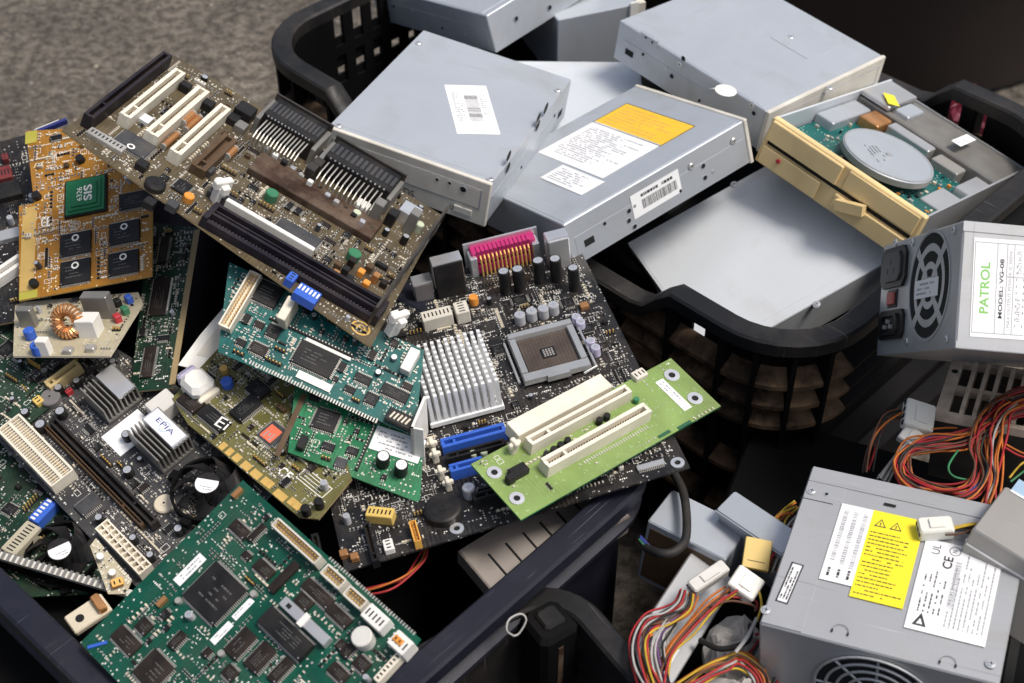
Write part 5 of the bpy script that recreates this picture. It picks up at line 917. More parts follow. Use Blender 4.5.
# ------------------------------------------------------------------ component library: every maker gets (root, matrix, L, W, h, options)
CACHE = {}
def cached(key, make, smooth=None):
    if key not in CACHE:
        M = make(); me = M.mesh(key[0])
        if smooth: smooth_by_angle(me, smooth)
        CACHE[key] = me
    return CACHE[key]
RN = random.Random(11)
def q(v): return round(v*2)/2
def k_slot(root, mx, L, W, h, o):
    m = o['mat']; L, W = q(L), max(5., q(W))
    sw = L < W
    if sw: L, W = W, L
    if m == 'ivory': W = q(W*1.2)
    def mk():
        M = MB(); a = W/2; g = W*.17
        M.box(-L/2, L/2, -a, a, .02, h*.45, m)
        for s in (-1, 1): M.box(-L/2, L/2, *(sorted((s*a, s*g))), h*.45, h, m, .25)
        for s in (-1, 1): M.box(*sorted((s*L/2, s*(L/2-2.5))), -g, g, h*.45, h-.2, m)
        M.box(-L/2+L*.18, -L/2+L*.18+2, -g, g, h*.45, h-.4, m)
        return M
    if sw: mx = mx @ Matrix.Rotation(math.pi/2, 4, 'Z')
    s = link('expansion_slot', cached(('expansion_slot', L, W, h, m), mk), root, mx)
    def mc():
        M = MB(); n = int(L/2.5)
        for i in range(n):
            for sd in (-1, 1): M.cb(-L/2+3+(L-6)*(i+.5)/n, sd*W*.13, .8, .5, h*.45, h*.6, 'brown_plastic')
        return M
    link('contacts', cached(('contacts', L, W, h, m), mc), s)
def k_slot1(root, mx, L, W, h, o):
    m = o['mat']; M = MB(); a = W/2
    M.box(-L/2, L/2, -a, a, .02, h*.35, m)
    for y0, y1, z in ((-a, -a*.62, .75), (-a*.3, -a*.02, 1), (a*.2, a*.38, .9), (a*.7, a, 1)): M.box(-L/2, L/2, y0, y1, h*.35, h*z, m, .3)
    for s in (-1, 1): M.box(*sorted((s*L/2, s*(L/2-5))), -a, a, h*.3, h*1.05, m, .4)
    s = M.build('cpu_slot', root, mx)
    M = MB(); n = int(L/3)
    for i in range(n):
        x = -L/2+6+(L-12)*(i+.5)/n
        for y in (-a*.5, a*.1, a*.55): M.cb(x, y, 1.0, a*.1, h*.35, h*.62, 'chip_grey')
    M.build('contacts', s, stuff=True)
def k_chip(root, mx, L, W, h, o):
    m = o.get('mat', 'chip_black'); L, W = max(2.5, q(L)), max(2.5, q(W))
    def mk():
        M = MB(); M.cham(-L/2, L/2, -W/2, W/2, .35, h, m, min(.5, h*.25)); M.cyl(-L/2+1.2, -W/2+1.2, .45, h-.02, h+.03, 'grey_ink', 8); return M
    c = link('chip', cached(('chip', L, W, h, m), mk), root, mx)
    def mp():
        M = MB(); pitch = 1.27
        def row(n, fx):
            for i in range(n): fx(i)
        if o.get('pins') == 4 or L >= W:
            n = max(2, int((L-1)/pitch))
            for i in range(n):
                x = -L/2+.7+(L-1.4)*(i+.5)/n
                for s in (-1, 1): M.box(x-.32, x+.32, *sorted((s*(W/2-.1), s*(W/2+.9))), .4, h*.6, 'tin'); M.box(x-.32, x+.32, *sorted((s*(W/2+.9), s*(W/2+1.6))), .02, .4, 'tin')
        if o.get('pins') == 4 or W > L:
            n = max(2, int((W-1)/pitch))
            for i in range(n):
                y = -W/2+.7+(W-1.4)*(i+.5)/n
                for s in (-1, 1): M.box(*sorted((s*(L/2-.1), s*(L/2+.9))), y-.32, y+.32, .4, h*.6, 'tin'); M.box(*sorted((s*(L/2+.9), s*(L/2+1.6))), y-.32, y+.32, .02, .4, 'tin')
        return M
    link('pins', cached(('pins', L, W, h, o.get('pins')), mp), c, stuff=True)
    if min(L, W) > 5:
        M = MB(); r = random.Random(int(L*7+W)); lx = max(L, W)*.32; ly = min(L, W)*.28
        print_rows(M, -lx, lx, -ly, ly, 3 if min(L, W) < 12 else 4, 'chip_ink', r, .85, .28, h+.04)
        if o.get('logo') == 'V': M.ring(0, ly*.9, min(L, W)*.09, min(L, W)*.15, h+.03, h+.06, 'silk', 10)
        k = M.build('marking', c, Matrix.Rotation(math.pi/2, 4, 'Z') if W > L else None, stuff=True)
def k_cap(root, mx, L, W, h, o):
    r = max(1., round(L*2)/4); m = o['mat']; top = o.get('top', m)
    def mk():
        M = MB(); M.cyl(0, 0, r, .02, h*.1, m, 18, r1=r); M.cyl(0, 0, r*.93, h*.1, h*.15, m, 18); M.cyl(0, 0, r, h*.15, h-.5, m, 18)
        M.cyl(0, 0, r, h-.5, h, m, 18, r1=r*.9); M.ring(0, 0, r*.8, r*.92, h-.1, h+.12, m, 18); M.cyl(0, 0, r*.8, h-.2, h+.05, top, 18)
        if top != m:
            M.cb(0, 0, r*1.1, .25, h, h+.09, 'grey_ink'); M.cb(0, 0, .25, r*1.1, h, h+.1, 'grey_ink')
        return M
    link('capacitor', cached(('capacitor', r, h, m, top), mk, 40), root, mx)
def k_bar(root, mx, L, W, h, o):
    m = o['mat']; M = MB(); c = min(.6, h*.25, L*.2, W*.2)
    if h > 3:
        M.cham(-L/2, L/2, -W/2, W/2, .02, h, m, c)
        n = o.get('name', '')
        if 'header' in n or 'connector' in n or 'jumper' in n or 'slot' in n:
            k = max(2, int(max(L, W)/3)); lx = L >= W
            for i in range(k):
                t = (i+.5)/k-.5
                M.cb(t*L*.9 if lx else 0, 0 if lx else t*W*.9, *( (1.1, W*.45) if lx else (L*.45, 1.1)), h-.3, h+.05, 'void')
    else: M.box(-L/2, L/2, -W/2, W/2, .02, max(h, .15), m)
    M.build(o.get('name', 'component'), root, mx)
def k_clip(root, mx, L, W, h, o):
    m = o['mat']; M = MB(); M.cham(-L*.28, L*.28, -W*.28, W*.28, .02, h*.75, m, .8)
    M.cham(-L*.5, L*.5, -W*.22, W*.22, h*.55, h*.85, m, .8); M.cham(-L*.2, L*.2, -W*.5, W*.5, h*.7, h, m, .8)
    M.build('latch', root, mx)
def k_dipswitch(root, mx, L, W, h, o):
    M = MB(); M.cham(-L/2, L/2, -W/2, W/2, .02, h, o['mat'], .4); b = M.build('dip_switch', root, mx)
    M = MB(); n = 6
    for i in range(n): M.cb(-L/2+L*(i+.5)/n, W*.12, L/n*.5, W*.4, h-.2, h+.5, 'white_plastic')
    M.build('levers', b, stuff=True)
def k_comb_port(root, mx, L, W, h, o):
    # rear-panel connector seen from behind: black shell at the board edge, bent pins in front of it
    M = MB(); M.cham(-L/2, L/2, -W*.2, W*.5, .02, h, 'black_plastic', .8); M.box(-L/2-3, L/2+3, W*.5, W*.5+2, .02, h+2, 'dark_metal')
    for s in (-1, 1): M.cham(*sorted((s*L/2, s*(L/2+4))), -W*.3, W*.5, .02, h*.8, 'grey_metal', .6)
    n = 13
    for i in range(n): M.cb(-L/2+L*(i+.5)/n, W*.15, L/n*.6, W*.35, h-.6, h+.3, 'chip_grey')
    b = M.build('rear_port', root, mx)
    M = MB()
    for i in range(n):
        x = -L/2+3+(L-6)*(i+.5)/n; M.tube([(x, -W*.2, h*.75), (x, -W*.62, h*.72), (x, -W*.75, h*.55), (x, -W*.75, 0)], .7, 'tin', 5); M.cb(x, -W*.22, 1.3, .6, h-1, h+.2, 'silver')
    M.build('bent_pins', b, stuff=True)
def k_metal_can(root, mx, L, W, h, o):
    M = MB(); M.cham(-L/2, L/2, -W/2, W/2, .02, h, 'silver', .6); M.box(-L*.3, L*.3, -W*.3, W*.3, h-.1, h+.1, 'zinc'); M.build('usb_port', root, mx)
def k_bracket(root, mx, L, W, h, o):
    M = MB(); M.box(-L/2, L/2, -1, 1, -8, h+8, o['mat'])
    for i in range(6): M.cb(-L/2+L*(i+.5)/6, 0, L*.05, 2.4, -4, h*.6, 'grey_metal')
    M.build('end_bracket', root, mx)
def k_coilcan(root, mx, L, W, h, o):
    M = MB(); r = max(2, min(L, W)/2)
    M.tube([(-L/2, 0, r), (L/2, 0, r)], r, o['mat'], 12); M.tube([(-L/2-.3, 0, r), (-L/2+1.2, 0, r)], r*1.05, 'tin', 12); M.tube([(L/2-1.2, 0, r), (L/2+.3, 0, r)], r*1.05, 'tin', 12)
    M.build('inductor', root, mx)
def k_coil(root, mx, L, W, h, o):
    M = MB(); r = L/2; M.cyl(0, 0, r, .02, h-1, o['mat'], 24); M.cyl(0, 0, r, h-1, h, o['mat'], 24, r1=r*.88); M.ring(0, 0, r*.12, r*.3, h-.1, h+.3, o['mat'], 16); M.cyl(0, 0, r*.12, h-.1, h+.02, 'void', 10)
    ob = M.build('buzzer', root, mx); smooth_by_angle(ob.data)
def k_ringlogo(root, mx, L, W, h, o):
    M = MB(); r = L/2; M.ring(0, 0, r*.8, r, .02, h, o['mat'], 20); M.ring(0, 0, r*.35, r*.5, .02, h, o['mat'], 16); M.cb(0, 0, r*1.5, r*.12, .02, h+.05, o['mat']); M.build('emblem', root, mx)
def k_heatplate(root, mx, L, W, h, o):
    M = MB(); a = min(L, W)/2; M.cham(-L/2, L/2, -W/2, W/2, .02, h*.4, 'chip_black', .4)
    for i, s in enumerate((.92, .78, .62)): M.cham(-L/2*s, L/2*s, -W/2*s, W/2*s, h*(.4+.2*i), h*(.6+.2*i), o['mat'], .5)
    b = M.build('heat_spreader', root, mx)
    put_text('SIS', 'silk', b, L*.1, 0, h+.06, W*.42, L*.2, 90); put_text('6326', 'silk', b, -L*.1, 0, h+.06, W*.36, L*.12, 90)
def k_text(root, mx, L, W, h, o):
    link('lettering', text_mesh(o['text'], o['mat']), root, mx @ Matrix.Translation((0, 0, h*.001)) @ Matrix.Diagonal((L*.001, W*.001, 1, 1)))
def k_toroid(root, mx, L, W, h, o):
    M = MB(); R = L*.36; r = L*.14; n = 30; pts = [(R*math.cos(2*math.pi*i/n), 0, R*math.sin(2*math.pi*i/n)+R+r+1) for i in range(n)]
    M.tube(pts, r, 'beige', 10, True)
    c = M.build('toroid_coil', root, mx @ Matrix.Rotation(-.5, 4, 'X')); smooth_by_angle(c.data, 50)
    M = MB()
    for i in range(22):
        a = 2*math.pi*i/24; ce = Vector((R*math.cos(a), 0, R*math.sin(a)+R+r+1)); d = Vector((math.cos(a), 0, math.sin(a)))
        M.tube([tuple(ce+d*((r+.8)*math.cos(t*math.pi/5))+Vector((0, 1, 0))*((r+.8)*math.sin(t*math.pi/5))) for t in range(10)], .95, 'copper', 5, True)
    M.build('winding', c, stuff=True)
def k_stripeblock(root, mx, L, W, h, o):
    M = MB(); M.cham(-L/2, L/2, -W/2, W/2, .02, h, 'black_plastic', .5); b = M.build('voltage_block', root, mx); M = MB()
    for i in range(5): M.rbox((-L*.3+i*L*.15, 0), (1.4, W*.55), -.3, h-.1, h+.2, 'beige')
    M.build('contacts', b, stuff=True)
def k_header(root, mx, L, W, h, o):
    m = o['mat']; M = MB(); t = min(1.6, min(L, W)*.16); M.box(-L/2, L/2, -W/2, W/2, .02, h*.4, m)
    for s in (-1, 1): M.box(-L/2, L/2, *sorted((s*W/2, s*(W/2-t))), h*.4, h, m, .2); M.box(*sorted((s*L/2, s*(L/2-t))), -W/2+t, W/2-t, h*.4, h, m)
    lx = L >= W; a, b = (L, W) if lx else (W, L)
    if o.get('rows') == 2:
        M.cb(0, 0, *((L-2*t, 2.2) if lx else (2.2, W-2*t)), h*.4, h*.95, m)
        for i in range(int(a/2.6)+1):
            u = -a/2+a*(i+.5)/(int(a/2.6)+1); M.cb(*((u, 0) if lx else (0, u)), *((.7, W-2*t) if lx else (L-2*t, .7)), h*.4, h*.9, m)
    c = M.build('pin_header', root, mx); M = MB(); n = max(3, int(a/2.6))
    for i in range(n):
        for s in ((-1, 1) if b > 5 else (0,)):
            u = -a/2+t+(a-2*t)*(i+.5)/n; v = s*b*.17*(1.35 if o.get('rows') == 2 else 1); x, y = (u, v) if lx else (v, u)
            M.cb(x, y, .8, .8, h*.4, h*.88, 'gold')
    M.build('pins', c, stuff=True)
def k_padrow(root, mx, L, W, h, o):
    M = MB(); n = max(3, int(L/2.2))
    for i in range(n): M.cb(-L/2+L*(i+.5)/n, 0, 1.1, max(1.2, min(W, 3.)), .03, .25, o['mat'])
    M.build('contact_pads', root, mx, stuff=True)
def k_pinrow(root, mx, L, W, h, o):
    M = MB(); lx = L >= W; a = max(L, W); n = max(3, int(a/2.54))
    M.cb(0, 0, *((a, 2.4) if lx else (2.4, a)), .02, 1.2, 'black_plastic')
    for i in range(n):
        u = -a/2+a*(i+.5)/n; M.cb(u if lx else 0, 0 if lx else u, .9, .9, 1.2, 1.2+max(1, h), o['mat'])
    M.build('pin_row', root, mx, stuff=True)
def k_goldpad(root, mx, L, W, h, o):
    M = MB(); M.box(-L/2, L/2, -W/2, W/2, .03, .35, o['mat'], .1); M.build('gold_finger', root, mx)
def k_frame(root, mx, L, W, h, o):
    M = MB(); t = .6
    for s in (-1, 1): M.box(-L/2, L/2, *sorted((s*W/2, s*(W/2-t))), .03, .12, o['mat']); M.box(*sorted((s*L/2, s*(L/2-t))), -W/2+t, W/2-t, .03, .12, o['mat'])
    for i in range(3): M.cb(0, -W*.25+i*W*.25, L*.7, .5, .03, .11, o['mat'])
    M.build('silkscreen_box', root, mx)
def k_metal_clip(root, mx, L, W, h, o):
    M = MB(); M.cham(-L/2, L/2, -W/2, W/2, h*.5, h, o['mat'], .5); M.box(-L/2, L/2, -W/2, -W*.2, .02, h*.5, o['mat']); M.box(-L*.2, L*.2, W*.3, W*.38, h, h+.4, 'void')
    M.box(-L/2-1, L/2+1, -W*.05, W*.05, h, h+1, 'white_plastic'); M.build('crystal_bracket', root, mx)
def k_cpu_socket(root, mx, L, W, h, o):
    M = MB(); M.cham(-L*.47, L*.47, -W*.47, W*.47, .02, 2, 'black_plastic', .5); b = M.build('cpu_socket', root, mx)
    M = MB(); t = .12
    M.box(-L/2, L/2, -W/2, -W/2+W*t*1.4, 3, h, 'socket_steel', .8); M.box(-L/2, L/2, W/2-W*t, W/2, 3, h, 'socket_steel', .8)
    for s in (-1, 1): M.box(*sorted((s*L/2, s*(L/2-L*t))), -W/2+W*t*1.4, W/2-W*t, 3, h-.2, 'socket_steel', .8)
    M.cb(0, -W/2-1, L*.35, 4, 4, h+1, 'socket_steel', .8)
    M.build('load_frame', b)
    M = MB(); M.box(-L*.37, L*.37, -W*.35, W*.37, 1.8, 3.4, 'socket_brown'); n = 14
    for i in range(n):
        for j in range(n):
            x, y = (-.34+.68*(i+.5)/n)*L, (-.32+.66*(j+.5)/n)*W
            if abs(x) < L*.13 and abs(y) < W*.13: continue
            M.cb(x, y, .7, .7, 3.4, 3.8, 'brown_plastic')
    M.build('contact_field', b, stuff=True)
    M = MB(); M.ring(0, 0, L*.11, L*.145, 3.4, 4.2, 'black_plastic', 4, math.pi/4, math.pi/4+2*math.pi)
    for i in range(4):
        for j in range(4): M.cb((i-1.5)*L*.042, (j-1.5)*W*.042, L*.026, W*.026, 3.4, 4.1, 'tin')
    M.build('centre_pads', b)
    M = MB(); M.tube([(L/2+3, W*.45, 4), (L/2+3, -W*.5, 4), (L/2-8, -W*.55-2, 5)], 1, 'steel', 8); M.build('load_lever', b); M = MB(); M.tube([(-L/2-3, W*.4, 3), (-L/2-3, -W*.42, 3)], 1, 'steel', 8); M.build('load_lever', b)
def k_pin_heatsink(root, mx, L, W, h, o):
    L *= 1.0; M = MB(); M.cham(-L/2, L/2, -W/2, W/2, 2, 6, 'alloy', .6); b = M.build('heatsink', root, mx); me = None; n = 11
    def mk():
        P = MB(); P.cb(0, 0, L/n*.6, W/n*.6, 6, 31, 'alloy', .3); return P
    me = cached(('heatsink_pin', L, W), mk)
    for i in range(n):
        for j in range(n): link('heatsink_pin', me, b, xf(-L/2+L*(i+.5)/n, -W/2+W*(j+.5)/n))
def k_tower_port(root, mx, L, W, h, o):
    m = o['mat']; W = max(W, 12); M = MB(); M.cham(-L/2, L/2, -W/2, W/2, .02, h-.8, m, .8); M.box(-L/2-.3, L/2+.3, -W/2+1, W/2+.5, h-1.2, h, 'silver', .3)
    M.box(-L/2-.4, -L/2+.05, -W/2+2, W/2, h*.3, h-1, 'silver'); M.box(L/2-.05, L/2+.4, -W/2+2, W/2, h*.3, h-1, 'silver'); M.build('rear_port', root, mx)
def k_magenta_port(root, mx, L, W, h, o):
    W = max(W, 9); M = MB(); M.cham(-L/2, L/2, -2, W/2+3, h*.5, h, 'magenta', 1.2); M.box(-L/2, L/2, -2, 1, .02, h*.35, 'magenta'); n = 13
    for i in range(n): M.cb(-L*.42+L*.84*(i+.5)/n, 1, L/n*.5, W*.75, h-.4, h+1, 'magenta')
    b = M.build('parallel_port', root, mx)
    M = MB()
    for i in range(n):
        x = -L*.4+L*.8*(i+.5)/n; M.tube([(x, -2, h*.8), (x, -5, h*.75), (x, -6, h*.5), (x, -6, 0)], .8, 'gold', 5)
    M.build('bent_pins', b, stuff=True)
    for s in (-1, 1):
        M = MB(); M.cham(-3, 3, -5, W/2+2, .02, h*.85, 'silver', .8); M.build('port_bracket', b, xf(s*(L/2-1), 0))
    M = MB(); M.box(-L/2-4, L/2+4, W/2+3, W/2+5, .02, h+2, 'silver'); M.build('face_plate', b)
def k_screw_ring(root, mx, L, W, h, o):
    M = MB(); r = L/2; M.ring(0, 0, r*.45, r, .02, max(h, .5), 'silver', 20); M.cyl(0, 0, r*.45, .01, .06, 'void', 14); M.build('mounting_hole', root, mx)
def k_fin_heatsink(root, mx, L, W, h, o):
    M = MB(); M.cham(-L/2, L/2, -W/2, W/2, 1, 4, 'grey_metal', .5); b = M.build('heatsink', root, mx); n = 9
    def mk():
        P = MB(); P.box(-.7, .7, -W/2, W/2, 4, h, 'grey_metal', .15); return P
    me = cached(('heatsink_fin', W, h), mk)
    for i in range(n): link('heatsink_fin', me, b, xf(-L/2+.8+(L-1.6)*i/(n-1)))
    M = MB(); M.cham(-L*.02, L*.46, -W*.48, W*.48, h-2, h+1.2, 'silver', .4); p = M.build('top_plate', b)
    if o.get('text'):
        M = MB(); M.box(L*.0, L*.44, -W*.44, W*.44, h+1.2, h+1.35, 'white_paper'); M.ring(L*.22, 0, L*.13, L*.15, h+1.35, h+1.42, 'blue_label', 20); M.build('label', p)
        put_text(o['text'], 'wire_blue', p, L*.25, 0, h+1.5, W*.5, L*.13, -90)
def k_atx_plug(root, mx, L, W, h, o):
    m = o['mat']; M = MB(); a, b = (L, W); M.box(-L/2, L/2, -W/2, W/2, .02, h*.45, m); nx, ny = 2, 10
    if L > W: nx, ny = 10, 2
    for i in range(nx+1): M.cb(-L/2+.5+(L-1)*i/nx, 0, 1.1, W, h*.45, h, m)
    for j in range(ny+1): M.cb(0, -W/2+.5+(W-1)*j/ny, L, 1.1, h*.45, h-.05, m)
    c = M.build('power_socket', root, mx); M = MB()
    for i in range(nx):
        for j in range(ny): M.cb(-L/2+L*(i+.5)/nx, -W/2+W*(j+.5)/ny, L/nx*.5, W/ny*.5, h*.45, h*.72, 'beige')
    M.build('contacts', c, stuff=True)
def k_screw(root, mx, L, W, h, o):
    def mk():
        M = MB(); M.cyl(0, 0, 3.2, 0, .5, 'steel', 16, r1=3.4); M.cyl(0, 0, 2.6, .5, 1.1, 'silver', 16, r1=1.9); M.cb(0, 0, 3, .5, 1.05, 1.14, 'void'); M.cb(0, 0, .5, 3, 1.05, 1.15, 'void'); return M
    link('screw', cached(('screw', 1), mk, 40), root, mx)
def k_hole(root, mx, L, W, h, o):
    M = MB()
    if L == W: M.cyl(0, 0, max(.8, L/2), .0, .12, 'void', 12); M.ring(0, 0, max(.8, L/2), max(.8, L/2)+.35, 0, .3, 'zinc', 12)
    else: M.box(-L/2, L/2, -W/2, W/2, 0, .12, 'void')
    M.build('hole', root, mx)
def k_tab(root, mx, L, W, h, o):
    M = MB(); L = max(L, 10); W = max(W, 8); M.cham(-L/2, L/2, -W/2, W/2, 0, 1, 'zinc', .3); M.cyl(-L*.2, 0, 1.3, .9, 1.1, 'void', 10); M.cyl(L*.2, -W*.1, 1.3, .9, 1.1, 'void', 10); M.box(-L/2, L/2, W/2-1, W/2, 0, 3, 'zinc'); M.build('tab', root, mx)
def k_emboss(root, mx, L, W, h, o):
    M = MB(); M.cham(-L/2, L/2, -W/2, W/2, 0, .5, 'zinc', .4); M.build('raised_panel', root, mx)
def k_seam(root, mx, L, W, h, o):
    M = MB(); M.cb(0, 0, L, .6, 0, .1, 'void'); M.build('seam', root, mx)
def k_hanger(root, mx, L, W, h, o):
    M = MB(); r = L/2; M.ring(0, 0, r*.92, r, 0, .15, 'grey_metal', 14, 0, math.pi)
    for s in (-1, 1): M.cb(s*r*.95, -1, r*.22, r*.45, 0, .16, 'void')
    M.build('punched_hanger', root, mx)
def k_label(root, mx, L, W, h, o):
    m = o['mat']; M = MB(); rnd = random.Random(int(L*13+W*5))
    if m == 'white_disc': M.cyl(0, 0, L/2, .02, .2, m, 22); M.build('label', root, mx); return
    M.box(-L/2, L/2, -W/2, W/2, .02, .15, m); b = M.build('label', root, mx); M = MB(); z = .2; ink = 'ink'
    if o.get('code'):
        wide = L > W
        if wide: print_code(M, -L*.3, L*.42, -W*.28, W*.12, ink, rnd, z, .9); print_rows(M, -L*.3, L*.4, W*.2, W*.4, 1, ink, rnd, .9, .6, z)
        else:
            for i in range(24): y = -W*.24+W*.55*i/24; M.cb(L*.05, y, L*.32, W*.012*rnd.choice((.6, 1.2)), z-.05, z, ink)
            print_rows(M, -L*.4, -L*.16, -W*.25, W*.35, 14, 'grey_ink', rnd, .8, .5, z); print_rows(M, L*.25, L*.42, -W*.1, W*.3, 10, 'grey_ink', rnd, .8, .5, z)
    elif o.get('bars'):
        for c, (a0, a1) in enumerate(((-.46, .42), (-.3, .38), (-.34, .3))):
            y = -W*.3+c*W*.3; print_code(M, -L*.3+c*2, L*.42, y-W*.08, y+W*.06, 'grey_ink', rnd, z, 1.1); print_rows(M, -L*.44, -L*.32, y-W*.06, y+W*.06, 1, ink, rnd, 1, .7, z)
    elif o.get('warn'):
        print_rows(M, -W*.45, W*.43, -L*.47, L*.27, 17, 'brown_plastic', rnd, .92, .3, z)
        for x in (-W*.3, W*.0):
            M.add([(x-4, L*.32, z), (x+4, L*.32, z), (x, L*.32+7, z)], [(0, 1, 2)], 'ink'); M.add([(x-2.8, L*.32+.8, z+.05), (x+2.8, L*.32+.8, z+.05), (x, L*.32+5.7, z+.05)], [(0, 1, 2)], 'yellow_warn'); M.cb(x, L*.32+2.6, .7, 2.6, z, z+.1, 'ink')
        put_text('!', 'ink', b, W*.3, L*.38, z, .5, 1, -90); M.v = [(y, -x, zz) for x, y, zz in M.v]
    elif o.get('spec'):
        print_rows(M, -L*.3, L*.3, W*.1, W*.42, 5, 'ink', rnd, .85, .33, z); print_rows(M, -L*.4, L*.42, -W*.46, W*.06, 9, 'grey_ink', rnd, .85, .36, z); print_code(M, -L*.2, L*.3, -W*.02, W*.06, 'grey_ink', rnd, z+.03, 1)
        M.add([(-L*.44, W*.38, z), (-L*.44+9, W*.38-4, z), (-L*.44+9, W*.38+5, z)][:0]+[(-L*.45, W*.24, z), (-L*.45, W*.42, z), (-L*.31, W*.33, z)], [(2, 1, 0)], 'ink'); M.add([(-L*.43, W*.29, z+.05), (-L*.43, W*.37, z+.05), (-L*.37, W*.33, z+.05)], [(2, 1, 0)], 'white_paper')
        put_text('CE', 'ink', b, L*.28, W*.16, z+.08, 10, 6); put_text('N', 'ink', b, L*.42, W*.1, z+.08, 2.4, 3); M.ring(L*.42, W*.1, 3.2, 3.7, z, z+.06, 'ink', 18); put_text('UL', 'ink', b, L*.4, W*.34, z+.08, 8, 5)
    elif o.get('patrol'):
        t = .5
        for s in (-1, 1): M.box(-L*.47, L*.47, *sorted((s*W*.46, s*(W*.46-t))), .15, z, 'grey_ink')
        for x in (-.47, -.06, .12, .25): M.cb(x*L, 0, .5, W*.92, .15, z, 'grey_ink')
        M.box(L*.12, L*.47, W*.12, W*.12+.5, .15, z, 'grey_ink')
        put_text('PATROL', 'green_ink', b, -L*.27, 0, z+.02, W*.52, L*.17, 90); put_text('MODEL: VG-08', 'ink', b, L*.03, 0, z+.02, W*.6, L*.075, 90); put_text('MAX OUTPUT POWER IS 300W', 'grey_ink', b, L*.185, 0, z+.02, W*.78, L*.06, 90)
        put_text('OUTPUT', 'grey_ink', b, L*.36, W*.28, z+.02, W*.24, L*.06, 90); put_text('INPUT', 'grey_ink', b, L*.36, -W*.2, z+.02, W*.24, L*.06, 90)
        for x in (.3, .43): print_rows(M, x*L, x*L+1, -W*.4, W*.4, 12, 'grey_ink', rnd, .8, .4, z)
    elif m == 'yellow_label':
        t = .8
        for s in (-1, 1): M.box(-L/2, L/2, *sorted((s*W/2, s*(W/2-t))), .15, z, 'ink'); M.box(*sorted((s*L/2, s*(L/2-t))), -W/2, W/2, .15, z, 'ink')
        if L > W: print_rows(M, -L*.43, L*.4, -W*.4, W*.4, 7, 'amber_plastic', rnd, .85, .4, z)
        else:
            print_rows(M, -W*.43, W*.4, -L*.4, L*.4, 7, 'amber_plastic', rnd, .85, .4, z)
            o2 = [(y, -x, zz) for x, y, zz in M.v[32:]]; M.v[32:] = o2
    elif m == 'white_frame':
        t = 1.0
        for s in (-1, 1): M.box(-L/2, L/2, *sorted((s*W/2, s*(W/2-t))), .15, z, 'ink'); M.box(*sorted((s*L/2, s*(L/2-t))), -W/2, W/2, .15, z, 'ink')
        print_rows(M, -L*.4, L*.4, -W*.35, W*.35, 3, 'ink', rnd, .85, .5, z)
    elif m in ('white_paper', 'red_label') and max(L, W) > 9:
        if L >= W: print_rows(M, -L*.42, L*.42, -W*.38, W*.38, max(2, int(W/3.4)), 'grey_ink', rnd, .7, .42, z)
        else:
            print_rows(M, -W*.42, W*.42, -L*.38, L*.38, max(2, int(L/3.4)), 'grey_ink', rnd, .7, .42, z); M.v = [(y, -x, zz) for x, y, zz in M.v]
    elif m == 'blue_label': M.box(-L/2, L/2, -W/2, -W/2+2, .15, z, 'white_paper')
    if M.v: M.build('print', b, stuff=True)
def k_disc(root, mx, L, W, h, o):
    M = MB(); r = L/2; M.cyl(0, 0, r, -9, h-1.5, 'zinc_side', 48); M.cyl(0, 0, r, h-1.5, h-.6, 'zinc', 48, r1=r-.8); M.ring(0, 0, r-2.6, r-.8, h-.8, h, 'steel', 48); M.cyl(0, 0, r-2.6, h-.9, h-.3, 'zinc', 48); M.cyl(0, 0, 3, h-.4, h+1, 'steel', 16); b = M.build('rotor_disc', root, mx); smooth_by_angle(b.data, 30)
    M = MB(); rnd = random.Random(3); print_rows(M, -r*.3, r*.34, -r*.5, -r*.12, 4, 'ink', rnd, .8, .28, h-.2); M.build('print', b, Matrix.Rotation(-.5, 4, 'Z'), stuff=True)
def k_iec(root, mx, L, W, h, o):
    def oct(a, b, c): return [(-a+c, -b), (a-c, -b), (a, -b+c), (a, b-c), (a-c, b), (-a+c, b), (-a, b-c), (-a, -b+c)]
    M = MB(); M.prism(oct(L/2, W/2, min(L, W)*.2), 0, 2.5, 'black_plastic'); b = M.build('mains_socket', root, mx); M = MB(); P = oct(L*.36, W*.36, min(L, W)*.16); Q = oct(L*.28, W*.28, min(L, W)*.13); n = 8
    if o.get('female'):
        M.prism(P, 2.5, 4, 'chip_grey'); M.build('socket_insert', b); M = MB()
        for x, y in ((0, W*.12), (-L*.12, -W*.1), (L*.12, -W*.1)): M.cb(x, y, 1.5, 4, 4, 4.06, 'void')
        M.build('contact_slots', b)
    else:
        v = [(x, y, 4.5) for x, y in P]+[(x, y, 4.5) for x, y in Q]+[(x, y, 2.6) for x, y in Q]; M.add(v, [(i, (i+1) % n, n+(i+1) % n, n+i) for i in range(n)]+[(n+i, n+(i+1) % n, 2*n+(i+1) % n, 2*n+i) for i in range(n)]+[tuple(range(2*n, 3*n))], 'black_plastic'); M.prism(P, 2.4, 2.5, 'black_plastic')
        v2 = [(x, y, 2.5) for x, y in P]+[(x, y, 4.5) for x, y in P]; M.add(v2, [(i, (i+1) % n, n+(i+1) % n, n+i) for i in range(n)], 'black_plastic'); M.build('socket_insert', b)
        for x, y in ((0, W*.1), (-L*.12, -W*.08), (L*.12, -W*.08)):
            M = MB(); M.cb(0, 0, 1.2, 3, 2.4, 5.5, 'tin'); M.build('pin', b, xf(x, y))
def k_switch(root, mx, L, W, h, o):
    M = MB(); M.cham(-L/2, L/2, -W/2, W/2, 0, 1, 'black_plastic', .4); M.cham(-L*.32, L*.32, -W*.36, W*.36, 1, 3, 'red_ink', .5); M.build('voltage_switch', root, mx)
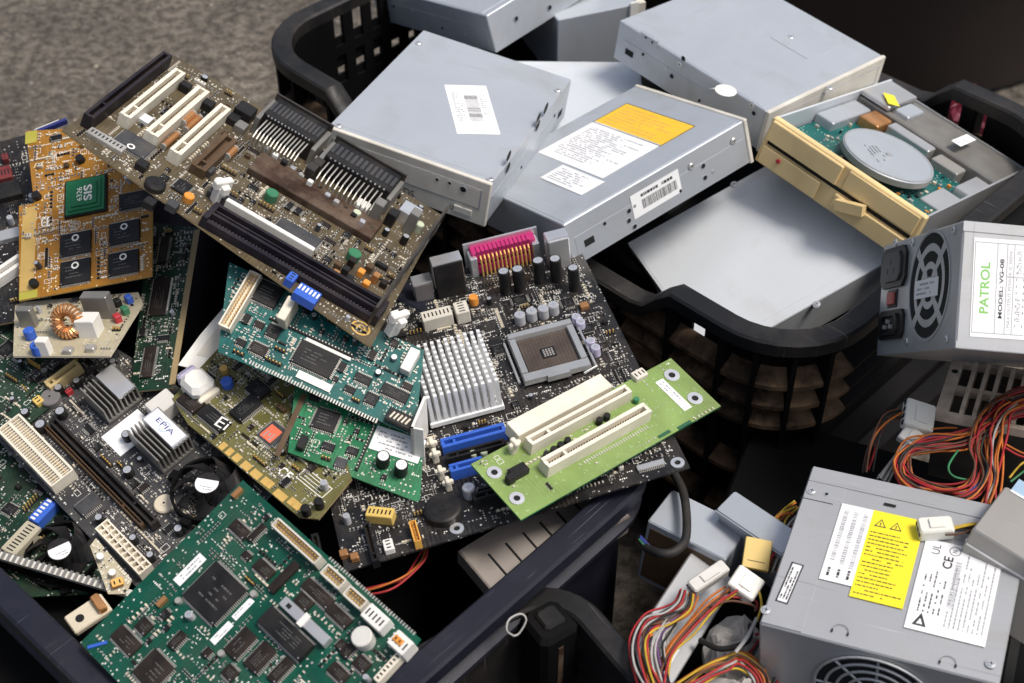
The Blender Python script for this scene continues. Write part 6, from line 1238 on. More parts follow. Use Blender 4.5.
def k_fan_grille(root, mx, L, W, h, o):
    r = min(39, max(L, W)/2); M = MB(); M.cyl(0, 0, r, 0, .1, 'psu_grey', 40); b = M.build('fan_panel', root, mx)
    for i, (a, c) in enumerate(((.3, .16), (.62, .43), (.95, .76))):
        for k in range(4):
            M = MB(); g = .22/(a+.1); M.ring(0, 0, r*c, r*a, .1, .25, 'void', 12, k*math.pi/2+math.pi/4+g*.5-math.pi/2*.0, k*math.pi/2+math.pi/4+math.pi/2-g*.5); M.build('vent_slot', b)
    M = MB(); M.ring(0, 0, r*.98, r*1.02, .1, .5, 'psu_grey', 40); M.build('vent_rim', b)
MAKE = {k[2:]: f for k, f in list(globals().items()) if k.startswith('k_')}

FRAME = {'top': ((1, 0, 0), (0, 1, 0), (0, 0, 1)), 'front': ((1, 0, 0), (0, 0, 1), (0, -1, 0)), 'right': ((0, 1, 0), (0, 0, 1), (1, 0, 0)), 'left': ((0, -1, 0), (0, 0, 1), (-1, 0, 0)), 'back': ((-1, 0, 0), (0, 0, 1), (0, 1, 0))}
def face_frame(face, dims, box):
    u, v, n = [Vector(a) for a in FRAME[face]]; W, D, H = dims
    off = {'top': H if box else 0, 'front': D/2, 'back': D/2, 'left': W/2, 'right': W/2}[face]
    m = Matrix((u, v, n)).transposed().to_4x4(); m.translation = n*off*.001; return m
def fill(key, root, box, lift=0):
    dims = POSE[key][2]
    for kind, face, x, y, L, W, ang, h, o in PARTS.get(key, []):
        up = max(0, h-.2) if kind == 'label' else 0
        if box and lift and face == 'front' and kind in ('hole', 'text'): up += .5
        MAKE[kind](root, xf(x, y, lift+up, ang, face_frame(face, dims, box)), L, W, h, o)

# ------------------------------------------------------------------ circuit boards
def inside(p, P):
    r = False; j = len(P)-1
    for i in range(len(P)):
        if (P[i][1] > p[1]) != (P[j][1] > p[1]) and p[0] < (P[j][0]-P[i][0])*(p[1]-P[i][1])/(P[j][1]-P[i][1])+P[i][0]: r = not r
        j = i
    return r
def board(key, name, label, cat, mt, edge, rows, silk, seed, mid=0, group='scrap circuit boards', tones=('chip_black', 'beige', 'chip_brown')):
    pos, R, dims = POSE[key]; P = OUTLINE[key]; root = thing(name, label, cat, pos, R, group)
    if sum(P[i-1][0]*P[i][1]-P[i][0]*P[i-1][1] for i in range(len(P))) < 0: P = P[::-1]
    M = MB(); M.prism(P, -1.6, 0, mt, edge); M.build('board', root); fill(key, root, False)
    rnd = random.Random(seed); xs = [p[0] for p in P]; ys = [p[1] for p in P]; cx, cy = sum(xs)/len(P), sum(ys)/len(P); Q = [(cx+(x-cx)*.95, cy+(y-cy)*.95) for x, y in P]
    blk = []
    for kind, face, x, y, L, W, ang, h, o in PARTS.get(key, []):
        if h < .35 and kind not in ('padrow',): continue
        if kind in ('padrow', 'pinrow'): W = max(W, 3)
        a = math.radians(ang); blk.append((x, y, math.cos(a), math.sin(a), L/2+1.6, W/2+1.6))
    def free(x, y):
        if not inside((x, y), Q): return False
        for bx, by, c, s, l, w in blk:
            dx, dy = x-bx, y-by
            if abs(dx*c+dy*s) < l and abs(-dx*s+dy*c) < w: return False
        return True
    tries = 0
    while mid > 0 and tries < 900:      # mid-sized parts in the open areas
        tries += 1; x, y = round(rnd.uniform(min(xs), max(xs))/2.5)*2.5, round(rnd.uniform(min(ys), max(ys))/2.5)*2.5; w, d = rnd.choice(((8, 5), (5, 8), (10, 4.5), (6, 6), (4, 4), (4.5, 9), (3.5, 3.5)))
        if not all(free(x+a*w*.5, y+b*d*.5) for a in (-1, 0, 1) for b in (-1, 0, 1)): continue
        mid -= 1; blk.append((x, y, 1, 0, w/2+1.6, d/2+1.6)); z_ = rnd.random(); mx = xf(x, y)
        if z_ < .5: k_chip(root, mx, w, d, 2, dict(mat=rnd.choice(('chip_black', 'chip_brown', 'chip_black')), pins=2))
        elif z_ < .7: k_cap(root, mx, min(w, d), 0, rnd.choice((4, 6, 8)), dict(mat=rnd.choice(('black_plastic', 'silver_cap', 'chip_grey')), top='silver'))
        elif z_ < .85: k_bar(root, mx, w, min(d, 3.5), 3.5, dict(mat=rnd.choice(('black_plastic', 'brown_plastic', 'pale_plastic')), name='header'))
        else: k_pinrow(root, mx, w+3, 2, 3, dict(mat='gold'))
    M = MB(); K = MB(); used = set()
    for r in range(rows):
        x, y = round(rnd.uniform(min(xs), max(xs))/2.5)*2.5, round(rnd.uniform(min(ys), max(ys))/2.5)*2.5; n = rnd.randint(2, 10); hor = rnd.random() < .5; ty = rnd.random(); st = rnd.choice((2.2, 2.8, 3.5)); tone = rnd.choice(tones)
        for i in range(n):
            px, py = (x+i*st, y) if hor else (x, y+i*st)
            cell = (int(px/2), int(py/2))
            if cell in used or not free(px, py): continue
            used.add(cell); w, d = (1.1, 1.9) if hor else (1.9, 1.1)
            if ty < .5:
                M.cb(px, py, w, d, .02, .75, tone, .1)
                if hor: M.cb(px, py-d*.42, w*1.04, d*.28, .02, .8, 'tin'); M.cb(px, py+d*.42, w*1.04, d*.28, .02, .8, 'tin')
                else: M.cb(px-w*.42, py, w*.28, d*1.04, .02, .8, 'tin'); M.cb(px+w*.42, py, w*.28, d*1.04, .02, .8, 'tin')
                if rnd.random() < .4*silk: K.cb(px+(1.6 if not hor else 0), py+(1.6 if hor else 0), .9, .9, .02, .07, 'silk')
            elif ty < .78: M.cyl(px, py, rnd.choice((.45, .6, .8)), .02, .25, 'tin', 8)
            elif ty < .9:
                M.cb(px, py, 2.2, 1.6, .02, 1.3, tone, .15); M.cb(px-1.3, py, .8, 1.4, .02, .3, 'tin'); M.cb(px+1.3, py, .8, 1.4, .02, .3, 'tin')
            else: K.cb(px, py, *( (1.6, .4) if rnd.random() < .5 else (.4, 1.6)), .02, .07, 'silk')
    for i in range(int(rows*silk*.6)):
        x, y = rnd.uniform(min(xs), max(xs)), rnd.uniform(min(ys), max(ys))
        if not free(x, y): continue
        if rnd.random() < .5:
            for j in range(rnd.randint(2, 6)):
                if free(x+j*1.5, y): K.cb(x+j*1.5, y, .9, rnd.choice((.8, 1.3)), .02, .07, 'silk')
        else:
            w, d = rnd.uniform(2.5, 6), rnd.uniform(2.5, 6)
            if all(free(x+a*w/2, y+b*d/2) for a in (-1, 1) for b in (-1, 1)):
                for s in (-1, 1): K.cb(x, y+s*d/2, w, .3, .02, .07, 'silk'); K.cb(x+s*w/2, y, .3, d-.3, .02, .07, 'silk')
    if M.v: M.build('small_components', root, stuff=True)
    if K.v: K.build('silkscreen', root, stuff=True)
    return root

# ------------------------------------------------------------------ the setting
g = MB(); g.add([(-6000, -3000, 0), (6000, -3000, 0), (6000, 9000, 0), (-6000, 9000, 0)], [(0, 1, 2, 3)], 'concrete'); go = g.build('ground'); go['kind'] = 'structure'
# loose grit and small stones on the concrete
rnd = random.Random(21); g = MB(); pm = ('grit_a', 'grit_b', 'grit_c')
for n_, c_ in zip(pm, ((.3, .26, .21), (.14, .115, .09), (.2, .18, .16))): mat(n_, c_, .9, 0, .2, 90)
for i in range(1500):
    x, y, r_ = rnd.uniform(-900, 150), rnd.uniform(150, 1300), rnd.choice((1.2, 1.5, 2, 2.6, 3.6)); a = rnd.uniform(0, 6); k = rnd.randint(5, 7)
    P = [(x+r_*rnd.uniform(.7, 1.2)*math.cos(a+2*math.pi*j/k), y+r_*rnd.uniform(.7, 1.2)*math.sin(a+2*math.pi*j/k)) for j in range(k)]
    v = [(px, py, 0) for px, py in P]+[(x+(px-x)*.75, y+(py-y)*.75, r_*.5) for px, py in P]+[(x, y, r_*.7)]
    g.add(v, [(j, (j+1) % k, k+(j+1) % k, k+j) for j in range(k)]+[(k+j, k+(j+1) % k, 2*k) for j in range(k)], pm[i % 3])
gv = g.build('gravel'); tag(gv, 'loose grit and tiny stones scattered on the concrete at upper left', 'gravel'); gv['kind'] = 'stuff'

def crate(key, name, label, m, flange, dips, radius=62, windows=True, ribs=True, group='black plastic crates'):
    pos, R, (L, W, H) = POSE[key]; root = thing(name, label, 'crate', (pos[0], pos[1], 0), R, group); H = pos[2]+H
    st = []
    hx, hy = L/2-radius, W/2-radius
    def seg(a, b, n): return [(a[0]+(b[0]-a[0])*i/n, a[1]+(b[1]-a[1])*i/n) for i in range(n)]
    path = []; per = 26
    sides = [((-hx, -W/2), (hx, -W/2), (0, -1), 'long'), ((L/2, -hy), (L/2, hy), (1, 0), 'short'), ((hx, W/2), (-hx, W/2), (0, 1), 'long'), ((-L/2, hy), (-L/2, -hy), (-1, 0), 'short')]
    cent = [(hx, -hy), (hx, hy), (-hx, hy), (-hx, -hy)]
    for k, (a, b, n, kind) in enumerate(sides):
        ln = math.dist(a, b); c = max(4, round(ln/per))
        for i in range(c*2): t = i/(c*2); path.append((a[0]+(b[0]-a[0])*t, a[1]+(b[1]-a[1])*t, n[0], n[1], kind, min(t, 1-t)*ln, i % 2))
        a0 = math.atan2(n[1], n[0])
        for i in range(8): w = a0+math.pi/2*i/8; path.append((cent[k][0]+radius*math.cos(w), cent[k][1]+radius*math.sin(w), math.cos(w), math.sin(w), 'corner', 0, i % 2))
    N = len(path)
    def zt(p):
        if not dips or p[4] != 'long': return H
        t = min(1, max(0, (p[5]-55)/26)); return H-dips*t
    def sweep(prof, zf, mm):
        M = MB(); v = []; k = len(prof)
        for p in path:
            z = zf(p)
            for o_, dz in prof: v.append((p[0]+p[2]*o_, p[1]+p[3]*o_, z+dz))
        M.add(v, [(i*k+j, ((i+1) % N)*k+j, ((i+1) % N)*k+(j+1) % k, i*k+(j+1) % k) for i in range(N) for j in range(k)], mm)
        if mm == 'crate_dust':
            e = M.mi('crate_wall'); M.m = [e if path[n//k][2] > .985 or path[n//k][2] < -.9 else c for n, c in enumerate(M.m)]  # end-wall ribs take the dark wall colour, painting in their shade
        return M
    f = flange
    r_ = sweep([(-3, -14), (-3, -2), (-1, 0), (f-2, 0), (f, -2), (f, -13), (f-3, -13), (f-3, -4), (0, -4), (0, -14)], zt, m).build('rim', root); smooth_by_angle(r_.data, 40)
    zs = [H-d for d in ((48, 70, 92, 150, 205) if ribs else (34,))]
    for z in zs:
        rb = sweep([(0, 9), (f-3, 0), (f-3, -4), (0, -4)], lambda p: z, 'crate_dust' if ribs and windows else m).build('horizontal_rib', root); smooth_by_angle(rb.data, 40)
    M = MB()
    bands = [(0, H-205), (H-205, H-150), (H-150, H-118), (H-118, H-92), (H-92, H-60), (H-60, H-48), (H-48, None)]
    for i, p in enumerate(path):
        p2 = path[(i+1) % N]
        for bi, (z0, z1) in enumerate(bands):
            top = z1 is None
            openable = windows and p[2] < .9 and p[4] == p2[4] and p[4] != 'corner' and p[6] == 1 and bi in (2, 4, 6)
            if p[4] == 'long' and dips and p[5] > 55 and bi == 6: openable = False
            a0, a1 = (z1 if not top else zt(p)-14), (z1 if not top else zt(p2)-14)
            if top and min(a0, a1) <= z0+2: continue
            if openable: continue
            V = []
            for q_, zz in ((p, a0), (p2, a1)):
                V += [(q_[0]-q_[2]*3, q_[1]-q_[3]*3, z0), (q_[0], q_[1], z0), (q_[0], q_[1], zz), (q_[0]-q_[2]*3, q_[1]-q_[3]*3, zz)]
            M.add(V, [(1, 5, 6, 2), (4, 0, 3, 7), (3, 2, 6, 7), (0, 4, 5, 1), (0, 1, 2, 3), (7, 6, 5, 4)], m)
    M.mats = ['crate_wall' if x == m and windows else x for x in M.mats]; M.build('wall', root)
    meshes = {}
    for i, p in enumerate(path):
        if not ribs or p[6] or p[2] > .985 or (p[4] != 'corner' and i % 4): continue
        hgt = round(zt(p)-15)
        if hgt not in meshes:
            b = MB(); b.box(-2, 2, 0, f-1, 4, hgt, 'crate_wall'); meshes[hgt] = b.mesh('vertical_rib')
        link('vertical_rib', meshes[hgt], root, xf(p[0], p[1], 0, math.degrees(math.atan2(p[3], p[2]))-90))
    M = MB(); M.prism([(p[0]*.985, p[1]*.985) for p in path], 1, 5, m); M.build('floor_panel', root)
    return root, H
crate('crate1', 'plastic_crate', 'dusty black plastic crate with lattice walls filled with disc drives', 'crate_black', 17, 30)
crate('crate2', 'plastic_crate', 'bluish black plastic crate at left heaped with circuit boards', 'crate_blue', 17, 0, 40, False, False)
c3, h3 = crate('crate3', 'plastic_crate', 'dark empty plastic crate corner at bottom centre with a cable tie', 'crate_black', 15, 0, 30, False)
M = MB(); l3, w3 = POSE['crate3'][2][0]/2, POSE['crate3'][2][1]/2; M.cham(-l3+4, -l3+34, w3-34, w3-4, 30, h3+2, 'crate_wall', 4); M.cham(-l3+10, -l3+26, w3-26, w3-10, h3, h3+5, 'crate_black', 2); M.box(-l3+34, -l3+34.4, w3-22, w3-18, 60, h3-10, 'rust_brown'); M.build('corner_post', c3)

# dark steel cases the heaps rest on, glimpsed in the gaps
def case(label, pos, yaw, dims):
    r = thing('computer_case', label, 'case', pos, rzm(yaw), 'dark cases under the heaps'); w, d, h = [v/2 for v in dims[:2]]+[dims[2]]
    M = MB(); M.cham(-w, w, -d, d, 6, h, 'case_black', 4); M.build('body', r)
    for s in (-1, 1):
        for t in (-1, 1): M = MB(); M.cyl(s*w*.8, t*d*.8, 12, 0, 6, 'black_plastic', 14); M.build('foot', r)
    M = MB()
    for i in range(12): M.cb(-w*.6+i*w*.1, 0, w*.04, d*.8, h-.3, h+.3, 'void')
    M.build('vent', r)
case('black steel case buried under the disc drives', (POSE['crate1'][0][0], POSE['crate1'][0][1], 6), -44, (500, 270, 215))
case('black steel case buried under the circuit boards', (POSE['crate2'][0][0], POSE['crate2'][0][1], 6), 47, (470, 320, 215))
case('black steel case under the heap of power supplies', (300, -165, 0), -22, (330, 300, 186))

def lathe(M, prof, m, n=64):
    v = []; k = len(prof)
    for i in range(n):
        a = 2*math.pi*i/n
        for r, z in prof: v.append((r*math.cos(a), r*math.sin(a), z))
    M.add(v, [(i*k+j, ((i+1) % n)*k+j, ((i+1) % n)*k+j+1, i*k+j+1) for i in range(n) for j in range(k-1)], m)
bx, by, _ = SPOT['bag']
M = MB(); lathe(M, [(0, 2), (330, 2), (345, 10), (375, 230), (392, 238), (395, 250), (388, 254), (372, 250), (335, 20), (0, 14)], 'tub_brown')
tub = M.build('plastic_tub', None, Matrix.Translation((bx*.001+.0, by*.001+.34, 0))); smooth_by_angle(tub.data, 40); tag(tub, 'dark brown round plastic tub behind the drives crate', 'tub')
def crumple(name, label, cat, m, pos, sx, sy, sz, seed, zmin=2):
    M = MB(); n, k = 28, 16; v = []
    for i in range(k+1):
        t = math.pi*i/k
        for j in range(n):
            a = 2*math.pi*j/n; d = Vector((math.sin(t)*math.cos(a), math.sin(t)*math.sin(a), math.cos(t))); f = 1+.3*noise.noise(d*2.1+Vector((seed, 0, 0)))+.32*abs(noise.noise(d*4+Vector((0, seed, 0))))-.25*abs(noise.noise(d*7+Vector((0, 0, seed))))
            v.append((d.x*sx*f, d.y*sy*f, max(zmin, sz+d.z*sz*f)))
    M.add(v, [(i*n+j, (i+1)*n+j, (i+1)*n+(j+1) % n, i*n+(j+1) % n) for i in range(k) for j in range(n)], m)
    o = M.build(name, None, Matrix.Translation(Vector(pos)*.001)); return tag(o, label, cat)
px_, py_, _ = SPOT['pink']
crumple('plastic_bag', 'crumpled dark pink plastic bag behind the crate lattice', 'bag', 'pink_bag', (px_+20, py_+55, 0), 45, 30, 50, 3.1)

# ------------------------------------------------------------------ drives and power supplies
def drive(key, label, front='front', bez='bezel', body='zinc', group='optical drives'):
    pos, R, (W, D, H) = POSE[key]; r = thing('optical_drive', label, 'drive', pos, R, group); w, d = W/2, D/2
    M = MB(); M.cham(-w, w, -d+(4 if front == 'front' else 0), d-(4 if front == 'back' else 0), 1, H, body, .9); M.build('metal_case', r)
    M = MB(); M.box(-w-.25, w+.25, -d+7, d-7, H*.12, H*.62, body, .0); M.build('side_rail', r)
    M = MB(); M.box(-w+2.2, w-2.2, -d+9, d-3, H-.2, H+.25, body, .25); M.build('lid_panel', r)
    for sx in (-1, 1):
        for j, t in enumerate((-.55, -.18, .3, .62)):
            M = MB(); M.cyl(0, 0, 1.5, 0, .45, 'void' if j % 2 else 'steel', 12); M.build('side_screw' if not j % 2 else 'side_hole', r, Matrix.Translation((sx*(w+.3)*.001, t*d*.001, H*(.3+.25*(j//2))*.001)) @ Matrix.Rotation(sx*math.pi/2, 4, 'Y'))
        M = MB(); M.box(-.5, .5, -5, 5, 0, 6, 'void'); M.build('vent_slit', r, xf(sx*(w+.1), d*.8, H*.3))
    if front:
        s = -1 if front == 'front' else 1
        M = MB(); y0, y1 = sorted((s*d, s*(d-4.2))); M.cham(-w-.8, w+.8, y0, y1, -.2, H+.6, bez, .7); b = M.build('front_bezel', r)
        M = MB(); yy = s*(d+.25); M.box(-w*.9, w*.9, yy-.4, yy+.4, H*.38, H*.8, bez); M.box(-w*.92, w*.92, yy-.28, yy+.28, H*.36, H*.82, 'grey_ink'); M.build('tray_door', b)
        M = MB(); M.cham(w*.62, w*.84, *sorted((s*d, s*(d+1.6))), H*.14, H*.28, bez, .4); M.build('eject_button', b)
    fill(key, r, True, .3); return r
drive('driveA', 'silver optical drive with white barcode label lying on top of the pile')
drive('driveB', 'grey optical drive with yellow and white labels on its top', 'front')
drive('driveC', 'large plain grey optical drive with one round white sticker at its edge', 'front')
drive('driveD', 'dark sided optical drive at the top edge behind the barcode drive', None)
drive('driveF', 'pale optical drive mostly hidden between the barcode drive and yellow label drive', None, body='tinplate')
drive('driveG', 'plain light grey drive lying in the crate corner below the beige floppy drive', None, body='tinplate')
# one more metal drive standing behind, between the cut-off drive and the plain grey one
r = thing('optical_drive', 'metal drive with a folded white bracket wedged behind, near the top edge', 'drive', (75, 545, 225), [[.93, -.36, 0], [.36, .93, 0], [0, 0, 1]], 'optical drives')
M = MB(); M.cham(-55, 40, -60, 80, 0, 75, 'zinc', 1); M.build('metal_case', r); M = MB(); M.box(24, 33, -62.5, -60, 0, 78, 'white_plastic'); M.box(33, 41, -62, 60, 0, 76, 'pale_plastic'); M.build('bracket', r)

pos, R, (W, D, H) = POSE['floppy']; r = thing('floppy_drive', 'open beige fronted floppy drive with a big round metal rotor', 'floppy drive', pos, R); w, d = W/2, D/2
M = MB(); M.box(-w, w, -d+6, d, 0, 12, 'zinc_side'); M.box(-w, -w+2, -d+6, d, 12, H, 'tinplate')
M.box(w-2, w, -d+6, d, 12, H, 'steel'); M.box(-w+2, w-2, d-2, d, 12, H-4, 'steel'); M.build('metal_chassis', r)
M = MB(); M.box(-w+4, w-4, -d+8, d*.25, 24, 26, 'pcb_teal'); fb = M.build('circuit_board', r)
M = MB(); rnd = random.Random(5)
for i in range(70): M.cb(rnd.uniform(-w+8, w-8), rnd.uniform(-d+12, d*.2), rnd.uniform(1.5, 4), rnd.uniform(1.5, 4), 26, 26+rnd.uniform(.6, 3), rnd.choice(('tin', 'chip_black', 'beige', 'silver', 'orange_plastic')))
M.build('small_components', fb, stuff=True)
M = MB(); M.cham(-w+2, w-2, d*.42, d-3, 14, H-5, 'grey_metal', 1.5); M.build('shield_plate', r)
for i, (x0, x1, y0, y1, z1, mm) in enumerate(((-w+3, -w+22, -d*.3, d*.36, H-8, 'zinc'), (-w+24, -w+44, d*.12, d*.38, H-7, 'copper'), (w-30, w-4, -d*.45, -d*.05, H-14, 'steel'), (w-22, w-4, d*.0, d*.4, H-9, 'steel'), (w-60, w-32, d*.22, d*.4, H-9, 'zinc_side'), (-w+46, w-66, d*.26, d*.4, H-7, 'steel'))): M = MB(); M.cham(x0, x1, y0, y1, 14, z1, mm, 1); M.build('metal_bracket', r)
M = MB(); M.cham(-w+2, -w+34, d*.42, d-5, H-3, H+1, 'steel', 1); M.cham(-w+36, -w+52, d*.5, d*.8, H-5, H-1, 'zinc', 1); M.build('head_assembly', r)
M = MB(); M.cham(-w-.6, w+.6, -d, -d+7, 0, H+.5, 'floppy_beige', 1); f = M.build('front_panel', r)
M = MB(); M.cham(-w+2, -2, -d-3.5, -d, H*.56, H-1, 'floppy_beige', .8); M.cham(4, w-3, -d-2, -d, H*.58, H-1, 'floppy_beige', .8); M.cham(-w+3, -14, -d-3, -d, 2, H*.42, 'floppy_beige', .8); M.cham(2, w-3, -d-3.5, -d, 2, H*.42, 'floppy_beige', .8); M.build('panel_moulding', f)
M = MB(); M.box(-w+4, w-4, -d-.3, -d+.1, H*.45, H*.53, 'void'); M.build('disk_slot', f)
M = MB(); M.rbox((0, 0), (26, 9), 0, -3.5, 3.5, 'floppy_beige'); M.build('lever', f, Matrix.Translation((.02, (-d-6)*.001, .016)) @ Matrix.Rotation(math.pi/2, 4, 'X') @ Matrix.Rotation(.35, 4, 'Z'))
M = MB(); M.cyl(0, 0, 2, 0, 1.6, 'red_plastic', 12); M.build('indicator_light', f, Matrix.Translation(((-w+22)*.001, (-d-3)*.001, H*.30*.001)) @ Matrix.Rotation(math.pi/2, 4, 'X'))
fill('floppy', r, True)

def psu(key, label, m, group='power supplies'):
    pos, R, (W, D, H) = POSE[key]; r = thing('power_supply', label, 'power supply', pos, R, group); w, d = W/2, D/2
    M = MB(); M.cham(-w, w, -d, d, 0, H, m, 1.2); M.build('metal_case', r); return r, w, d, H
r, w, d, H = psu('psuI', 'grey power supply with round fan vent and green lettered white label', 'psu_grey')
M = MB(); M.box(w, w+.6, -d, d, H-7, H-.5, 'psu_grey'); M.box(w, w+.5, -d, d, .5, 5, 'psu_grey'); M.build('case_flange', r); fill('psuI', r, True)
r, w, d, H = psu('psuJ', 'large grey power supply with yellow warning label and white spec label', 'psu_grey')
M = MB(); M.box(-w+1, w-1, d-14, d-1, H, H+.7, 'psu_grey'); M.box(-w+1, -w+26, -d+1, d-14.5, H, H+.7, 'psu_grey'); M.build('case_flange', r)
fm = face_frame('front', POSE['psuJ'][2], True)
M = MB(); M.cyl(0, 0, 38, 0, .15, 'void', 40); v0 = M.build('fan_opening', r, xf(2, H*.5, 0, 0, fm))
for rr in (38, 31, 24, 17, 10):
    M = MB(); M.tube([(rr*math.cos(2*math.pi*i/40), rr*math.sin(2*math.pi*i/40), 1.3) for i in range(40)], 1.0, 'psu_grey', 6, True); M.build('guard_ring', v0)
for a in range(4): M = MB(); M.tube([(-38, 0, .9), (38, 0, .9)], .9, 'psu_grey', 6); M.build('guard_spoke', v0, Matrix.Rotation(math.pi/4*a, 4, 'Z'))
fill('psuJ', r, True, .75)
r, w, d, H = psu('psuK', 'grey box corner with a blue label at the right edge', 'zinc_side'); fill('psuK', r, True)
M = MB(); M.box(-w-.5, -w, -d+2, d-2, H-14, H-12.5, 'silver'); M.box(-w+1, w-1, -d-.5, -d, H-14, H-12.5, 'silver'); M.build('case_seam', r)
r, w, d, H = psu('boxM1', 'small pale metal box behind the black cable loop', 'zinc')
M = MB(); M.box(-w-.4, -w, -d+3, d-3, 4, H-6, 'brown_plastic'); M.box(-w+3, w-3, -d-.4, -d, 4, H-6, 'brown_plastic'); M.build('side_panel', r)
r, w, d, H = psu('boxM2', 'pale metal box with folded edge beside the yellow tag', 'zinc')
M = MB(); M.box(-w, w, -d-.6, -d, H-5, H-.5, 'zinc'); M.build('case_flange', r)
r, w, d, H = psu('boxM3', 'long silver metal box under the bundle of coloured wires', 'psu_grey')
M = MB(); M.box(-w-.5, -w, -d+2, d-2, 2, H-4, 'brown_plastic'); M.build('side_panel', r); M = MB(); M.box(-w+3, w-8, -d+4, -d+26, H, H+.2, 'white_paper'); lb = M.build('label', r)
M = MB(); print_code(M, -w+5, w-10, -d+6, -d+22, 'ink', random.Random(2), H+.25); M.build('barcode', lb, stuff=True)
pos, R, (W, D, H) = POSE['finbox']; r = thing('heatsink_block', 'dirty metal block of tall fins under the green lettered power supply', 'heatsink', pos, R); w, d = W/2, D/2
M = MB(); M.box(-w, w, -d, d, 0, H-7, 'dark_metal'); M.box(-w, -w+9, -d, d, H-7, H, 'fin_tan'); M.build('base', r)
for y0, y1 in ((-d, -d+5), (-2, 2), (d-4, d)): M = MB(); M.box(-w+9, w, y0, y1, H-7, H-.3, 'fin_tan'); M.build('cross_bar', r)
fm_ = MB(); fm_.box(-1.8, 1.8, -d+5, d-4, H-7, H+2.5, 'fin_tan', .3); me = fm_.mesh('fin')
for i in range(12): link('fin', me, r, xf(-w+18+i*9))
M = MB(); M.cyl(0, 0, 2.5, H, H+.1, 'void', 12); M.build('hole', r, xf(-w+4.5, d*.5))

# ------------------------------------------------------------------ boards
board('mb_tan', 'motherboard', 'brown motherboard with three white slots and a long black cpu slot on top', 'motherboard', 'pcb_tan', 'tan_edge', 700, .2, 1, 45)
board('sis', 'graphics_card', 'orange graphics card with green heat spreader and four black chips', 'card', 'pcb_orange', 'pale_orange', 300, 1.8, 2, 8)
board('vrm', 'regulator_board', 'small beige board with copper toroid coil and white relays under the orange card', 'board', 'pcb_beige', 'beige', 90, .2, 3, 6)
board('strip', 'memory_board', 'narrow dark green board with tan edge standing left of the teal card', 'board', 'pcb_dark_green', 'tan_edge', 130, .5, 4, 8)
board('teal', 'expansion_card', 'teal expansion card under the brown motherboard with one large black chip', 'card', 'pcb_teal', 'pcb_teal', 280, .4, 5, 22)
board('green_small', 'expansion_card', 'small bright green card with white sticker and two black capacitors', 'card', 'pcb_green', 'pcb_green', 150, .7, 6, 12)
board('olive', 'expansion_card', 'olive card with a row of gold edge contacts and a red sticker', 'card', 'pcb_olive', 'tan_edge', 300, .4, 7, 26)
board('green_big', 'circuit_board', 'large deep green circuit board in front with square black chip', 'board', 'pcb_deep', 'pcb_deep', 260, .2, 8, 20)
board('mb_black', 'motherboard', 'black motherboard with empty cpu socket, silver pin heatsink and magenta port', 'motherboard', 'pcb_black', 'pcb_black', 1000, .8, 9, 75)
board('riser', 'riser_card', 'light green riser card with ivory slots lying on the black motherboard', 'card', 'pcb_light', 'pcb_green', 40, .5, 10)
board('epia', 'motherboard', 'grey motherboard at left with two finned heatsinks and ivory connectors', 'motherboard', 'pcb_slate', 'blue_label', 620, .7, 11, 45)
board('left_green', 'circuit_board', 'dark green board at the left edge below the beige coil board', 'board', 'pcb_dark_green', 'pcb_dark_green', 150, .6, 12, 14)
board('left_lower', 'circuit_board', 'dark board at lower left with blue connector and tan memory slot', 'board', 'pcb_dark_green', 'pcb_dark_green', 150, .5, 13, 12)
board('scrap_card', 'circuit_board', 'small pale triangular board scrap beside the white power socket', 'board', 'pcb_beige', 'beige', 40, .2, 15)
board('far_left', 'circuit_board', 'dark board with red connector cut off by the left edge', 'board', 'pcb_black', 'tan_edge', 90, .5, 14, 10)

# ------------------------------------------------------------------ small loose things
def fan(label, spot, R0, tilt, yaw, fr=True):
    x, y, z = SPOT[spot]; r = thing('cooling_fan', label, 'fan', (x, y, z-14), (Matrix.Rotation(math.radians(tilt), 3, 'X') @ Matrix.Rotation(math.radians(yaw), 3, 'Z')), 'small cooling fans')
    M = MB(); M.ring(0, 0, R0, R0+2, 0, 7, 'case_black', 32)
    for a in range(4): M.rbox(((R0+3)*math.cos(a*math.pi/2+.78), (R0+3)*math.sin(a*math.pi/2+.78)), (7, 7), a*math.pi/2+.78, 0, 6, 'case_black')
    M.build('frame', r); M = MB(); M.cyl(0, 0, R0*.36, 1, 13, 'black_plastic', 24); h = M.build('hub', r); smooth_by_angle(h.data)
    b = MB(); v = []
    for i in range(5):
        rr = R0*(.34+.62*i/4); a = .16*i
        v += [(rr*math.cos(a), rr*math.sin(a), 3), (rr*math.cos(a+.62), rr*math.sin(a+.62), 11), (rr*math.cos(a+.6), rr*math.sin(a+.6), 12), (rr*math.cos(a-.02), rr*math.sin(a-.02), 4)]
    b.add(v, [(4*i+j, 4*i+4+j, 4*i+4+(j+1) % 4, 4*i+(j+1) % 4) for i in range(4) for j in range(4)]+[(0, 1, 2, 3), (19, 18, 17, 16)], 'chip_black'); me = b.mesh('blade')
    for k in range(7): link('blade', me, r, Matrix.Rotation(2*math.pi*k/7, 4, 'Z'))
    M = MB(); n = 18; P = [(R0*.33*math.cos(-.35+3.85*i/n), R0*.33*math.sin(-.35+3.85*i/n)) for i in range(n+1)]; M.prism(P, 13, 13.2, 'white_paper'); l = M.build('label', h, Matrix.Rotation(2.6, 4, 'Z'))
    M = MB(); print_rows(M, -R0*.2, R0*.2, 0, R0*.25, 3, 'grey_ink', random.Random(1), .9, .4, 13.25); M.build('print', l, stuff=True)
    return r
fan('black cooling fan with half round white label beside the olive card', 'fan', 25, 8, 20)
fan('dark cooling fan with white label at lower left behind a grey strip', 'fan2', 24, 12, 60)

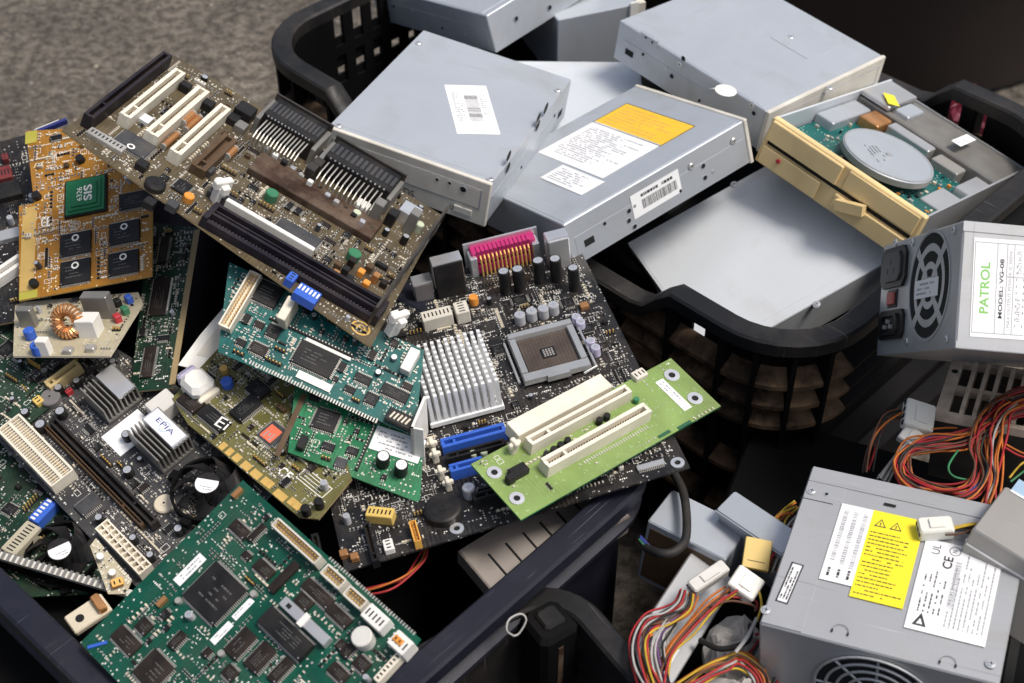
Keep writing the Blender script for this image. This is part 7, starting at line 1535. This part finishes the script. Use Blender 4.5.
def at(name, label, cat, spot, R=None, group=None, dz=0):
    x, y, z = SPOT[spot]; return thing(name, label, cat, (x, y, z+dz), R, group)
def rot(rx, ry, rz): return Matrix.Rotation(math.radians(rx), 3, 'X') @ Matrix.Rotation(math.radians(ry), 3, 'Y') @ Matrix.Rotation(math.radians(rz), 3, 'Z')
r = at('cable_plug', 'white plastic plug lying at the corner of the olive card', 'plug', 'plug', rot(10, 0, -45), dz=-12)
M = MB(); M.cham(-11, 11, -10, 10, 0, 14, 'white_plastic', 4); M.build('body', r); M = MB(); M.cham(-16, -11, -8, 8, 1, 11, 'lilac_cap', 2); M.build('collar', r); M = MB(); M.cham(10.5, 15, -9, 9, 0, 7, 'ivory', 1); M.build('base', r)
r = thing('plastic_cover', 'shiny white plastic sheet under the left corner of the teal card', 'cover', POSE['white_card'][0], POSE['white_card'][1])
P = OUTLINE['white_card']; M = MB(); M.prism(P if sum(P[i-1][0]*P[i][1]-P[i][0]*P[i-1][1] for i in range(len(P))) > 0 else P[::-1], -1.2, 0, 'white_plastic'); M.build('sheet', r)
M = MB(); M.prism([(x*.5, y*.5) for x, y in P], .0, .5, 'pale_plastic'); M.build('raised_panel', r)
r = at('white_plate', 'thin white plate beside the teal card next to the pin heatsink', 'plate', 'wplate', rot(0, 0, -14), dz=-40)
M = MB(); M.box(-1, 1, -16, 16, 0, 48, 'white_plastic'); M.build('plate', r); M = MB(); M.box(-1, 8, -16, -14.5, 0, 48, 'white_plastic'); M.build('fold', r)
r = at('card_bracket', 'silver slotted metal bracket below the black motherboard', 'bracket', 'bracket', rot(6, 2, 37), dz=-2)
M = MB(); M.box(-58, 58, -24, 24, -1.5, 0, 'warm_steel'); M.box(-58, 58, -24, -22.5, -20, 0, 'warm_steel'); M.box(-58, -56.5, -24, 24, -14, 0, 'warm_steel'); M.build('plate', r)
sm = MB(); sm.box(-.9, .9, -12, 10, .01, .12, 'void'); sme = sm.mesh('slot')
for i in range(6): link('slot', sme, r, xf(-42+i*15, 0))
r = at('metal_strip', 'long grey toothed metal strip across the lower left fan', 'strip', 'strip2', rot(12, 0, -17), dz=0)
M = MB(); M.box(-62, 62, -2.5, 2.5, -2, 2, 'clear_cap'); M.build('bar', r)
tm = MB(); tm.box(-1, 1, -3.2, 3.2, 2, 3.2, 'grey_metal'); tme = tm.mesh('tooth')
for i in range(22): link('tooth', tme, r, xf(-50+i*4.2))
M = MB(); M.box(-60, 60, -1.5, 1.5, -34, -2, 'case_black'); M.build('flap', r)
r = at('plastic_bracket', 'small tan bracket with a round hole tucked under the deep green board', 'bracket', 'tan', rot(10, 0, 40), dz=-4)
M = MB(); M.cham(-14, 14, -8, 8, 0, 4, 'beige', 1); M.build('plate', r); M = MB(); M.cyl(-6, 0, 3, 4, 4.1, 'void', 14); M.build('hole', r); M = MB(); M.cham(6, 12, -7, 7, 4, 9, 'copper', 1); M.build('lug', r)
r = at('ribbon_connector', 'blue and white striped connector end poking out behind the orange card', 'connector', 'blue', rot(10, 0, 33), dz=-8)
M = MB(); M.cham(-14, 16, -1.5, 1.5, 0, 5, 'navy', .4); M.build('body', r); M = MB(); M.box(-12, 10, 1.5, 2.2, 2, 5.2, 'white_plastic'); M.build('stripe', r)
def plug(label, spot, R, L, W, H, m, n, group, dz=0):
    r = at('wire_connector', label, 'connector', spot, R, group, dz-H/2); M = MB(); M.cham(-L/2, L/2, -W/2, W/2, 0, H, m, 1.2); M.build('housing', r)
    for i in range(n):
        M = MB(); M.cyl(0, 0, min(2.2, W/n*.4), 0, .15, 'void', 12); M.build('socket', r, Matrix.Translation((-L/2*.001-.0001, (-W/2+W*(i+.5)/n)*.001, H/2*.001)) @ Matrix.Rotation(-math.pi/2, 4, 'Y'))
    M = MB(); M.box(-L*.2, L*.25, -W*.3, W*.3, H, H+1.2, m, .4); M.build('latch', r); return r
GW = 'loose wire connectors'
plug('milky four pin connector above the loop of coloured wires', 'molex', rot(20, 10, -15), 22, 22, 9, 'translucent', 4, GW)
plug('white connector on pale flat cable under the milky connector', 'molexw', rot(20, 0, -40), 18, 14, 7, 'white_plastic', 2, GW)
plug('long white power connector on the orange and violet wire bundle', 'atxplug', rot(10, 0, 35), 30, 10, 8, 'clear_cap', 4, GW)
plug('translucent square connector between white connector and large power supply', 'clear', rot(15, 10, -35), 20, 18, 8, 'translucent', 3, GW)
plug('milky connector lying on the yellow warning label', 'clear2', rot(0, -6, 0), 22, 13, 9, 'translucent', 3, GW)
r = at('paper_tag', 'small yellow square tag on knotted wires', 'tag', 'yellow', rot(20, 0, -12)); M = MB(); M.cham(-9, 9, -11, 11, -2, 1, 'yellow_plastic', .5); M.build('tag', r)
M = MB(); M.box(-6, 6, -6, -5.4, 1, 1.1, 'brown_plastic'); M.build('crease', r)
crumple('cloth_scrap', 'crumpled grey scrap below the translucent connector', 'scrap', 'paper_grey', tuple(a+b for a, b in zip(SPOT['paper'], (0, 0, -45))), 22, 26, 22, 8.2, -20)
crumple('cloth_scrap', 'pale crumpled scrap at the bottom edge beside the large power supply', 'scrap', 'paper_grey', tuple(a+b for a, b in zip(SPOT['shard'], (0, -8, -50))), 26, 16, 22, 5.7, -20)

# ------------------------------------------------------------------ wires
WL = dict(loop='thick looped bundle of orange, red and violet wires behind the power supply', molex='red and black wires of the milky four pin connector', ribbon='pale flat cable running down from the white connector',
          atx='bundle of orange, violet and white wires curving over the silver box', long='straight yellow and orange wires crossing beside the silver box', low='mixed wires heaped at the bottom edge',
          side='yellow, white and red wires hanging left of the large power supply', knot='knotted red, white and yellow wires behind the yellow tag', cable='thick black cable looping over the small pale box',
          bluewire='thin blue and green wires at the end of the black cable', red_left='red and orange wires in the dark gap beside the deep green board', tie='pale plastic cable tie on the dark crate corner', delta='short yellow and black wires of the milky connector on the label')
for k, ws in WIRES.items():
    p0 = ws[0][2][0]; nm = {'tie': 'cable_tie', 'cable': 'power_cable', 'ribbon': 'flat_cable'}.get(k, 'wire_bundle')
    r = thing(nm, WL[k], {'tie': 'cable tie', 'cable': 'cable', 'ribbon': 'cable'}.get(k, 'wires'), p0, None, 'loose wires')
    for col, rad, pts in ws:
        pts = [pts[0]]+[(x+RN.uniform(-1.6, 1.6), y+RN.uniform(-1.6, 1.6), z+RN.uniform(-1, 1.4)) for x, y, z in pts[1:]]
        M = MB(); M.tube(spline([(x-p0[0], y-p0[1], z-p0[2]) for x, y, z in pts], 5), rad, 'wire_'+col, 7); w_ = M.build('wire', r); smooth_by_angle(w_.data, 60)
S.render.resolution_x = 1024; S.render.resolution_y = 683
